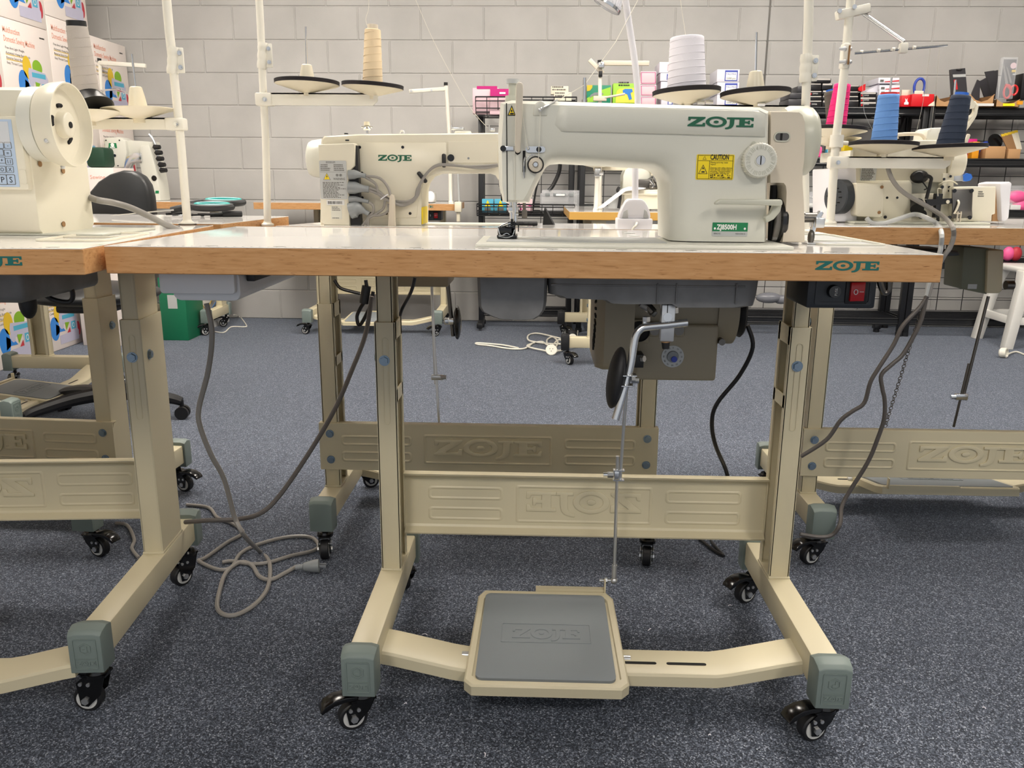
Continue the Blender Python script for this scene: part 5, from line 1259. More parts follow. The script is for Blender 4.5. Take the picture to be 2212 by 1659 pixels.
b = B(); b.tube([at(2069, 433, Y=Ya-.024), at(2071, 440, Y=Ya-.03), at(2065, 455, Y=Ya-.03), at(2061, 462, Y=Ya-.03)], .0028, 8); b.tube([at(2026, 424, Y=Ya-.02), at(2026, 408, Y=Ya-.018), at(2033, 408, Y=Ya-.01)], .0012, 6); b.tube([at(2029, 399, Y=Ya-.0), at(2040, 393, Y=Ya-.01), at(2055, 391, Y=Ya-.01), at(2068, 398, Y=Ya-.0)], .0016, 6); b.build('spring_rod', 'machine_ivory', m3)
slab([(2060, 404), (2152, 403), (2150, 462), (2143, 464), (2142, 478), (2060, 478)], Ya-.02, .10, 'machine_ivory', 'bed_block', m3, .002)
slab([(2057, 409), (2102, 408), (2100, 452), (2101, 470), (2056, 472), (2058, 450)], Ya-.023, .004, 'dark_steel', 'bed_side_plate', m3, .001)
b = B()
for px, py in ((2062, 412), (2099, 412), (2051, 470), (2095, 470)): disc_at(b, px, py, Ya-.0235, .0048, .001)
b.build('plate_screw', 'black_gloss', m3)
slab([(2150, 404), (2170, 408), (2166, 478), (2143, 478)], Ya+.0, .08, 'cardboard', 'bed_inner', m3, .001)
slab([(2160, 396), (2182, 392), (2187, 396), (2185, 406), (2180, 470), (2174, 478), (2164, 478)], Ya-.02, .11, 'plastic_white', 'bed_end_cover', m3, .004)
q0 = at(2070, 352, Y=Ya+.05)
b = B(); b.lathe([(.0001, -.045), (.048, -.045), (.050, -.035), (.050, -.012), (.044, -.004), (.0001, -.002)], q0, (1, .1, 0), 40); b.build('hand_wheel', 'machine_ivory', m3)
slab([(2000, 300), (2003, 282), (2010, 276), (2046, 275), (2046, 318), (2000, 318)], Ya+.05, .08, 'machine_white', 'head_block', m3, .006)
b = B(); b.tube([at(1938, 300, Y=Ya+.05), at(1940, 291, Y=Ya+.05), at(1985, 290, Y=Ya+.05), at(1998, 300, Y=Ya+.05)], .0045, 8); b.build('carry_handle', 'cover_beige', m3)
b = B(); b.tube([at(2086, 258, Y=Ya+.1), at(2100, 250, Y=Ya+.1), at(2108, 232, Y=Ya+.1), at(2102, 222, Y=Ya+.1)], .006, 10); b.tube([at(2075, 290, Y=Ya+.1), at(2090, 270, Y=Ya+.1), at(2104, 248, Y=Ya+.1), at(2106, 230, Y=Ya+.1)], .0065, 12); g = lp([(2080, 204), (2096, 206), (2108, 224), (2104, 234), (2088, 236), (2076, 222)], Ya+.08); b.loft([g, [v+Vector((0, .03, 0)) for v in g]]); b.build('machine_lamp', 'machine_ivory', m3, smooth=45)
b = B(); b.box(at(2087, 305, Y=Ya+.08), (.010, .006, .036), .003, R=Matrix.Rotation(.25, 3, 'Y')); b.build('lift_tab', 'cover_beige', m3)
slab([(2062, 375), (2080, 376), (2081, 391), (2060, 391)], Ya+.01, .03, 'steel', 'guide_plate', m3, .001)
b = B(); g = lp([(2081, 380), (2090, 374), (2098, 376), (2101, 383), (2096, 390), (2086, 392), (2080, 390)], Ya+.02); b.loft([g, [v+Vector((0, .012, 0)) for v in g]]); b.build('blue_ring', 'plastic_blue', m3, smooth=45)
b = B(); b.tube([at(2047, 380, Y=Ya+.03), at(2058, 370, Y=Ya+.03), at(2085, 369, Y=Ya+.03)], .005, 8); b.box(at(2052, 366, Y=Ya+.04), (.03, .02, .03), .001); b.build('rear_bracket', 'dark_steel', m3)
x0, z0, x1, z1 = flat(1857, 362, 1894, 392, Ya+.009); b = B(); b.prism(rrect(x0, z0, x1, z1, .002, 3), lambda u, v, d: Vector((u, Ya+.0085-d, v)), 0, .0003); lb = b.build('warning_label', 'label_silver', m3, smooth=0)
w, h = x1-x0, z1-z0; b = B(); scribble(b, lambda u, v, d: Vector((x0+u*w, Ya+.008-d, z0+v*h)), .06, .05, .88, .9, 8, 0, .0003, 12); b.build('label_print', 'ink_soft', lb, smooth=0)
x0, z0, x1, z1 = flat(1816, 315, 1836, 336, Ya-.0); b = B(); b.prism([(x0, z0), (x1, z0), (x1, z1), (x0, z1)], lambda u, v, d: Vector((u, Ya+.0-d, v)), 0, .02); b.build('yellow_sticker', 'label_yellow', m3, smooth=0)
x0, z0, x1, z1 = flat(2112, 412, 2128, 426, Ya-.021); w, h = x1-x0, z1-z0; b = B(); scribble(b, lambda u, v, d: Vector((x0+u*w, Ya-.0205-d, z0+v*h)), 0, 0, 1, 1, 3, 0, .0003, 14); b.build('plate_print', 'ink_soft', m3, smooth=0)
b = B(); a, c = at(1846, 487, Y=.90), at(2142, 486, Y=.90); b.bx(a.x, c.x, .905, 1.12, .835, .8405, .002); b.build('bed_plate', 'wheel_grey', m3)
b = B(); b.cyl(at(2065, 476, Y=.94), at(2065, 486, Y=.94), .0025, n=8); 
for dx in (-.004, .004): b.box(at(2071, 470, Y=.94)+Vector((dx, 0, 0)), (.0025, .004, .03))
b.box(at(2071, 461, Y=.94), (.014, .004, .003)); b.build('presser_spring', 'cover_beige', m3)
# air/cable hoses of the right machine dropping over the table edge
hs = [[(1918, 362), (1926, 385), (1945, 410), (1975, 430), (2010, 450), (2040, 470), (2057, 490), (2060, 510), (2052, 535), (2040, 552), (2020, 590), (2005, 640)], [(1872, 471), (1885, 482), (1910, 482), (1940, 473), (1975, 463), (2000, 470), (2026, 485), (2034, 505), (2033, 530), (2029, 549), (2012, 595), (2000, 640)]]
for i, c in enumerate(hs):
    b = B(); b.tube([at(x, y, Y=(.90 if y < 470 else .86 if y < 490 else .735 if y < 560 else .75)) for x, y in c], .0055, 10); tag(b.build('hose', 'cable_grey' if i == 0 else 'label_silver'), ('grey hose dropping from the top of the right machine over its table edge', 'pale hose from the junction box of the right machine over its table edge')[i], 'hose')
low = [[(2003, 640), (1986, 665), (1950, 704), (1930, 745), (1898, 795), (1880, 826), (1867, 870), (1842, 888), (1816, 908), (1785, 950), (1730, 986)], [(2001, 640), (1990, 690), (1973, 727), (1950, 766), (1927, 787), (1904, 810), (1906, 839), (1911, 864), (1910, 903), (1896, 947), (1873, 1001), (1822, 1085), (1815, 1130), (1798, 1155), (1770, 1160), (1728, 1154)]]
for i, c in enumerate(low):
    b = B(); b.tube([at(x, y, Y=.74 if not (i == 1 and y > 1100) else .70) for x, y in c], .0050, 10); tag(b.build('cable', 'cable_dark'), ('grey cable swinging down from the right table to behind the front leg', 'grey cable hanging past the right stand down to its front caster')[i], 'cable')
# chain from the treadle
b = B(); p0, p1 = at(1993, 660, Y=1.02), at(1912, 922, Y=1.02); n = 40
for i in range(n):
    p = p0+(p1-p0)*(i/n); q = p0+(p1-p0)*((i+1.25)/n); s = .0042; sd = Vector((s, 0, 0)) if i % 2 else Vector((0, s, 0))
    b.tube([p, p*.7+q*.3+sd, p*.3+q*.7+sd, q, p*.3+q*.7-sd, p*.7+q*.3-sd, p], .0011, 5, sub=2)
tag(b.build('lift_chain', 'dark_steel'), 'steel chain hanging below the right table', 'chain')
b = B(); b.cyl(at(2135, 640, Y=1.07), at(2080, 860, Y=1.07), .0042, n=10); b.cyl(at(2093, 785, Y=1.06), at(2060, 922, Y=1.06), .0034, n=10); pr = b.build('pitman_rod', 'dark_steel'); tag(pr, 'steel pitman rod with clamp under the right table', 'rod')
b = B(); b.box(at(2076, 857, Y=1.06), (.034, .012, .018), .002); b.cyl(at(2064, 858, Y=1.055), at(2054, 858, Y=1.055), .006, n=8); c_ = b.build('rod_clamp', 'chrome', pr)
# motor control unit under the right table
cu = thing('control_unit', 'olive control unit hanging below the right table', 'control box', at(2130, 630, Y=1.05))
slab([(2082, 533), (2138, 537), (2133, 636), (2076, 624)], 1.03, .10, 'motor_green', 'unit_housing', cu, .003, 0)
slab([(2134, 540), (2170, 540), (2166, 628), (2160, 634), (2131, 634)], 1.02, .12, 'frame_cream', 'unit_front', cu, .005, 0)
b = B(); q = at(2172, 616, Y=1.04); b.cyl(q, q+Vector((.02, 0, 0)), .012, n=16); b.build('unit_knob', 'dark_steel', cu)
x0, z0, x1, z1 = flat(2090, 614, 2111, 624, 1.029); b = B(); b.prism([(x0, z0), (x1, z0), (x1, z1), (x0, z1)], lambda u, v, d: Vector((u, 1.0295-d, v)), 0, .0006); b.build('unit_label', 'label_silver', cu, smooth=0)
slab([(1885, 536), (2070, 542), (2075, 552), (2010, 556), (1900, 553)], 1.0, .16, 'gunmetal', 'oil_tray', cu, .004, 0)
# ------------------------------------------------------------------ left machine with key panel
m4 = thing('sewing_machine', 'ivory electronic sewing machine with key panel and big handwheel, at the left edge', 'sewing machine', (-1.0, .27, .835))
XE = -.805
fb_, bb_ = at(80, 508, Z=.836), at(190, 495, Z=.836)
zt = at(62, 192, X=XE-.02).z
pr = [(fb_.y+.010, .836), (bb_.y-.012, .836), (bb_.y, .848), (bb_.y-.004, zt-.03), (bb_.y-.02, zt-.006), (fb_.y+.02, zt), (fb_.y+.004, zt-.006), (fb_.y, zt-.02), (fb_.y, .846)]
b = B(); b.loft([[Vector((XE-.006, y+(.27-y)*.03, z)) for y, z in pr], [Vector((XE-.014, y, z)) for y, z in pr], [Vector((-1.16, y, z)) for y, z in pr]])
mb4 = b.build('machine_body', 'machine_ivory', m4, smooth=50)
c = at(157, 270, X=-.752)
b = B(); ax = Vector((1, .03, 0)).normalized()
b.lathe([(.056, -.036), (.062, -.035), (.0665, -.024), (.0685, -.006), (.0675, .0), (.065, .0), (.0625, -.012), (.058, -.018), (.022, -.018), (.0205, -.006), (.018, -.004), (.0001, -.004)], c, ax, 56); hw = b.build('hand_wheel', 'machine_ivory', m4, smooth=50)
b = B(); b.lathe([(.0001, -.060), (.060, -.060), (.060, -.038), (.056, -.036), (.0001, -.036)], c, ax, 48); b.build('wheel_collar', 'machine_white', m4)
b = B(); b.cyl(c+ax*-.0045, c+ax*-.0025, .0052, n=20); q_ = Vector((0, 0, 1)).rotation_difference(ax)
for a in (.5, 1.75, 3.1, 4.4):
    for k in range(5):
        aa = a+k*.09; b.sph(c+ax*-.0175+q_ @ Vector((.031*math.cos(aa), .031*math.sin(aa), 0)), .0034, n=8)
b.build('wheel_slot', 'black_hole', hw)
b = B(); b.sph(c+ax*-.030+q_ @ Vector((.0675, .012, 0)), .004, n=8); b.sph(c+ax*-.014+q_ @ Vector((.03, -.060, 0)), .004, n=8); b.build('set_screw', 'steel', hw)
b = B()
for px, py in ((86, 354), (136, 369), (137, 484)): q = at(px, py, X=XE-.0045); b.cyl(q, q+Vector((.0012, 0, 0)), .0048, n=16)
b.build('screw_hole', 'cardboard_dark', mb4)
# key panel
Yp4 = fb_.y-.012
x0, z0, x1, z1 = flat(-90, 411, 62, 250, Yp4)
b = B(); b.bx(x0, x1, Yp4, Yp4+.02, z0, z1, .004); kp = b.build('key_panel', 'machine_ivory', m4)
x0s, z0s, x1s, z1s = flat(-85, 404, 43, 257, Yp4-.0006)
b = B(); b.bx(x0s, x1s, Yp4-.0010, Yp4, z0s, z1s, .0004); b.build('panel_film', 'screen_blue', kp)
x0d, z0d, x1d, z1d = flat(-70, 310, 23, 262, Yp4-.001); b = B(); b.bx(x0d, x1d, Yp4-.0016, Yp4-.0010, z0d, z1d, .0003); b.build('display', 'key_grey', kp)
keys = [(0, 314, ''), (17, 314, '-'), (0, 329, ''), (17, 331, '='), (4, 346, '+'), (20, 349, '11'), (5, 366, 'O'), (22, 366, 'X'), (6, 388, 'P'), (24, 388, 'S')]
b = B(); t = B()
for px, py, s_ in keys:
    hw_ = 8 if py > 380 else 7; hh = 11 if py > 380 else 7
    q0, q1 = at(px-hw_, py+hh, Y=Yp4-.001), at(px+hw_, py-hh, Y=Yp4-.001); O = rrect(q0.x, q0.z, q1.x, q1.z, .0015, 3)
    fk = lambda u, v, d: Vector((u, Yp4-.0011-d, v)); ring(b, O, fk, .10, .0006)
    if s_: text(t, s_, lambda u, v, d, q0=q0, q1=q1: Vector(((q0.x+q1.x)/2+u, Yp4-.0012-d, q0.z+(q1.z-q0.z)*.22+v)), (q1.z-q0.z)*.80, d1=.0003, align='CENTER')
b.build('key_outline', 'ink_soft', kp, smooth=0); t.build('key_lettering', 'ink', kp, smooth=0)
b = B(); q0, q1 = at(46, 397, Y=Yp4-.001), at(55, 367, Y=Yp4-.001); b.prism(rrect(q0.x, q0.z, q1.x, q1.z, .003, 4), lambda u, v, d: Vector((u, Yp4-d, v)), 0, .0012); b.build('panel_latch', 'machine_ivory', kp)
b = B(); b.bx(-1.16, XE+.10, .20, .40, .8352, .8385, .001); b.build('bed_plate', 'wheel_grey', m4)
b = B(); b.tube([at(188, 424, X=XE-.02), at(210, 432, Y=.36), at(245, 438, Y=.40), at(280, 448, Y=.42), at(320, 466, Y=.43), at(360, 486, Y=.43), at(398, 502, Y=.44), at(415, 512, Y=.45)]+[Vector((-.63, .44, .80))], .0062, 12); tag(b.build('cable', 'cable_grey'), 'thick grey cable running from the left machine across its table top', 'cable')
# cream bin insert in the left table top
b = B(); c0 = Vector((-.70, .17, .8352)); Rm = Matrix.Rotation(math.radians(5), 3, 'Z')
fz = lambda u, v, d: c0+Rm @ Vector((u, v, d))
O = rrect(-.055, -.10, .055, .10, .018, 5); I = rrect(-.047, -.092, .047, .092, .012, 5)
b.loft([[fz(u, v, 0) for u, v in O], [fz(u, v, .003) for u, v in O], [fz(u, v, .003) for u, v in I], [fz(u, v, 0) for u, v in I]], cap=False); b.prism(rrect(-.05, -.012, .05, -.004, .003, 3), fz, 0, .0025); b.build('bin_rim', 'machine_ivory', left_t) if False else tag(b.build('bin_insert', 'machine_ivory'), 'cream bin insert rim in the top of the left sewing table', 'bin')
# motor and pan under the left table
b = B(); a, c = at(-60, 592, Y=.10), at(52, 650, Y=.10); b.bx(a.x, c.x, .10, .34, c.z-.005, .797, .012, 3); tag(b.build('oil_pan', 'pan_grey'), 'grey oil pan under the left sewing table', 'oil pan')
b = B(); q = at(60, 655, Y=.14); b.sph(q, .026, (.5, .6, 1.0), 20); b.cyl(at(52, 650, Y=.14), at(62, 600, Y=.14), .010, n=12); tag(b.build('knee_pad', 'black_rubber'), 'black knee pad hanging under the left sewing table', 'knee pad')
b = B(); b.tube([at(48, 595, Y=.2), at(80, 620, Y=.22), at(110, 645, Y=.24), at(150, 652, Y=.25), at(156, 630, Y=.25), at(138, 595, Y=.25)], .0045, 8); tag(b.build('cable', 'cable_black'), 'black cable loop hanging under the left sewing table', 'cable')

# ------------------------------------------------------------------ black task chair behind the left table
HC = Vector((-1.66, 1.90, 0))
ch = thing('task_chair', 'black task chair behind the left sewing table', 'chair', HC)
Yk = 1.95
bk = [(184, 500), (187, 438), (196, 415), (215, 392), (240, 376), (268, 368), (290, 370), (308, 380), (320, 398), (327, 425), (331, 465), (333, 500)]
g = lp(bk, Yk); c0 = sum(g, Vector())/len(g)
b = B(); b.loft([[v+(c0-v)*.10+Vector((0, -.018, 0)) for v in g], [v+(c0-v)*.03+Vector((0, -.012, 0)) for v in g], g, [v+Vector((0, .03, 0)) for v in g], [v+(c0-v)*.06+Vector((0, .05, 0)) for v in g]]); b.build('backrest', 'chair_black', ch, smooth=60)
b = B(); a, c = at(40, 615, Y=1.95), at(240, 660, Y=1.95); s0 = Vector((-1.68, 1.98, .50))
b.sph(s0+Vector((0, -.05, 0)), .25, (1, .92, .17), 32); b.build('seat', 'chair_black', ch, smooth=60)
b = B(); b.box(s0+Vector((.12, .04, .12)), (.05, .02, .42), .008); b.build('back_support', 'black_plastic', ch)
b = B(); b.cyl(HC+Vector((0, 0, .08)), HC+Vector((0, 0, .30)), .032, n=20); b.cyl(HC+Vector((0, 0, .28)), HC+Vector((0, 0, .46)), .018, n=16); b.box(HC+Vector((0, 0, .455)), (.2, .2, .03), .01); b.build('gas_column', 'black_plastic', ch)
for k in range(5):
    a = .15+2*PI*k/5; dv = Vector((math.cos(a), math.sin(a), 0)); p = HC.copy()
    b = B(); b.tube([p+Vector((0, 0, .11)), p+dv*.12+Vector((0, 0, .105)), p+dv*.24+Vector((0, 0, .085)), p+dv*.285+Vector((0, 0, .07))], lambda t_: .030-.012*t_, 10); lg = b.build('base_arm', 'black_plastic', ch)
    b = B(); q = p+dv*.285; sd = Vector((-dv.y, dv.x, 0)); b.cyl(q+Vector((0, 0, .075)), q+Vector((0, 0, .05)), .008, n=10)
    for s in (-1, 1): b.cyl(q+sd*s*.006+Vector((0, 0, .026)), q+sd*s*.022+Vector((0, 0, .026)), .026, n=24)
    b.build('twin_caster', 'black_plastic', lg)

# ------------------------------------------------------------------ scissors and tools on the rear left table
sc = thing('scissors', 'large scissors with teal lined black handles lying on the table behind the left one', 'scissors', at(470, 470, Y=.95))
zS = .842
def loop_part(b, c, rx, ry, th, rot, tilt=.5):
    pts = []
    for k in range(21):
        a = 2*PI*k/20; u, v = rx*math.cos(a), ry*math.sin(a); pts.append(Vector(c)+Vector((u*math.cos(rot)-v*math.sin(rot), u*math.sin(rot)+v*math.cos(rot), tilt*v*.3)))
    b.tube(pts, th, 10, sub=2, caps=False)
q1, q2 = at(460, 463, Y=.93), at(485, 461, Y=.98)
for q in (q1, q2): q.z = max(q.z, .860)
q1.z = .862; q2.z = .872
for i, q in enumerate((q1, q2)):
    b = B(); loop_part(b, q, .048, .022, .0085, .1+.2*i); b.tube([q+Vector((-.045, 0, 0)), q+Vector((-.075, -.01, -.004)), q+Vector((-.10, -.015, -.010))], .009, 10); h_ = b.build('scissor_handle', 'black_rubber', sc)
    b = B(); loop_part(b, q+Vector((0, 0, .0045)), .041, .0165, .0058, .1+.2*i); b.build('handle_lining', 'teal_grip', h_)
b = B(); qa = q1+Vector((-.09, -.013, -.010)); 
for s in (-1, 1): b.loft([[qa+Vector((0, s*.010, 0)), qa+Vector((0, s*.002, 0)), qa+Vector((-.14, -.05+s*.002, -.012))], [qa+Vector((0, s*.010, .004)), qa+Vector((0, s*.002, .004)), qa+Vector((-.14, -.05+s*.002, -.0105))]])
b.build('blade', 'chrome', sc)
b = B(); b.cyl(qa+Vector((0, 0, -.002)), qa+Vector((0, 0, .007)), .007, n=16); b.build('pivot_screw', 'teal_grip', sc)
tl = [((400, 474), (520, 470), .006, 'black_rubber', 'black screwdriver under the teal scissors, nearest the table edge', 'screwdriver'), ((428, 473), (522, 461), .0075, 'black_rubber', 'fat black screwdriver handle under the teal scissors', 'screwdriver'),
      ((372, 472), (416, 463), .004, 'chrome', 'steel tweezers left of the teal scissors', 'tweezers'), ((360, 466), (400, 466), .008, 'black_cloth', 'black tool roll beside the left thread stand', 'tool'), ((395, 477), (440, 471), .004, 'black_rubber', 'small black seam ripper by the left thread stand base', 'seam ripper')]
for (p0, p1, r, m, lab, cat) in tl:
    A, C = at(*p0, Y=.90), at(*p1, Y=.96); A.z = .836+r; C.z = .836+r
    d = (C-A).normalized(); b = B(); b.cyl(A+d*.06, C, r, n=12); b.cyl(A, A+d*.061, r*.4, n=8)
    o = b.build(cat.replace(' ', '_'), m); tag(o, lab, cat)
b = B(); c_ = Vector((-1.2, 1.0, .836)); b.box(c_+Vector((.05, .1, .001)), (.9, .02, .002)); bm_ = b; bm_.bm.free()

# ------------------------------------------------------------------ cables and plug on the carpet between the tables
def ground(pts, r, m, label, name='cable', n=8, z=None):
    b = B(); P_ = []
    for i, p in enumerate(pts):
        if len(p) == 2: P_.append(at(p[0], p[1], Z=r+.001))
        else: P_.append(at(p[0], p[1], Y=p[2]))
    for i, p in enumerate(P_):
        if p.z < r+.001: p.z = r+.001
    b.tube(P_, r, n); return tag(b.build(name, m), label, 'cable')
ground([(446, 655, .30), (458, 720, .30), (450, 800, .31), (430, 880, .32), (432, 920, .33), (455, 980, .36), (482, 1030, .40), (497, 1080, .43), (508, 1120, .45), (530, 1160, .47), (560, 1190), (582, 1215), (578, 1270), (545, 1310), (500, 1330), (470, 1315), (476, 1270), (490, 1235), (520, 1214), (545, 1222), (560, 1245), (585, 1252), (615, 1238), (640, 1224)], .0052, 'cable_grey', 'grey power cord dropping behind the white drawer and looping over the carpet to a plug')
ground([(803, 640, .62), (790, 720, .62), (760, 800, .60), (720, 890, .58), (660, 990, .55), (600, 1075, .52), (560, 1110, .50), (510, 1122, .50), (450, 1124, .50), (400, 1128, .52)], .0052, 'cable_dark', 'dark grey cord sagging from under the second table leftwards to the left stand')
ground([(403, 1090), (450, 1096), (470, 1118), (500, 1130), (525, 1150), (490, 1172), (445, 1204), (430, 1212), (470, 1230), (500, 1225), (520, 1195), (560, 1175), (620, 1160), (670, 1160), (688, 1178), (675, 1190), (630, 1200), (580, 1215), (540, 1218), (500, 1212), (480, 1215)], .0048, 'cable_grey', 'grey cord coiled on the carpet left of the second table caster')
ground([(250, 1130), (275, 1135), (290, 1165), (285, 1185), (300, 1205)], .0046, 'cable_grey', 'grey cord end snaking on the carpet behind the left table leg')
pl = thing('power_plug', 'grey mains plug lying on the carpet near the second table caster', 'plug', at(670, 1228, Z=0))
A, C = at(638, 1226, Z=.016), at(690, 1222, Z=.018); d = (C-A).normalized()
b = B(); L = (C-A).length; b.lathe([(.0001, 0), (.006, 0), (.0065, L*.3), (.010, L*.35), (.0155, L*.75), (.0165, L*.98), (.0001, L)], A, d, 24)
for k in range(4): b.cyl(A+d*L*(.05+.07*k), A+d*L*(.08+.07*k), .0075, n=14)
pb = b.build('plug_body', 'conn_grey', pl)
b = B(); sd = Vector((-d.y, d.x, 0))
for s in (-1, 1): b.box(C+d*.008+sd*s*.006, (.016, .0016, .006), .0003, R=Matrix.Rotation(math.atan2(d.y, d.x), 3, 'Z'))
b.build('plug_pin', 'steel', pl)
b = B(); b.tube([at(790, 605, Y=.80), at(793, 640, Y=.80), at(779, 665, Y=.80), at(771, 685, Y=.80), at(778, 702, Y=.80), at(800, 660, Y=.80), at(806, 630, Y=.80)], .0045, 8); b.cyl(at(792, 618, Y=.80), at(786, 655, Y=.80), .011, n=14); b.tube([at(722, 605, Y=.80), at(735, 622, Y=.80), at(760, 630, Y=.80), at(778, 634, Y=.80)], .004, 8); tag(b.build('cable_junction', 'cable_black'), 'black cable junction hanging between the second table left leg and the front leg', 'cable')
b = B(); b.tube([at(896, 600, Y=.9), at(888, 630, Y=.9), at(868, 668, Y=.9), at(860, 700, Y=.95)], .0045, 8); tag(b.build('cable', 'cable_black'), 'black cable hanging right of the front left leg under the second table', 'cable')
b = B(); b.cyl(at(932, 600, Y=1.05), at(941, 830, Y=1.02), .0042, n=10); b.cyl(at(940, 770, Y=1.03), at(949, 922, Y=1.0), .0036, n=10); b.box(at(945, 815, Y=1.02), (.034, .012, .014), .002); b.cyl(at(952, 815, Y=1.01), at(964, 815, Y=1.01), .006, n=8); tag(b.build('pitman_rod', 'steel'), 'thin steel pitman rod under the second table with a clamp half way', 'rod')
kp2 = thing('knee_lifter', 'black knee pad on a grey rod hanging below the second table', 'knee lifter', at(985, 695, Y=1.2))
b = B(); b.tube([at(966, 600, Y=1.2), at(972, 660, Y=1.2), at(979, 726, Y=1.2)], .006, 10, sub=2); b.build('lifter_rod', 'dark_steel', kp2)
b = B(); b.sph(at(988, 697, Y=1.2), .050, (.24, .6, 1.0), 24); b.build('knee_pad', 'black_gloss', kp2)
b = B(); b.box(at(970, 694, Y=1.19), (.03, .02, .02), .004); b.build('pad_clip', 'chrome', kp2)
# crumbs of thread on the carpet
for i, (x, y, dx, dy) in enumerate(((1400, 1362, 5, -4), (2122, 1528, 6, 3), (1046, 1626, 0, 9), (1573, 1308, 6, 0), (873, 1520, 4, 0), (912, 1370, 10, 2), (740, 1020, 4, 0), (1530, 1588, 4, 0))):
    b = B(); p, q = at(x, y, Z=.0025), at(x+dx, y+dy, Z=.0025); b.tube([p, (p+q)/2+Vector((.002, .002, .001)), q+Vector((.001, 0, 0))], .0009, 5, sub=3)
    tag(b.build('thread_scrap', 'thread_white'), ('thread snippet on the carpet right of the grey treadle', 'thread snippet at the lower right of the carpet', 'upright white lint at the bottom edge of the carpet', 'white lint between the treadle and the right front leg', 'white speck right of the left front caster', 'faint thread left of the treadle top corner', 'white speck left of the second table beam', 'white speck left of the right front caster')[i], 'thread scrap')
# ------------------------------------------------------------------ far stations against the block wall
ts = thing('thread_stand', 'small white thread stand on the far middle table, bare arm pointing left', 'thread stand', at(968, 450, Y=4.05), 0, 'thread stands')
pole(ts, [(974, 446), (971, 300), (964, 185)], 4.05, .012, bz=.8005)
b = B(); a, c = at(884, 199, Y=4.05), at(968, 190, Y=4.05); b.box((a+c)/2, ((c-a).length, .02, .022), .003, R=Matrix.Rotation(-.07, 3, 'Y')); ca_ = b.build('cross_arm', 'pole_white', ts)
b = B(); b.cyl(at(963, 185, Y=4.05), at(963, 178, Y=4.05), .012, n=14); b.build('end_cap', 'black_plastic', ts)
b = B()
for px, py in ((888, 196), (932, 195)): q = at(px, py, Y=4.038); b.cyl(q, q+Vector((0, -.003, 0)), .007, n=12)
b.build('arm_hole', 'steel', ca_)
b = B(); b.tube([at(988, 355, Y=4.1), at(992, 440, Y=4.1)], .006, 8, sub=1); tag(b.build('blue_rod', 'label_silver'), 'thin pale rod standing on the far middle table beside its thread stand', 'rod')
fm = thing('sewing_machine', 'small dark and white machine head on the far middle table', 'sewing machine', at(925, 438, Y=4.0))
b = B(); p = at(925, 438, Y=4.0); b.bx(p.x-.05, p.x+.04, 3.95, 4.1, .8005, .86, .01); fmb = b.build('machine_base', 'machine_white', fm)
b = B(); b.sph(at(930, 425, Y=3.94), .028, (1, .7, 1.2)); b.build('machine_front', 'plastic_white', fm)
b = B(); b.cyl(at(914, 428, Y=3.94), at(930, 428, Y=3.94), .014, n=14); b.box(at(912, 421, Y=3.95), (.03, .03, .03), .004); b.build('machine_mechanism', 'black_plastic', fm)
b = B(); q = at(990, 447, Y=3.74); b.box(q, (.04, .06, .06), .006); b.box(q+Vector((.0, 0, -.05)), (.02, .03, .07), .004); tag(b.build('table_clamp', 'disc_cream'), 'cream clamp on the right end of the far middle table', 'clamp')
# coverstitch machine on the far left table
cv = thing('sewing_machine', 'white coverstitch machine with a green badge behind the black chair', 'sewing machine', at(300, 436, Y=3.9))
YV = 3.86
slab([(224, 302), (230, 297), (258, 296), (270, 303), (274, 330), (268, 362), (237, 363), (228, 345)], YV, .12, 'machine_white', 'machine_head', cv, .008, .80)
slab([(262, 302), (330, 306), (332, 318), (302, 330), (300, 345), (280, 348), (268, 362)], YV+.03, .10, 'machine_white', 'machine_arm', cv, .006, .80)
slab([(302, 316), (322, 312), (336, 362), (343, 400), (348, 440), (320, 440), (312, 400), (300, 350)], YV+.01, .14, 'machine_white', 'machine_column', cv, .006, .80)
slab([(290, 330), (304, 330), (306, 350), (284, 352), (272, 376), (264, 376), (272, 340)], YV+.0, .03, 'chrome', 'looper_works', cv, .002, .80)
slab([(235, 309), (251, 309), (253, 320), (234, 320)], YV-.0005, .002, 'label_green', 'green_badge', cv, .0, .80)
b = B(); q = at(243, 313, Y=YV-.001); b.lathe([(.0001, 0), (.011, 0), (.011, .0015), (.0001, .0015)], q, (0, -1, 0), 20); q = at(243, 318, Y=YV-.001); b.box(q, (.03, .002, .006)); b.build('badge_mark', 'ink_white', cv)
b = B()
for px, py, r in ((248, 336, .008), (229, 303, .004), (258, 303, .004), (239, 358, .004), (255, 358, .004), (333, 385, .016)): disc_at(b, px, py, YV-.001 if px < 300 else YV+.009, r, .002)
b.build('black_screw', 'black_gloss', cv)
slab([(336, 412), (343, 412), (343, 418), (335, 418)], YV+.009, .002, 'label_green', 'small_plate', cv, 0, .80)
for i, (px, py) in enumerate(((336, 318), (340, 330), (343, 343), (347, 356), (350, 368))):
    b = B(); q = at(px-6, py, Y=YV+.02); ax = Vector((1, -.2, .02)); b.cyl(q, q+ax*.04, .004, n=8); b.cyl(q+ax*.012, q+ax*.048, .016, .012, n=16); b.build('tension_knob', 'black_plastic', cv)
b = B(); b.tube([at(322, 290, Y=YV+.02), at(330, 300, Y=YV+.02), at(338, 320, Y=YV+.02), at(346, 365, Y=YV+.02)], .008, 8); b.build('thread_guide', 'steel', cv)
slab([(232, 279), (246, 277), (252, 285), (248, 296), (234, 296)], YV+.06, .02, 'black_plastic', 'rear_label_shadow', cv, 0, .80) if False else None
ts = thing('thread_stand', 'white thread stand behind the coverstitch machine, arm pointing right', 'thread stand', at(218, 436, Y=4.0), 0, 'thread stands')
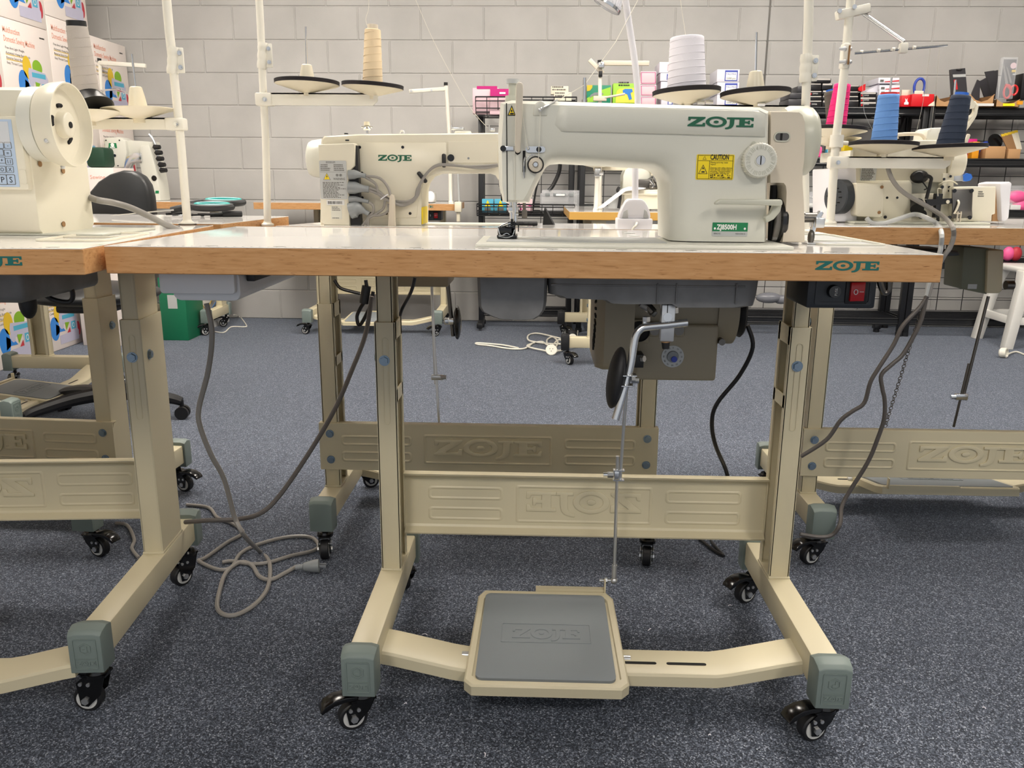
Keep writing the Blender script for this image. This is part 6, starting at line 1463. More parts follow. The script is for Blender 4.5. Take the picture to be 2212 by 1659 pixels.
pole(ts, [(226, 436), (222, 300), (215, 135)], 4.0, .012, bz=.8005)
b = B(); a, c = at(213, 135, Y=4.0), at(315, 143, Y=4.0); b.box((a+c)/2, ((c-a).length, .025, .024), .003, R=Matrix.Rotation(.06, 3, 'Y')); b.build('cross_arm', 'pole_white', ts)
b = B(); b.cyl(at(214, 133, Y=4.0), at(214, 126, Y=4.0), .013, n=14); b.build('end_cap', 'black_plastic', ts)
b = B(); b.cyl(at(212, 196, Y=4.0), at(262, 192, Y=3.95), .006, n=8); b.cyl(at(252, 194, Y=3.95), at(272, 200, Y=3.92), .008, n=8); b.build('guide_rod', 'chrome', ts)

# stacked cartons along the left wall
XC = -2.62
def carton(y0, y1, z0, z1, label, seed):
    t = thing('carton', label, 'carton', (XC-.16, (y0+y1)/2, z0), 0, 'white machine cartons stacked along the left wall')
    B().bx(XC-.33, XC, y0+.002, y1-.002, z0+.001, z1-.001, .004).build('carton_body', 'carton_white', t)
    w, h = y1-y0, z1-z0
    fn = lambda u, v, d: Vector((XC+.0004+d, y0+u*w, z0+v*h))
    b = B()
    text(b, 'Multifunction', lambda u, v, d: fn(.08+u/w, .84+v/h, d), .040, d1=.0003, bold=.01, fit=.14); text(b, 'Domestic Sewing Machine', lambda u, v, d: fn(.08+u/w, .74+v/h, d), .040, d1=.0003, bold=.01, fit=.26); b.build('carton_title', 'orange_ink', t, smooth=0)
    b = B()
    for i, s_ in enumerate(('Free Arm Light Weight', 'Automatic 4-step Buttonhole', 'Reverse Stitch Button', 'Easy Thread Cutting')): text(b, s_, lambda u, v, d, i=i: fn(.09+u/w, .66-i*.055+v/h, d), .017, d1=.0003, fit=.0075*len(s_))
    scribble(b, fn, .80, .865, .13, .03, 1, 0, .0003, seed); b.build('carton_small_print', 'ink', t, smooth=0)
    b = B(); rect_(b, .09, .595, .42, .602, fn); rect_(b, .09, .54, .5, .548, fn); b.build('text_underline', 'card_yellow', t, smooth=0)
    def blob(name, P_, m, d0=.0004):
        b = B(); b.prism(P_, lambda u, v, d: fn(u, v, d+d0), 0, .0003); b.build(name, m, t, smooth=0)
    blob('yellow_balloon', ell(.47, .50, .085, .13, 24), 'card_yellow'); blob('green_balloon', ell(.68, .52, .10, .09, 24), 'card_green'); blob('blue_balloon', ell(.37, .30, .10, .16, 24), 'card_blue'); blob('blue_swirl', [(.38, .20), (.47, .24), (.60, .235), (.55, .29), (.47, .32), (.40, .36)], 'card_blue'); blob('red_balloon', ell(.90, .22, .045, .10, 20), 'card_red')
    blob('printed_machine', [(.46, .07), (.89, .07), (.90, .19), (.88, .22), (.88, .40), (.83, .47), (.50, .50), (.48, .44), (.48, .30), (.52, .27), (.56, .28), (.57, .33), (.72, .33), (.72, .20), (.46, .19)], 'card_lilac', .0008)
    blob('machine_band', [(.55, .40), (.83, .40), (.83, .455), (.55, .455)], 'card_teal', .0012); blob('dial_square', [(.74, .23), (.84, .23), (.84, .34), (.74, .34)], 'card_teal', .0012); blob('green_wedge', [(.62, .24), (.70, .34), (.60, .35)], 'card_green', .0014); blob('red_wedge', [(.63, .20), (.71, .20), (.70, .27)], 'card_red', .0014)
    b = B(); O = ell(.79, .285, .028, .035, 18); ring(b, O, lambda u, v, d: fn(u, v, d+.0016), .3, .0002); b.build('dial_ring', 'label_white', t, smooth=0)
    return t
CW, CH = .435, .43
rows = []
ye = 4.36
zb = 0.0
names = {}
topz = at(264, 98, X=XC).z
zs0 = topz-CH*4
lab = lambda c, r: {(0, 3): 'topmost carton at the block wall end of the stack', (0, 2): 'carton behind the coverstitch machine, second from the top of its column'}.get((c, r))
ordc = ['first column from the block wall', 'second column from the block wall', 'third column from the block wall', 'fourth column from the block wall']
ordr = ['on the floor', 'second from the floor', 'third from the floor', 'fourth from the floor', 'fifth from the floor']
for c_i in range(4):
    n = 4 if c_i == 0 else 5
    for r_i in range(n):
        y1 = ye-CW*c_i; dz = (.0, .03, -.05, -.02)[c_i]
        z0 = (0 if r_i == 0 else zs0+CH*r_i+dz); z1 = zs0+CH*(r_i+1)+dz
        carton(y1-CW, y1, max(z0, 0), z1, 'white machine carton with balloon print, %s, %s' % (ordc[c_i], ordr[r_i]), c_i*7+r_i)
# boxes on the floor by the left wall
b = B(); q = at(505, 697, Z=0); P_ = [at(418, 725, Z=0), at(508, 694, Z=0)]
wb_ = thing('carton', 'white carton with a line drawing of a machine, on the floor by the block wall', 'carton', at(462, 712, Z=0))
A, C = at(424, 728, Z=0)+Vector((-.04, .03, 0)), at(505, 696, Z=0)+Vector((-.04, .03, 0)); d = (C-A).normalized(); nrm = Vector((d.y, -d.x, 0)); L = (C-A).length; hz = .36
b = B(); b.loft([[A, C, C-nrm*.10, A-nrm*.10], [A+Vector((0, 0, hz)), C+Vector((0, 0, hz)), C-nrm*.10+Vector((0, 0, hz)), A-nrm*.10+Vector((0, 0, hz))]]); b.build('carton_body', 'label_white', wb_, smooth=0)
fw = lambda u, v, dd: A+d*(u*L)+Vector((0, 0, v*hz))+nrm*(.001+dd)
for P_, m, nm in (([(.25, .45), (.45, .30), (.85, .62), (.85, .75)], 'card_blue', 'blue_line'), ([(.25, .60), (.42, .38), (.80, .80)], 'card_yellow', 'yellow_line'), ([(.25, .35), (.5, .18), (.8, .22), (.9, .42)], 'ink_soft', 'grey_line')):
    b = B(); b.tube([fw(u, v, .0015) for u, v in P_], .0022, 5); b.build(nm, m, wb_)
b = B(); a, c = at(352, 735, Z=0), at(425, 728, Z=0); b.bx(a.x, c.x, a.y, a.y+.25, 0, .37, .003); gb = b.build('carton', 'green_box_dark'); tag(gb, 'dark green carton standing on the floor by the left cartons', 'carton')
b = B(); b.bx(a.x+.05, c.x-.05, a.y-.001, a.y, .19, .27); b.build('carton_label', 'label_silver', gb, smooth=0)
b = B(); b.tube([at(505, 680, Y=4.2), at(518, 684, Z=.006), at(532, 702, Z=.004), at(528, 706, Z=.004), at(500, 706, Z=.004), at(484, 718, Z=.004), at(462, 716, Z=.004)], .004, 6); tag(b.build('cable', 'cable_white'), 'white cable lying on the carpet by the line drawing carton', 'cable')
b = B(); P0, P1 = at(186, 362, Y=3.4), at(224, 318, Y=3.4); b.bx(P0.x, P1.x, 3.4, 3.52, P0.z, P1.z, .02); tag(b.build('green_bag', 'deep_green'), 'dark green bag left of the coverstitch machine head', 'bag')
b = B(); b.bx(P0.x-.12, P1.x+.05, 3.38, 3.62, 0, P0.z-.46, .003); tag(b.build('carton', 'carton_white'), 'plain white carton on the floor below the dark green bag', 'carton')
b = B(); b.bx(P0.x-.12, P1.x+.05, 3.38, 3.62, P0.z-.46, P0.z, .003); o = tag(b.build('carton', 'carton_white'), 'white carton with orange title directly under the dark green bag', 'carton'); b = B(); text(b, 'Domestic Sewing', lambda u, v, d: Vector((P0.x-.10+u, 3.3795-d, P0.z-.06+v)), .03, d1=.0003); b.build('carton_title', 'orange_ink', o, smooth=0)
# ------------------------------------------------------------------ overlocker on the honey table
ov = thing('sewing_machine', 'overlocker on the honey coloured table, seen under the front machine arm', 'sewing machine', at(1395, 448, Y=3.35))
YO = 3.30
slab([(1346, 380), (1350, 368), (1362, 360), (1425, 352), (1418, 376), (1400, 388), (1378, 392), (1376, 410), (1346, 410)], YO, .16, 'machine_white', 'machine_head', ov, .008, .786)
slab([(1346, 390), (1376, 392), (1378, 412), (1344, 412)], YO+.002, .14, 'wheel_grey', 'machine_front', ov, .004, .786)
b = B(); b.tube([at(1402, 362, Y=YO), at(1412, 374, Y=YO)], .012, 8, sub=1); b.box(at(1416, 374, Y=YO-.02), (.045, .02, .025), .004); 
for dx in (0, 9): b.cyl(at(1416+dx, 377, Y=YO-.03), at(1421+dx, 392, Y=YO-.03), .007, n=8)
b.build('tension_dial', 'disc_cream', ov)
b = B(); b.box(at(1392, 398, Y=YO+.02), (.10, .05, .05), .004); b.sph(at(1412, 402, Y=YO), .03, (1, .6, .8)); b.build('looper_works', 'dark_steel', ov)
b = B(); b.cyl(at(1408, 385, Y=YO-.01), at(1414, 402, Y=YO-.01), .005, n=8); b.tube([at(1404, 390, Y=YO-.02), at(1412, 400, Y=YO-.02), at(1408, 406, Y=YO-.02)], .004, 8); b.build('presser_lever', 'chrome', ov)
slab([(1348, 412), (1430, 409), (1428, 420), (1426, 452), (1348, 452)], YO-.02, .2, 'machine_ivory', 'machine_base', ov, .004, .7865)
slab([(1342, 417), (1434, 415), (1436, 419), (1430, 422), (1344, 421)], YO-.03, .22, 'machine_ivory', 'base_ledge', ov, .003, .786)
b = B(); g = lp([(1292, 449), (1296, 446), (1345, 408), (1360, 403), (1396, 406), (1390, 409), (1352, 413), (1304, 449)], YO-.06); b.loft([g, [v+Vector((0, .04, 0)) for v in g]]); b.build('waste_chute', 'plastic_white', ov, bevel=.003)
b = B(); g = lp([(1312, 450), (1318, 440), (1338, 424), (1336, 451)], YO-.02); b.loft([g, [v+Vector((0, .05, 0)) for v in g]]); b.build('chute_guard', 'label_silver', ov)
b = B(); b.tube([at(1338, 404, Y=YO-.04), at(1334, 412, Y=YO-.04), at(1340, 422, Y=YO-.04), at(1338, 440, Y=YO-.04), at(1336, 450, Y=YO-.04)], .008, 8); b.build('chain_lever', 'black_plastic', ov)
b = B(); b.bx(at(1427, 450, Y=3.2).x, at(1475, 450, Y=3.2).x, 3.1, 3.3, .787, .80, .002); tag(b.build('board', 'box_cream'), 'pale board under the overlocker base on the honey coloured table', 'board')
ts = thing('thread_stand', 'thread stand with one cream disc on the honey coloured table', 'thread stand', at(1288, 452, Y=3.3), 0, 'thread stands')
pole(ts, [(1287, 450), (1289, 410), (1290, 378)], 3.3, .012, bz=.7865)
b = B(); q = at(1290, 357, Y=3.3); b.lathe([(.0001, -.03), (.016, -.03), (.022, -.012), (.078, .0), (.078, .003), (.028, .006), (.022, .03), (.012, .04), (.0001, .04)], q, (0, 0, 1), 32); b.build('spool_disc', 'disc_cream', ts)
b = B(); q = at(1291, 372, Y=3.29); b.box(q, (.035, .03, .045), .005); b.cyl(q+Vector((.01, -.01, -.005)), q+Vector((.03, -.015, -.005)), .010, n=10); b.build('clamp', 'steel', ts)
b = B(); b.bx(at(1300, 365, Y=3.32).x, at(1400, 365, Y=3.32).x, 3.31, 3.33, at(1300, 368, Y=3.32).z, at(1300, 352, Y=3.32).z, .002); b.build('cross_arm', 'disc_cream', ts)
tw = thing('thread_stand', 'tall thread guide post with folded arms before the shelf boxes', 'thread stand', at(1297, 452, Y=3.45), 0, 'thread stands')
pole(tw, [(1296, 450), (1296, 300), (1296, 145)], 3.45, .010, bz=.7865)
b = B(); a, c = at(1302, 137, Y=3.45), at(1402, 136, Y=3.45); b.box((a+c)/2, ((c-a).length, .02, .024), .002); b.box(at(1288, 144, Y=3.44), (.10, .012, .022), .002, R=Matrix.Rotation(.75, 3, 'Y')); ga = b.build('guide_arm', 'cover_beige', tw)
b = B(); b.box(at(1299, 141, Y=3.43), (.03, .03, .03), .004); b.build('arm_clamp', 'chrome', tw)
b = B(); b.cyl(at(1296, 136, Y=3.45), at(1296, 130, Y=3.45), .013, n=14); b.box(at(1297, 160, Y=3.44), (.02, .02, .03), .003); b.build('end_cap', 'black_plastic', tw)
b = B(); b.box(at(1296, 213, Y=3.44), (.07, .03, .025), .003); b.cyl(at(1306, 211, Y=3.43), at(1350, 203, Y=3.40), .006, n=8); b.build('low_guide', 'cover_beige', tw)

# ------------------------------------------------------------------ wire racks
def wire_rack(name, label, x0, x1, y0, y1, zs, ztop, depth_lip=.03, mesh=True, posts=True, feet=True):
    t = thing(name, label, 'shelf rack', ((x0+x1)/2, (y0+y1)/2, 0), 0, 'black wire shelf racks along the block wall')
    for x in (x0, x1):
        for y in (y0, y1):
            b = B(); b.bx(x-.016, x+.016, y-.016, y+.016, .02, ztop, .003); b.cyl((x, y, 0), (x, y, .025), .022, n=14); b.build('post', 'rack_black', t)
    for z in zs:
        b = B()
        for y in (y0, y1):
            for dz in (0, -.032): b.cyl((x0, y, z-.006+dz), (x1, y, z-.006+dz), .006, n=8)
            b.bx(x0, x1, y-.004, y+.004, z-.045, z-.012)
        for x in (x0, x1): b.bx(x-.005, x+.005, y0, y1, z-.04, z-.002)
        n = int((y1-y0)/.028)
        for k in range(1, n): b.cyl((x0, y0+(y1-y0)*k/n, z-.003), (x1, y0+(y1-y0)*k/n, z-.003), .0022, n=5)
        m = int((x1-x0)/.25)
        for k in range(1, m): x = x0+(x1-x0)*k/m; b.cyl((x, y0, z-.008), (x, y1, z-.008), .004, n=6)
        b.build('wire_shelf', 'rack_black', t)
    if mesh:
        b = B(); yb_ = y1+.004; zz = .12
        while zz < ztop-.02: b.cyl((x0, yb_, zz), (x1, yb_, zz), .0022, n=5); zz += .072
        n = int((x1-x0)/.155)
        for k in range(1, n): x = x0+(x1-x0)*k/n; b.cyl((x, yb_, .12), (x, yb_, ztop-.02), .0026, n=5)
        b.build('back_grid', 'rack_black', t)
    if feet:
        for x in (x0, x1): B().bx(x-.018, x+.018, y0-.16, y1, .018, .05, .004).build('foot_bar', 'rack_black', t)
    return t
zT = 1.375
rA = wire_rack('wire_rack', 'narrow black grid stand with wire baskets behind the front machine head', -.335, .235, 4.16, 4.30, [.12], 1.40, mesh=True)
rB = wire_rack('wire_rack', 'black wire shelf rack behind the right half of the front machine', .295, 2.315, 4.03, 4.34, [.115, .79, 1.085, zT], 1.41, feet=False)
rC = wire_rack('wire_rack', 'black wire shelf rack at the right edge of the picture', 2.352, 4.30, 4.03, 4.34, [.115, .47, .785, 1.085, zT], 1.41, feet=False)
def foot_at(px, py, label):
    q = at(px, py, Z=0); b = B(); b.bx(q.x-.02, q.x+.02, q.y, 4.2, .02, .05, .004); b.cyl((q.x, q.y+.02, 0), (q.x, q.y+.02, .02), .02, n=12); tag(b.build('rack_foot', 'rack_black'), label, 'foot bar')
foot_at(1895, 718, 'black foot bar jutting out under the right wire rack')
def wire_basket(label, x0, x1, y0, y1, z0, z1, slope=.05, nx=9, grp='black wire baskets on the grid stand'):
    t = thing('wire_basket', label, 'basket', ((x0+x1)/2, (y0+y1)/2, z0), 0, grp)
    b = B(); r = .0032
    def R_(z, yf, rr=r): b.tube([(x0, y1, z), (x0, yf, z), (x1, yf, z), (x1, y1, z), (x0, y1, z)], rr, 6, sub=1)
    R_(z1, y0, .0042); R_(z1-(z1-z0)*.22, y0); R_(z0+(z1-z0)*.40, y0+slope*.3); R_(z0, y0+slope, .0038); R_(z0+(z1-z0)*.2, y0+slope*.7)
    for i in range(nx+1):
        x = x0+(x1-x0)*i/nx; b.tube([(x, y0, z1), (x, y0, z1-(z1-z0)*.35), (x, y0+slope, z0), (x, y1, z0)], r*.8, 5, sub=1)
    b.build('wire_frame', 'wire_black', t); return t
k0, k1 = at(1027, 209, Y=3.96), at(1245, 250, Y=3.96)
wire_basket('upper black wire basket holding pink packs behind the machine head', k0.x, k1.x, 3.96, 4.15, k1.z, k0.z)
k2, k3 = at(1030, 441, Y=3.96), at(1241, 462, Y=3.96)
wire_basket('lower black wire basket holding blue packs behind the needle bar', k2.x, k3.x, 3.96, 4.15, k3.z-.015, k2.z, .01)
def pbox(name, label, cat, x0, y0, x1, y1, Y, dep, m, group=None, z0=None, parent=None, bev=.003, rot=0):
    a, c = at(x0, y1, Y=Y), at(x1, y0, Y=Y)
    za = a.z if z0 is None else z0
    b = B(); b.box(((a.x+c.x)/2, Y+dep/2, (za+c.z)/2), (c.x-a.x, dep, c.z-za), bev, R=Matrix.Rotation(rot, 3, 'Y') if rot else None)
    o = b.build(name, m, parent)
    return tag(o, label, cat, group) if parent is None else o
def mark(parent, x0, y0, x1, y1, Y, m, name='printed_mark', d=.0015):
    a, c = at(x0, y1, Y=Y), at(x1, y0, Y=Y)
    return B().bx(a.x, c.x, Y-d, Y-.0002, a.z, c.z).build(name, m, parent, smooth=0)
def ptext(parent, s_, x0, y0, x1, Y, m, d=.0018, name='printed_text', hpx=None):
    a, c = at(x0, y0, Y=Y), at(x1, y0, Y=Y); b = B(); w = c.x-a.x
    size = w/max(1, len(s_))*1.7 if hpx is None else (at(x0, y0-hpx, Y=Y).z-a.z)*1.35
    text(b, s_, lambda u, v, dd: Vector((a.x+u, Y-d-dd, a.z+v)), size, d1=.0002); return b.build(name, m, parent, smooth=0)
G = 'pink packs in the upper wire basket'
o = pbox('pack', 'pale pink pack with magenta top, leaning left in the upper basket', 'pack', 1021, 190, 1078, 245, 4.0, .10, 'box_pink', G); mark(o, 1030, 186, 1074, 192, 3.999, 'box_magenta', 'magenta_top')
o = pbox('pack', 'pale pink pack with magenta label, right one in the upper basket', 'pack', 1058, 200, 1102, 247, 3.985, .07, 'box_pink', G); mark(o, 1059, 192, 1101, 208, 3.984, 'box_magenta', 'magenta_label'); mark(o, 1079, 199, 1092, 203, 3.982, 'ink_white', 'label_mark')
G = 'cream needle boxes in the upper basket'
for (x0, y0, x1, y1, Y, l) in ((1190, 186, 1228, 204, 4.07, 'cream needle box, topmost of two in the upper basket'), (1196, 199, 1235, 240, 4.02, 'cream needle box, lower one in the upper basket')):
    o = pbox('small_box', l, 'box', x0, y0, x1, y1, Y, .05, 'box_cream', G)
    b = B(); q = at(x0+3, y0+9, Y=Y); scribble(b, lambda u, v, d: Vector((q.x+u*.085, Y-.0005-d, q.z-.004+v*.03)), 0, 0, 1, 1, 2, 0, .0006, x0); b.build('box_print', 'ink_soft', o, smooth=0)
pbox('small_box', 'black small box beside the cream needle boxes', 'box', 1150, 216, 1172, 240, 4.05, .05, 'box_black')
G = 'small packs in the lower wire basket'
for i, (x0, x1, m, l) in enumerate(((1041, 1066, 'card_teal', 'pale blue pack with yellow figure, leftmost in the lower basket'), (1068, 1094, 'card_teal', 'pale blue pack with yellow figure, second in the lower basket'), (1096, 1120, 'box_pink', 'pink patterned pack behind the needle bar'), (1122, 1150, 'box_pink', 'pink patterned pack right of the needle bar'))):
    o = pbox('pack', l, 'pack', x0, 430, x1, 458, 4.0, .06, m, G)
    if i < 2:
        b = B(); q = at((x0+x1)/2, 447, Y=3.999); f_ = lambda u, v, d: q+Vector((u, -d, v)); b.prism([(-.022, 0), (.022, 0), (.012, .012), (.006, .03), (0, .042), (-.006, .03), (-.012, .012)], f_, 0, .001); b.build('yellow_figure', 'label_yellow', o, smooth=0); mark(o, x0+6, 449, x1-6, 455, 3.999, 'ink_soft', 'dark_caption')
    else:
        b = B(); rd = random.Random(i)
        for k in range(7): q = at(rd.uniform(x0+3, x1-3), rd.uniform(433, 455), Y=3.9995); b.cyl(q, q+Vector((0, -.001, 0)), .006, n=8)
        b.build('pink_dot', 'box_magenta', o, smooth=0)
tc = thing('organiser_case', 'clear plastic organiser case behind the lower basket', 'case', at(1220, 440, Y=4.02))
pbox('case_body', '', '', 1166, 418, 1262, 456, 4.02, .09, 'plastic_clear', parent=tc, bev=.008)
pbox('case_lid', '', '', 1170, 411, 1258, 420, 4.02, .09, 'plastic_clear', parent=tc, bev=.006)
for k in range(4): pbox('case_latch', '', '', 1178+k*17, 417, 1188+k*17, 424, 4.012, .006, 'conn_grey', parent=tc, bev=.002)
pbox('case_label', '', '', 1201, 419, 1220, 423, 4.008, .003, 'ink_white', parent=tc, bev=0)
b = B(); b.tube([at(1210, 342, Y=4.1), at(1208, 370, Y=4.1), at(1195, 400, Y=4.1), at(1185, 412, Y=4.1)], .012, 8); tag(b.build('cable', 'cable_black'), 'black cable hanging on the grid stand under the machine arm', 'cable')
b = B(); b.sph(at(1211, 346, Y=4.09), .010, n=10); tag(b.build('hook_tip', 'label_yellow'), 'yellow tip on the grid stand under the machine arm', 'hook')
b = B(); b.tube([at(1180, 340, Y=4.1), at(1160, 400, Y=4.1), at(1150, 460, Y=4.1)], .006, 6); tag(b.build('cable', 'cable_black'), 'thin black cable behind the lower basket right of the needle', 'cable')

# goods on the top shelf, left part (seen above the machine arm)
SZ = zT
bx_ = pbox('card_box', 'green box with picture of an animal and a sun on the top shelf', 'box', 1267, 184, 1320, 229, 4.06, .08, 'box_green', z0=SZ)
b = B(); f_ = lambda px, py, d=0: at(px, py, Y=4.0595)+Vector((0, -d, 0))
g = [f_(1290, 222), f_(1319, 205), f_(1319, 222), f_(1268, 226), f_(1268, 216)]
def poly_px(parent, P_, Y, m, name, d=.001):
    g = lp(P_, Y); b = B(); b.loft([g, [v+Vector((0, -d, 0)) for v in g]]); return b.build(name, m, parent, smooth=0)
poly_px(bx_, [(1268, 212), (1300, 194), (1319, 188), (1319, 205), (1290, 219), (1268, 221)], 4.0595, 'box_lime', 'lime_sweep')
poly_px(bx_, [(1268, 184), (1280, 184), (1279, 190), (1274, 196), (1268, 197)], 4.059, 'card_yellow', 'printed_sun', .0015)
poly_px(bx_, [(1273, 212), (1276, 205), (1284, 200), (1298, 199), (1304, 203), (1298, 206), (1286, 206), (1279, 208)], 4.058, 'conn_grey', 'printed_animal', .0015)
by = pbox('card_box', 'lime and yellow box with a blue tool picture on the top shelf', 'box', 1323, 180, 1372, 229, 4.06, .08, 'box_lime', z0=SZ)
poly_px(by, [(1333, 196), (1338, 192), (1369, 190), (1371, 196), (1371, 222), (1330, 222), (1331, 205)], 4.0595, 'box_sun', 'yellow_field')
poly_px(by, [(1345, 195), (1350, 192), (1365, 192), (1367, 198), (1362, 201), (1365, 214), (1359, 216), (1355, 204), (1346, 201)], 4.058, 'card_blue', 'blue_tool', .0015)
b = B(); q = at(1336, 187, Y=4.0595); scribble(b, lambda u, v, d: q+Vector((u*.10, -d, v*.03)), 0, 0, 1, 1, 2, 0, .001, 31); b.build('box_print', 'ink', by, smooth=0)
G = 'pink label boxes on the top shelf'
for i, (y0, y1, l) in enumerate(((154, 182, 'pink label box, topmost of the stack behind the lamp neck'), (183, 207, 'pink label box in the middle of the stack behind the lamp neck'), (208, 229, 'lowest pink label box of the stack behind the lamp neck'))):
    o = pbox('label_box', l, 'box', 1383, y0, 1418, y1, 4.06, .14, 'box_pink', G, z0=SZ if i == 2 else None, bev=.001)
    b = B(); P_ = lp([(1385, y1-2), (1416, y1-2), (1416, y0+2), (1385, y0+2)], 4.0595); cc = sum(P_, Vector())/4; I_ = [cc+(v-cc)*.93 for v in P_]; up_ = Vector((0, -.001, 0)); b.loft([P_, [v+up_ for v in P_], [v+up_ for v in I_], I_], cap=False); b.build('pink_border', 'box_magenta', o, smooth=0)
G = 'white tag pin boxes on the top shelf'
for i, (x0, y0, x1, y1, l, Yb) in enumerate(((1424, 134, 1452, 157, 'plain white box, topmost of the stack left of the white cone', 4.07), (1426, 158, 1452, 175, 'tag pin box with blue label, second in the stack left of the white cone', 4.06), (1427, 176, 1452, 196, 'tag pin box with blue label, third in the stack left of the white cone', 4.065), (1428, 197, 1455, 229, 'tag pin box, lowest in the stack left of the white cone', 4.06),
        (1548, 150, 1598, 177, 'white tag pin box with blue label, topmost right of the white cone', 4.06), (1548, 178, 1597, 204, 'white tag pin box with blue label, middle right of the white cone', 4.06), (1548, 205, 1597, 229, 'white tag pin box, lowest right of the white cone', 4.06))):
    o = pbox('tag_pin_box', l, 'box', x0, y0, x1, y1, Yb, .22, 'box_white', G, z0=SZ if y1 == 229 else None, bev=.001)
    if i == 0: mark(o, 1441, 139, 1450, 153, Yb, 'box_pink', 'printed_label'); continue
    lx0, lx1 = (x0+14, x1-1) if x1 < 1500 else (x0+17, x1-4)
    m_ = mark(o, lx0, y0+2, lx1, y1-2, Yb, 'box_blue', 'blue_label'); mark(o, lx0+2, y0+6, lx1-2, y1-4, Yb-.0012, 'ink_white', 'label_field')
    if x1 > 1500: ptext(o, 'TAG PINS', lx0+3, y0+12, lx1-3, Yb-.0008, 'box_blue', .0025, 'label_title', 4); ptext(o, '5,000 pcs', lx0+4, y1-6, lx1-4, Yb-.0008, 'ink', .0025, 'label_count', 4)
# black packs, their silvery reflections painted on as pale strips
G = 'black zip packs stacked on the top shelf'
rowsP = [(1736, 218, 4), (1735, 203, 4), (1737, 188, 2)]
cnt = 0
layout = [(1745, 1776, 217, 229), (1776, 1806, 217, 229), (1832, 1856, 216, 229), (1857, 1894, 220, 229), (1746, 1776, 207, 217), (1776, 1806, 206, 216), (1832, 1855, 207, 216), (1857, 1893, 210, 220), (1747, 1776, 196, 206), (1776, 1802, 195, 205), (1832, 1855, 197, 206), (1857, 1894, 199, 210), (1748, 1775, 180, 195), (1775, 1800, 180, 194), (1832, 1857, 184, 196), (1760, 1796, 169, 179)]
pos_w = ['left', 'centre left', 'centre right', 'right']; lev = ['bottom', 'second', 'third', 'top']
for i, (x0, x1, y0, y1) in enumerate(layout):
    l = 'black zip pack at %s of the %s row on the top shelf' % (pos_w[i % 4], lev[i//4]) if i < 15 else 'black zip pack lying alone on top of the pile'
    if i == 14: l = 'black zip pack behind the pink cone, right end of the top row'
    o = pbox('zip_pack', l, 'pack', x0, y0, x1, y1, 4.05+.004*(i % 3), .15, 'box_black', G, z0=SZ if i < 4 else None, bev=.004)
    Yk_ = 4.05+.004*(i % 3)
    mark(o, x0+2, y0+.6, x1-2, y0+(4 if i % 2 else 2.6), Yk_+.0005, 'glint_pale', 'painted_glint')  # painted highlight along the upper edge of the pack
    if i in (3, 7, 11, 0, 8): mark(o, x0+3, y0+5, x0+6, y0+9, Yk_, 'box_red', 'red_logo'); ptext(o, 'ZIPPER', x0+8, y1-2.4, x1-6, Yk_, 'label_white', .002, 'pack_text', 3)
for i, (x0, y0, x1, y1) in enumerate(((1705, 200, 1744, 213), (1702, 214, 1744, 229), (1722, 186, 1748, 199))):
    pbox('black_pack', ('long black pack, upper of two sloping at the left of the black pile', 'long black pack, lowest at the left end of the black pile', 'short black pack on the left end of the black pile')[i], 'pack', x0, y0, x1, y1, 4.08, .2, 'card_dark', 'long black packs', z0=SZ if i == 1 else None)
b = B(); g = lp([(1855, 196), (1854, 190), (1870, 181), (1869, 195), (1862, 198)], 4.05); b.loft([g, [v+Vector((0, .03, 0)) for v in g]]); tag(b.build('red_flap', 'box_red', smooth=0), 'small red pack right of the black zip packs', 'pack')
G = 'white and red thread boxes on the top shelf'
for i, (x0, y0, x1, y1) in enumerate(((1897, 168, 1943, 180), (1899, 184, 1944, 194), (1899, 194, 1944, 205), (1899, 206, 1944, 229))):
    o = pbox('thread_box', ('white and red box, topmost above the blue cone', 'white and red box, second from the top above the blue cone', 'white and red box, third from the top behind the blue cone', 'white and red box, lowest behind the blue cone')[i], 'box', x0, y0, x1, y1, 4.05, .2, 'box_white', G, z0=SZ if i == 3 else None, bev=.001)
    mark(o, x0+4, y0+4, x0+12, y0+9, 4.05, 'ink_soft', 'printed_grey'); poly_px(o, [(x0+14, y0+8), (x1-1, y0+5), (x1-1, y0+8), (x0+14, y0+9.5)], 4.0498, 'box_red', 'printed_red')
b = B(); g = lp([(1866, 200), (1900, 181), (1900, 229), (1895, 229), (1895, 200)], 4.08); b.loft([g, [v+Vector((0, .10, 0)) for v in g]]); tag(b.build('white_carton', 'box_white', smooth=0), 'open white carton flap left of the white and red boxes', 'carton')
# red tray boxes with scissors
G = 'red open boxes on the top shelf'
o = pbox('red_box', 'red open box with a white rabbit mark on the top shelf', 'box', 1946, 206, 1968, 229, 4.0, .2, 'box_red', G, z0=SZ); pbox('box_back', '', '', 1947, 194, 1968, 207, 4.08, .01, 'box_cream', parent=o)
poly_px(o, [(1953, 226), (1953, 222), (1956, 219), (1955, 212), (1958, 216), (1960, 212), (1960, 219), (1963, 222), (1962, 226)], 3.9995, 'ink_white', 'rabbit_mark')
o = pbox('red_box', 'wide red open box with a white sticker on the top shelf', 'box', 1968, 203, 2019, 229, 3.98, .2, 'box_red', G, z0=SZ); mark(o, 1992, 203.5, 2007, 208, 3.98, 'label_white', 'price_sticker'); poly_px(o, [(2008, 225), (2019, 218), (2019, 229), (2004, 229)], 3.9795, 'box_cream', 'pale_corner')
pbox('box_flap', '', '', 1975, 196, 1996, 204, 4.0, .006, 'box_cream', parent=o)
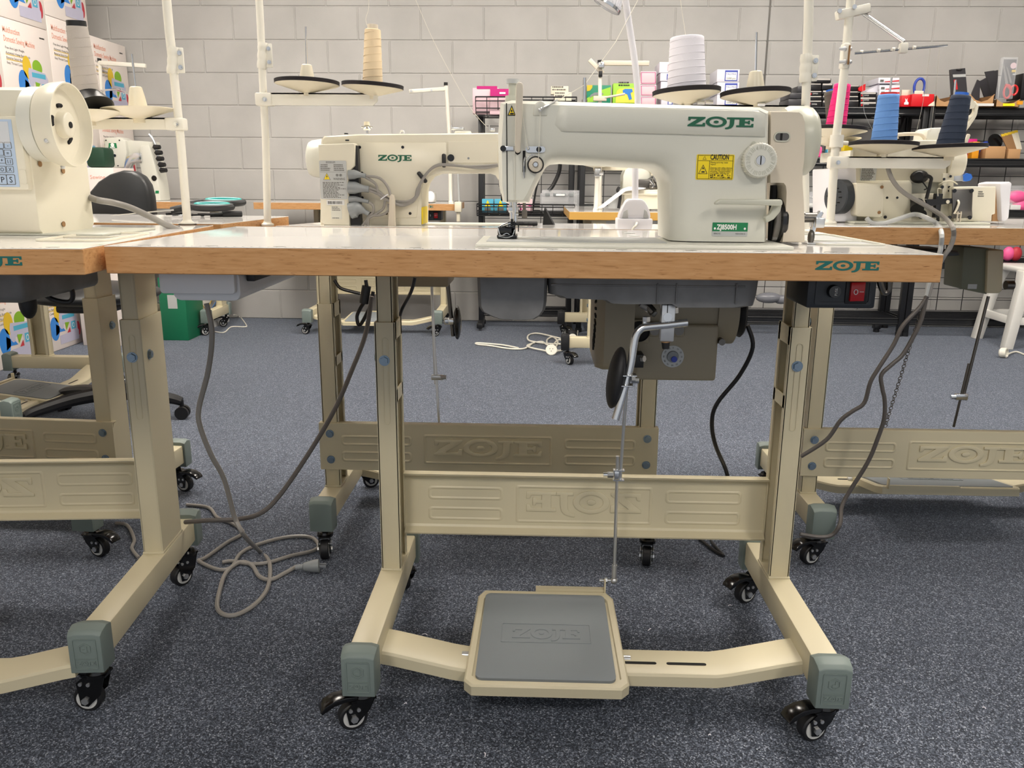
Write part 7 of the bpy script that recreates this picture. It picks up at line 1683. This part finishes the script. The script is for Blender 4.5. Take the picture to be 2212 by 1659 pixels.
b = B(); q = at(1986, 188, Y=4.05); pts = [q+Vector((.030*math.cos(2*PI*k/20), 0, .047*math.sin(2*PI*k/20))) for k in range(21)]; b.tube(pts, .008, 8, sub=2, caps=False); b.cyl(q+Vector((-.02, 0, -.04)), q+Vector((-.025, 0, -.09)), .010, n=10); tag(b.build('scissors', 'blue_toy'), 'purple blue scissor handle sticking out of the wide red box', 'scissors')
def tray(label, x0, y0, x1, y1, Y, dep, z0):
    a, c = at(x0, y1, Y=Y), at(x1, y0, Y=Y); h = c.z-z0
    t = thing('cardboard_tray', label, 'box', ((a.x+c.x)/2, Y+dep/2, z0), 0, 'open cardboard trays')
    B().bx(a.x, c.x, Y, Y+dep, z0, z0+.004).build('tray_base', 'cardboard', t)
    xm = (a.x+c.x)/2; P_ = [(a.x, 0), (c.x, 0), (c.x, h), (c.x-(c.x-a.x)*.25, h*.55), (xm, h*.4), (a.x+(c.x-a.x)*.25, h*.55), (a.x, h)]
    b = B(); b.prism(P_, lambda u, v, d: Vector((u, Y+d, z0+v)), 0, .004); b.build('tray_front', 'cardboard', t, smooth=0)
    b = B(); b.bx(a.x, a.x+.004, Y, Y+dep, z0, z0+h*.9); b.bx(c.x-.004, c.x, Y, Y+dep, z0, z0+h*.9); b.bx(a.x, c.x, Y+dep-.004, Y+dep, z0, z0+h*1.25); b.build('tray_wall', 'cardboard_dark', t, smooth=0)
    return t
tray('open cardboard tray left of the navy cone on the top shelf', 2020, 205, 2062, 229, 4.0, .25, SZ)
t_ = tray('open cardboard tray with white label strip right of the navy cone', 2092, 203, 2149, 229, 4.0, .25, SZ); mark(t_, 2106, 223.5, 2147, 229, 3.999, 'label_white', 'label_strip')
t_ = tray('open cardboard tray with yellow sticker at the right of the top shelf', 2150, 214, 2204, 229, 4.0, .25, SZ); m_ = mark(t_, 2166, 223.5, 2192, 229, 3.998, 'neon_yellow', 'yellow_sticker'); mark(t_, 2196, 218, 2210, 226, 3.998, 'orange_toy', 'orange_label')
bp = thing('blister_pack', 'black upright pack with red lettering on the top shelf', 'pack', at(2072, 205, Y=4.12))
g = lp([(2055, 150), (2085, 147), (2092, 226), (2060, 226)], 4.12); b = B(); b.loft([g, [v+Vector((0, .03, 0)) for v in g]]); cd_ = b.build('backing_card', 'card_dark', bp, smooth=0)
poly_px(cd_, [(2058, 161), (2086, 160), (2086, 166), (2059, 167)], 4.119, 'label_silver', 'grey_band'); poly_px(cd_, [(2060, 172), (2066, 172), (2069, 193), (2063, 194)], 4.119, 'box_red', 'red_lettering')
b = B(); b.tube([at(2066, 150, Y=4.118), at(2072, 152, Y=4.118), at(2078, 150, Y=4.118)], .004, 5); b.build('hang_slot', 'ink', cd_)
G = 'dark card packs leaning together on the top shelf'
for i, P_ in enumerate(([(2100, 200), (2112, 172), (2118, 176), (2116, 214), (2098, 224)], [(2115, 176), (2130, 168), (2144, 214), (2128, 214)], [(2128, 155), (2148, 152), (2152, 210), (2144, 210)], [(2148, 153), (2156, 151), (2156, 214), (2150, 214)], [(2094, 226), (2100, 204), (2106, 206), (2104, 226)])):
    g = lp(P_, 4.14+.012*i); b = B(); b.loft([g, [v+Vector((0, .010, 0)) for v in g]]); tag(b.build('card_pack', 'card_dark', smooth=0), ('grey dark pack at the left of the leaning row', 'dark pack second in the leaning row', 'dark glossy pack, tallest of the leaning row', 'dark pack next to the clear scissor pack', 'low dark pack at the left foot of the leaning row')[i], 'pack', G)
sp = thing('scissor_pack', 'clear blister pack with red handled scissors at the right of the top shelf', 'pack', at(2178, 215, Y=3.99))
pbox('blister_shell', '', '', 2154, 123, 2201, 214, 3.99, .03, 'plastic_clear', parent=sp, bev=.006); pbox('backing_card', '', '', 2158, 128, 2197, 212, 4.01, .008, 'card_dark', parent=sp, bev=.001)
b = B(); q = at(2189, 142, Y=4.0095); b.cyl(q, q+Vector((0, -.002, 0)), .017, n=24); b.build('round_badge', 'box_pink', sp); mark(sp, 2185, 151, 2194, 156, 4.0095, 'card_yellow', 'yellow_mark'); mark(sp, 2187, 159, 2194, 162, 4.0095, 'label_silver', 'grey_mark')
b = B(); b.loft([lp([(2166, 138), (2169, 138), (2178, 180), (2172, 184)], 4.004), lp([(2166, 138), (2169, 138), (2178, 180), (2172, 184)], 4.001)]); b.loft([lp([(2174, 145), (2177, 146), (2186, 178), (2182, 180)], 4.004), lp([(2174, 145), (2177, 146), (2186, 178), (2182, 180)], 4.001)]); b.build('scissor_blade', 'chrome', sp)
b = B()
for px, py, rx, rz in ((2176, 198, .020, .036), (2190, 195, .020, .026)):
    q = at(px, py, Y=4.002); b.tube([q+Vector((rx*math.cos(2*PI*k/18), 0, rz*math.sin(2*PI*k/18))) for k in range(19)], .0062, 8, sub=2, caps=False)
b.tube([at(2172, 183, Y=4.002), at(2178, 187, Y=4.002), at(2184, 194, Y=4.002)], .008, 8); b.build('scissor_handle', 'plastic_red', sp)
pbox('dark_box', 'dark box with orange print at the very right of the top shelf', 'box', 2203, 158, 2240, 214, 4.05, .15, 'box_black')
# second shelf
SZ2 = 1.085
pbox('toy_pack', 'red and yellow pack left on the second shelf behind the navy cone disc', 'pack', 2098, 306, 2118, 344, 4.05, .08, 'orange_toy', z0=SZ2)
pbox('toy_pack', 'magenta pack behind the orange one on the second shelf', 'pack', 2085, 300, 2112, 344, 4.10, .06, 'box_magenta', z0=SZ2)
b = B(); rd = random.Random(3); q = at(2135, 322, Y=4.12)
b.sph(q, .06, (1.2, .5, .8), 14); b.sph(q+Vector((.03, .02, -.03)), .05, (1.2, .5, .8), 14); tag(b.build('blue_pouch', 'blue_toy', smooth=60), 'crumpled blue pouch in a box on the second shelf', 'pouch')
b = B(); q = at(2150, 305, Y=4.10); b.lathe([(.0001, .004), (.008, .004), (.045, .002), (.045, -.002), (.0001, -.004)], q, (.1, -1, .3), 32); tag(b.build('black_disc', 'black_gloss'), 'round black disc on the second shelf at the right', 'disc')
pbox('white_card', 'white card behind the black disc on the second shelf', 'card', 2140, 291, 2168, 335, 4.14, .006, 'box_white', z0=SZ2)
pbox('cardboard_box', 'small brown cardboard box on the second shelf', 'box', 2127, 316, 2174, 344, 4.04, .16, 'cardboard', z0=SZ2)
pbox('cardboard_box', 'low brown cardboard box at the right of the second shelf', 'box', 2176, 322, 2206, 344, 4.04, .16, 'cardboard', z0=SZ2)
G = 'pale and yellow card packs leaning on the second shelf'
for i in range(5):
    g = lp([(2162+i*7, 290-i*2), (2170+i*7, 289-i*2), (2184+i*6, 322), (2177+i*6, 324)], 4.07+.02*i); b = B(); b.loft([g, [v+Vector((0, .008, 0)) for v in g]]); o = b.build('card_pack', 'box_cream' if i > 2 else 'cardboard_dark', smooth=0); tag(o, 'leaning card pack with yellow top, number %s from the left on the second shelf' % ('one', 'two', 'three', 'four', 'five')[i], 'pack', G)
    g = lp([(2162+i*7, 290-i*2), (2170+i*7, 289-i*2), (2171+i*7, 294-i*2), (2163.5+i*7, 295-i*2)], 4.069+.02*i); b = B(); b.loft([g, [v+Vector((0, -.001, 0)) for v in g]]); b.build('yellow_top', 'card_yellow', o, smooth=0)
for i, (x0, x1, y0, m, l) in enumerate(((1757, 1764, 318, 'box_pink', 'tiny pink trinket on the shelf left of the right stand pole'), (1765, 1778, 316, 'pink_toy', 'pink and yellow trinket on the shelf left of the right stand pole'), (1786, 1794, 322, 'card_teal', 'blue trinket on the shelf left of the right stand pole'))):
    pbox('trinket', l, 'trinket', x0, y0, x1, 330, 4.06, .05, m, z0=SZ2, bev=.012)
# lower shelves
SZ3 = .79
b = B(); q = at(1760, 432, Y=4.1); b.sph(q, .09, (.9, .5, .6), 16); tag(b.build('clear_bag', 'plastic_clear', smooth=60), 'clear plastic bag on the shelf left of the right stand pole', 'bag')
pbox('white_box', 'white box on the shelf behind the right stand pole', 'box', 1766, 418, 1790, 443, 4.08, .1, 'plastic_white', z0=SZ3)
pbox('white_strip', 'white strip lying on the shelf edge behind the belt cover', 'strip', 1742, 439, 1760, 444, 4.04, .04, 'label_white', z0=SZ3)
for i, (px, py, s, l) in enumerate(((2196, 425, .05, 'bright pink pouch on the shelf right of the right machine'), (2206, 445, .045, 'pink round pouch on the shelf at the right edge'))):
    b = B(); b.sph(at(px, py, Y=4.12), s, (1.3, .7, .8), 18); tag(b.build('pouch', 'pink_toy', smooth=60), l, 'pouch', 'pink pouches')
pbox('white_board', 'white board lying on the shelf right of the right machine', 'board', 2183, 443, 2206, 450, 4.02, .25, 'label_white', z0=.7855)
b = B(); b.bx(2.9, 3.05, 4.1, 4.25, .7855, .93, .01); tag(b.build('clear_box', 'plastic_clear'), 'clear box with teal contents at the right shelf edge', 'box')
for i, (px, py, l) in enumerate(((2176, 562, 'pink sandal shaped pack beside the control unit'), (2192, 565, 'dark pink pack beside the control unit'))):
    b = B(); q = at(px, py, Y=4.1); q.z = max(q.z, .515); b.sph(q, .045, (.8, .6, 1.0), 16); tag(b.build('pouch', 'pink_toy' if i == 0 else 'card_red', smooth=60), l, 'pouch', 'pink packs on the low shelf')
b = B(); q = at(1660, 650, Y=4.15); b.sph(q+Vector((0, 0, .02)), .07, (1.2, .6, .5), 16); b.sph(q+Vector((.08, 0, .01)), .05, (1.0, .6, .6), 14); tag(b.build('clear_bag', 'bag_grey', smooth=60), 'crumpled clear bag on the lowest shelf behind the front right leg', 'bag')
pbox('white_box', 'white box on the lowest shelf beside the motor', 'box', 1248, 646, 1290, 657, 4.1, .15, 'plastic_white')
# white plastic stool and plug at the right
st = thing('stool', 'white plastic stool at the right edge', 'stool', (2.95, 3.75, 0))
xs0, xs1, ys0, ys1, hs = 2.83, 3.15, 3.66, 3.98, .47
b = B(); b.bx(xs0-.01, xs1+.01, ys0-.01, ys1+.01, hs-.035, hs, .015, 3); b.build('seat', 'stool_white', st)
for sx, sy in ((0, 0), (1, 0), (0, 1), (1, 1)):
    x = xs0 if sx == 0 else xs1; y = ys0 if sy == 0 else ys1; ox = -.07 if sx == 0 else .07; oy = -.03 if sy == 0 else .03
    def sq(cx, cy, w, z): return [Vector((cx-w, cy-w, z)), Vector((cx+w, cy-w, z)), Vector((cx+w, cy+w, z)), Vector((cx-w, cy+w, z))]
    ix = .02 if sx == 0 else -.02; iy = .02 if sy == 0 else -.02
    b = B(); b.loft([sq(x+ox+ix, y+oy+iy, .026, 0), sq(x+ix+ox*.3, y+iy+oy*.3, .03, hs*.72), sq(x+ix*1.2, y+iy*1.2, .042, hs-.02)]); b.build('leg', 'stool_white', st, bevel=.004)
b = B()
for y in (ys0-.005, ys1+.005): b.bx(xs0-.03, xs1+.03, y-.012, y+.012, .14, .185, .004)
for x in (xs0-.03, xs1+.03): b.bx(x-.012, x+.012, ys0, ys1, .14, .185, .004)
b.build('stretcher', 'stool_white', st)
sk = thing('power_plug', 'round white socket end lying on the carpet by the stool', 'plug', at(2165, 766, Z=0))
q = at(2168, 762, Z=.028); b = B(); b.lathe([(.0001, -.02), (.02, -.02), (.028, -.012), (.028, .016), (.022, .018), (.020, .008), (.0001, .008)], q, (.55, -.6, .1), 28); b.build('plug_body', 'cable_white', sk)
b = B(); b.tube([q+Vector((.02, 0, -.01)), at(2195, 760, Z=.006), at(2220, 768, Z=.005), at(2260, 772, Z=.005)], .005, 8); b.build('cord', 'cable_white', sk)
# white extension cord coil on the carpet
ec = thing('extension_cord', 'white extension cord lying in loops on the carpet behind the oil pan', 'cord', at(1180, 745, Z=0))
L1 = [(1252, 700), (1242, 735), (1225, 742), (1195, 743), (1165, 740), (1142, 735), (1142, 724), (1160, 720), (1190, 726), (1218, 734), (1243, 748), (1225, 752), (1200, 760), (1185, 759), (1140, 749), (1150, 742), (1170, 738), (1182, 745), (1196, 752), (1205, 740), (1195, 728), (1182, 734), (1184, 746), (1200, 756), (1215, 756), (1222, 742), (1208, 734), (1195, 745), (1194, 756)]
b = B(); b.tube([at(x, y, Z=.006+.004*(i % 3)) for i, (x, y) in enumerate(L1)], .0052, 8); b.build('cord', 'cable_white', ec)
b = B(); b.tube([at(x, y, Z=.007) for x, y in ((1150, 742), (1135, 752), (1115, 754), (1090, 752), (1060, 747), (1032, 744), (1030, 741), (1060, 743), (1090, 746), (1120, 752))], .0052, 8); b.build('cord_tail', 'cable_white', ec)
q = at(1191, 756, Z=.026); b = B(); b.lathe([(.0001, -.03), (.018, -.03), (.030, -.018), (.032, .004), (.029, .006), (.0001, .006)], q, (-.05, -.85, .52), 28); pb_ = b.build('socket', 'cable_white', ec)
b = B(); ax = Vector((-.05, -.85, .52)).normalized(); sx_ = ax.cross(Vector((0, 0, 1))).normalized(); sy_ = sx_.cross(ax)
for u, v in ((-.008, .005), (.008, .005), (0, -.009)): b.cyl(q+ax*.005+sx_*u+sy_*v, q+ax*.0072+sx_*u+sy_*v, .0026, n=8)
b.build('socket_hole', 'ink_soft', pb_)
q = at(1237, 730, Z=.025); b = B(); b.lathe([(.0001, -.03), (.016, -.03), (.026, -.012), (.026, .004), (.0001, .006)], q, (.1, -.75, .5), 24); b.build('plug', 'cable_white', ec)
b = B(); q = at(1236, 722, Z=.03); q = Vector((q.x, q.y, .03)); b.sph(q, .030, (1, 1, 1), 18); tag(b.build('black_ball', 'black_rubber'), 'black rubber ball foot behind the white plug end on the carpet', 'ball')
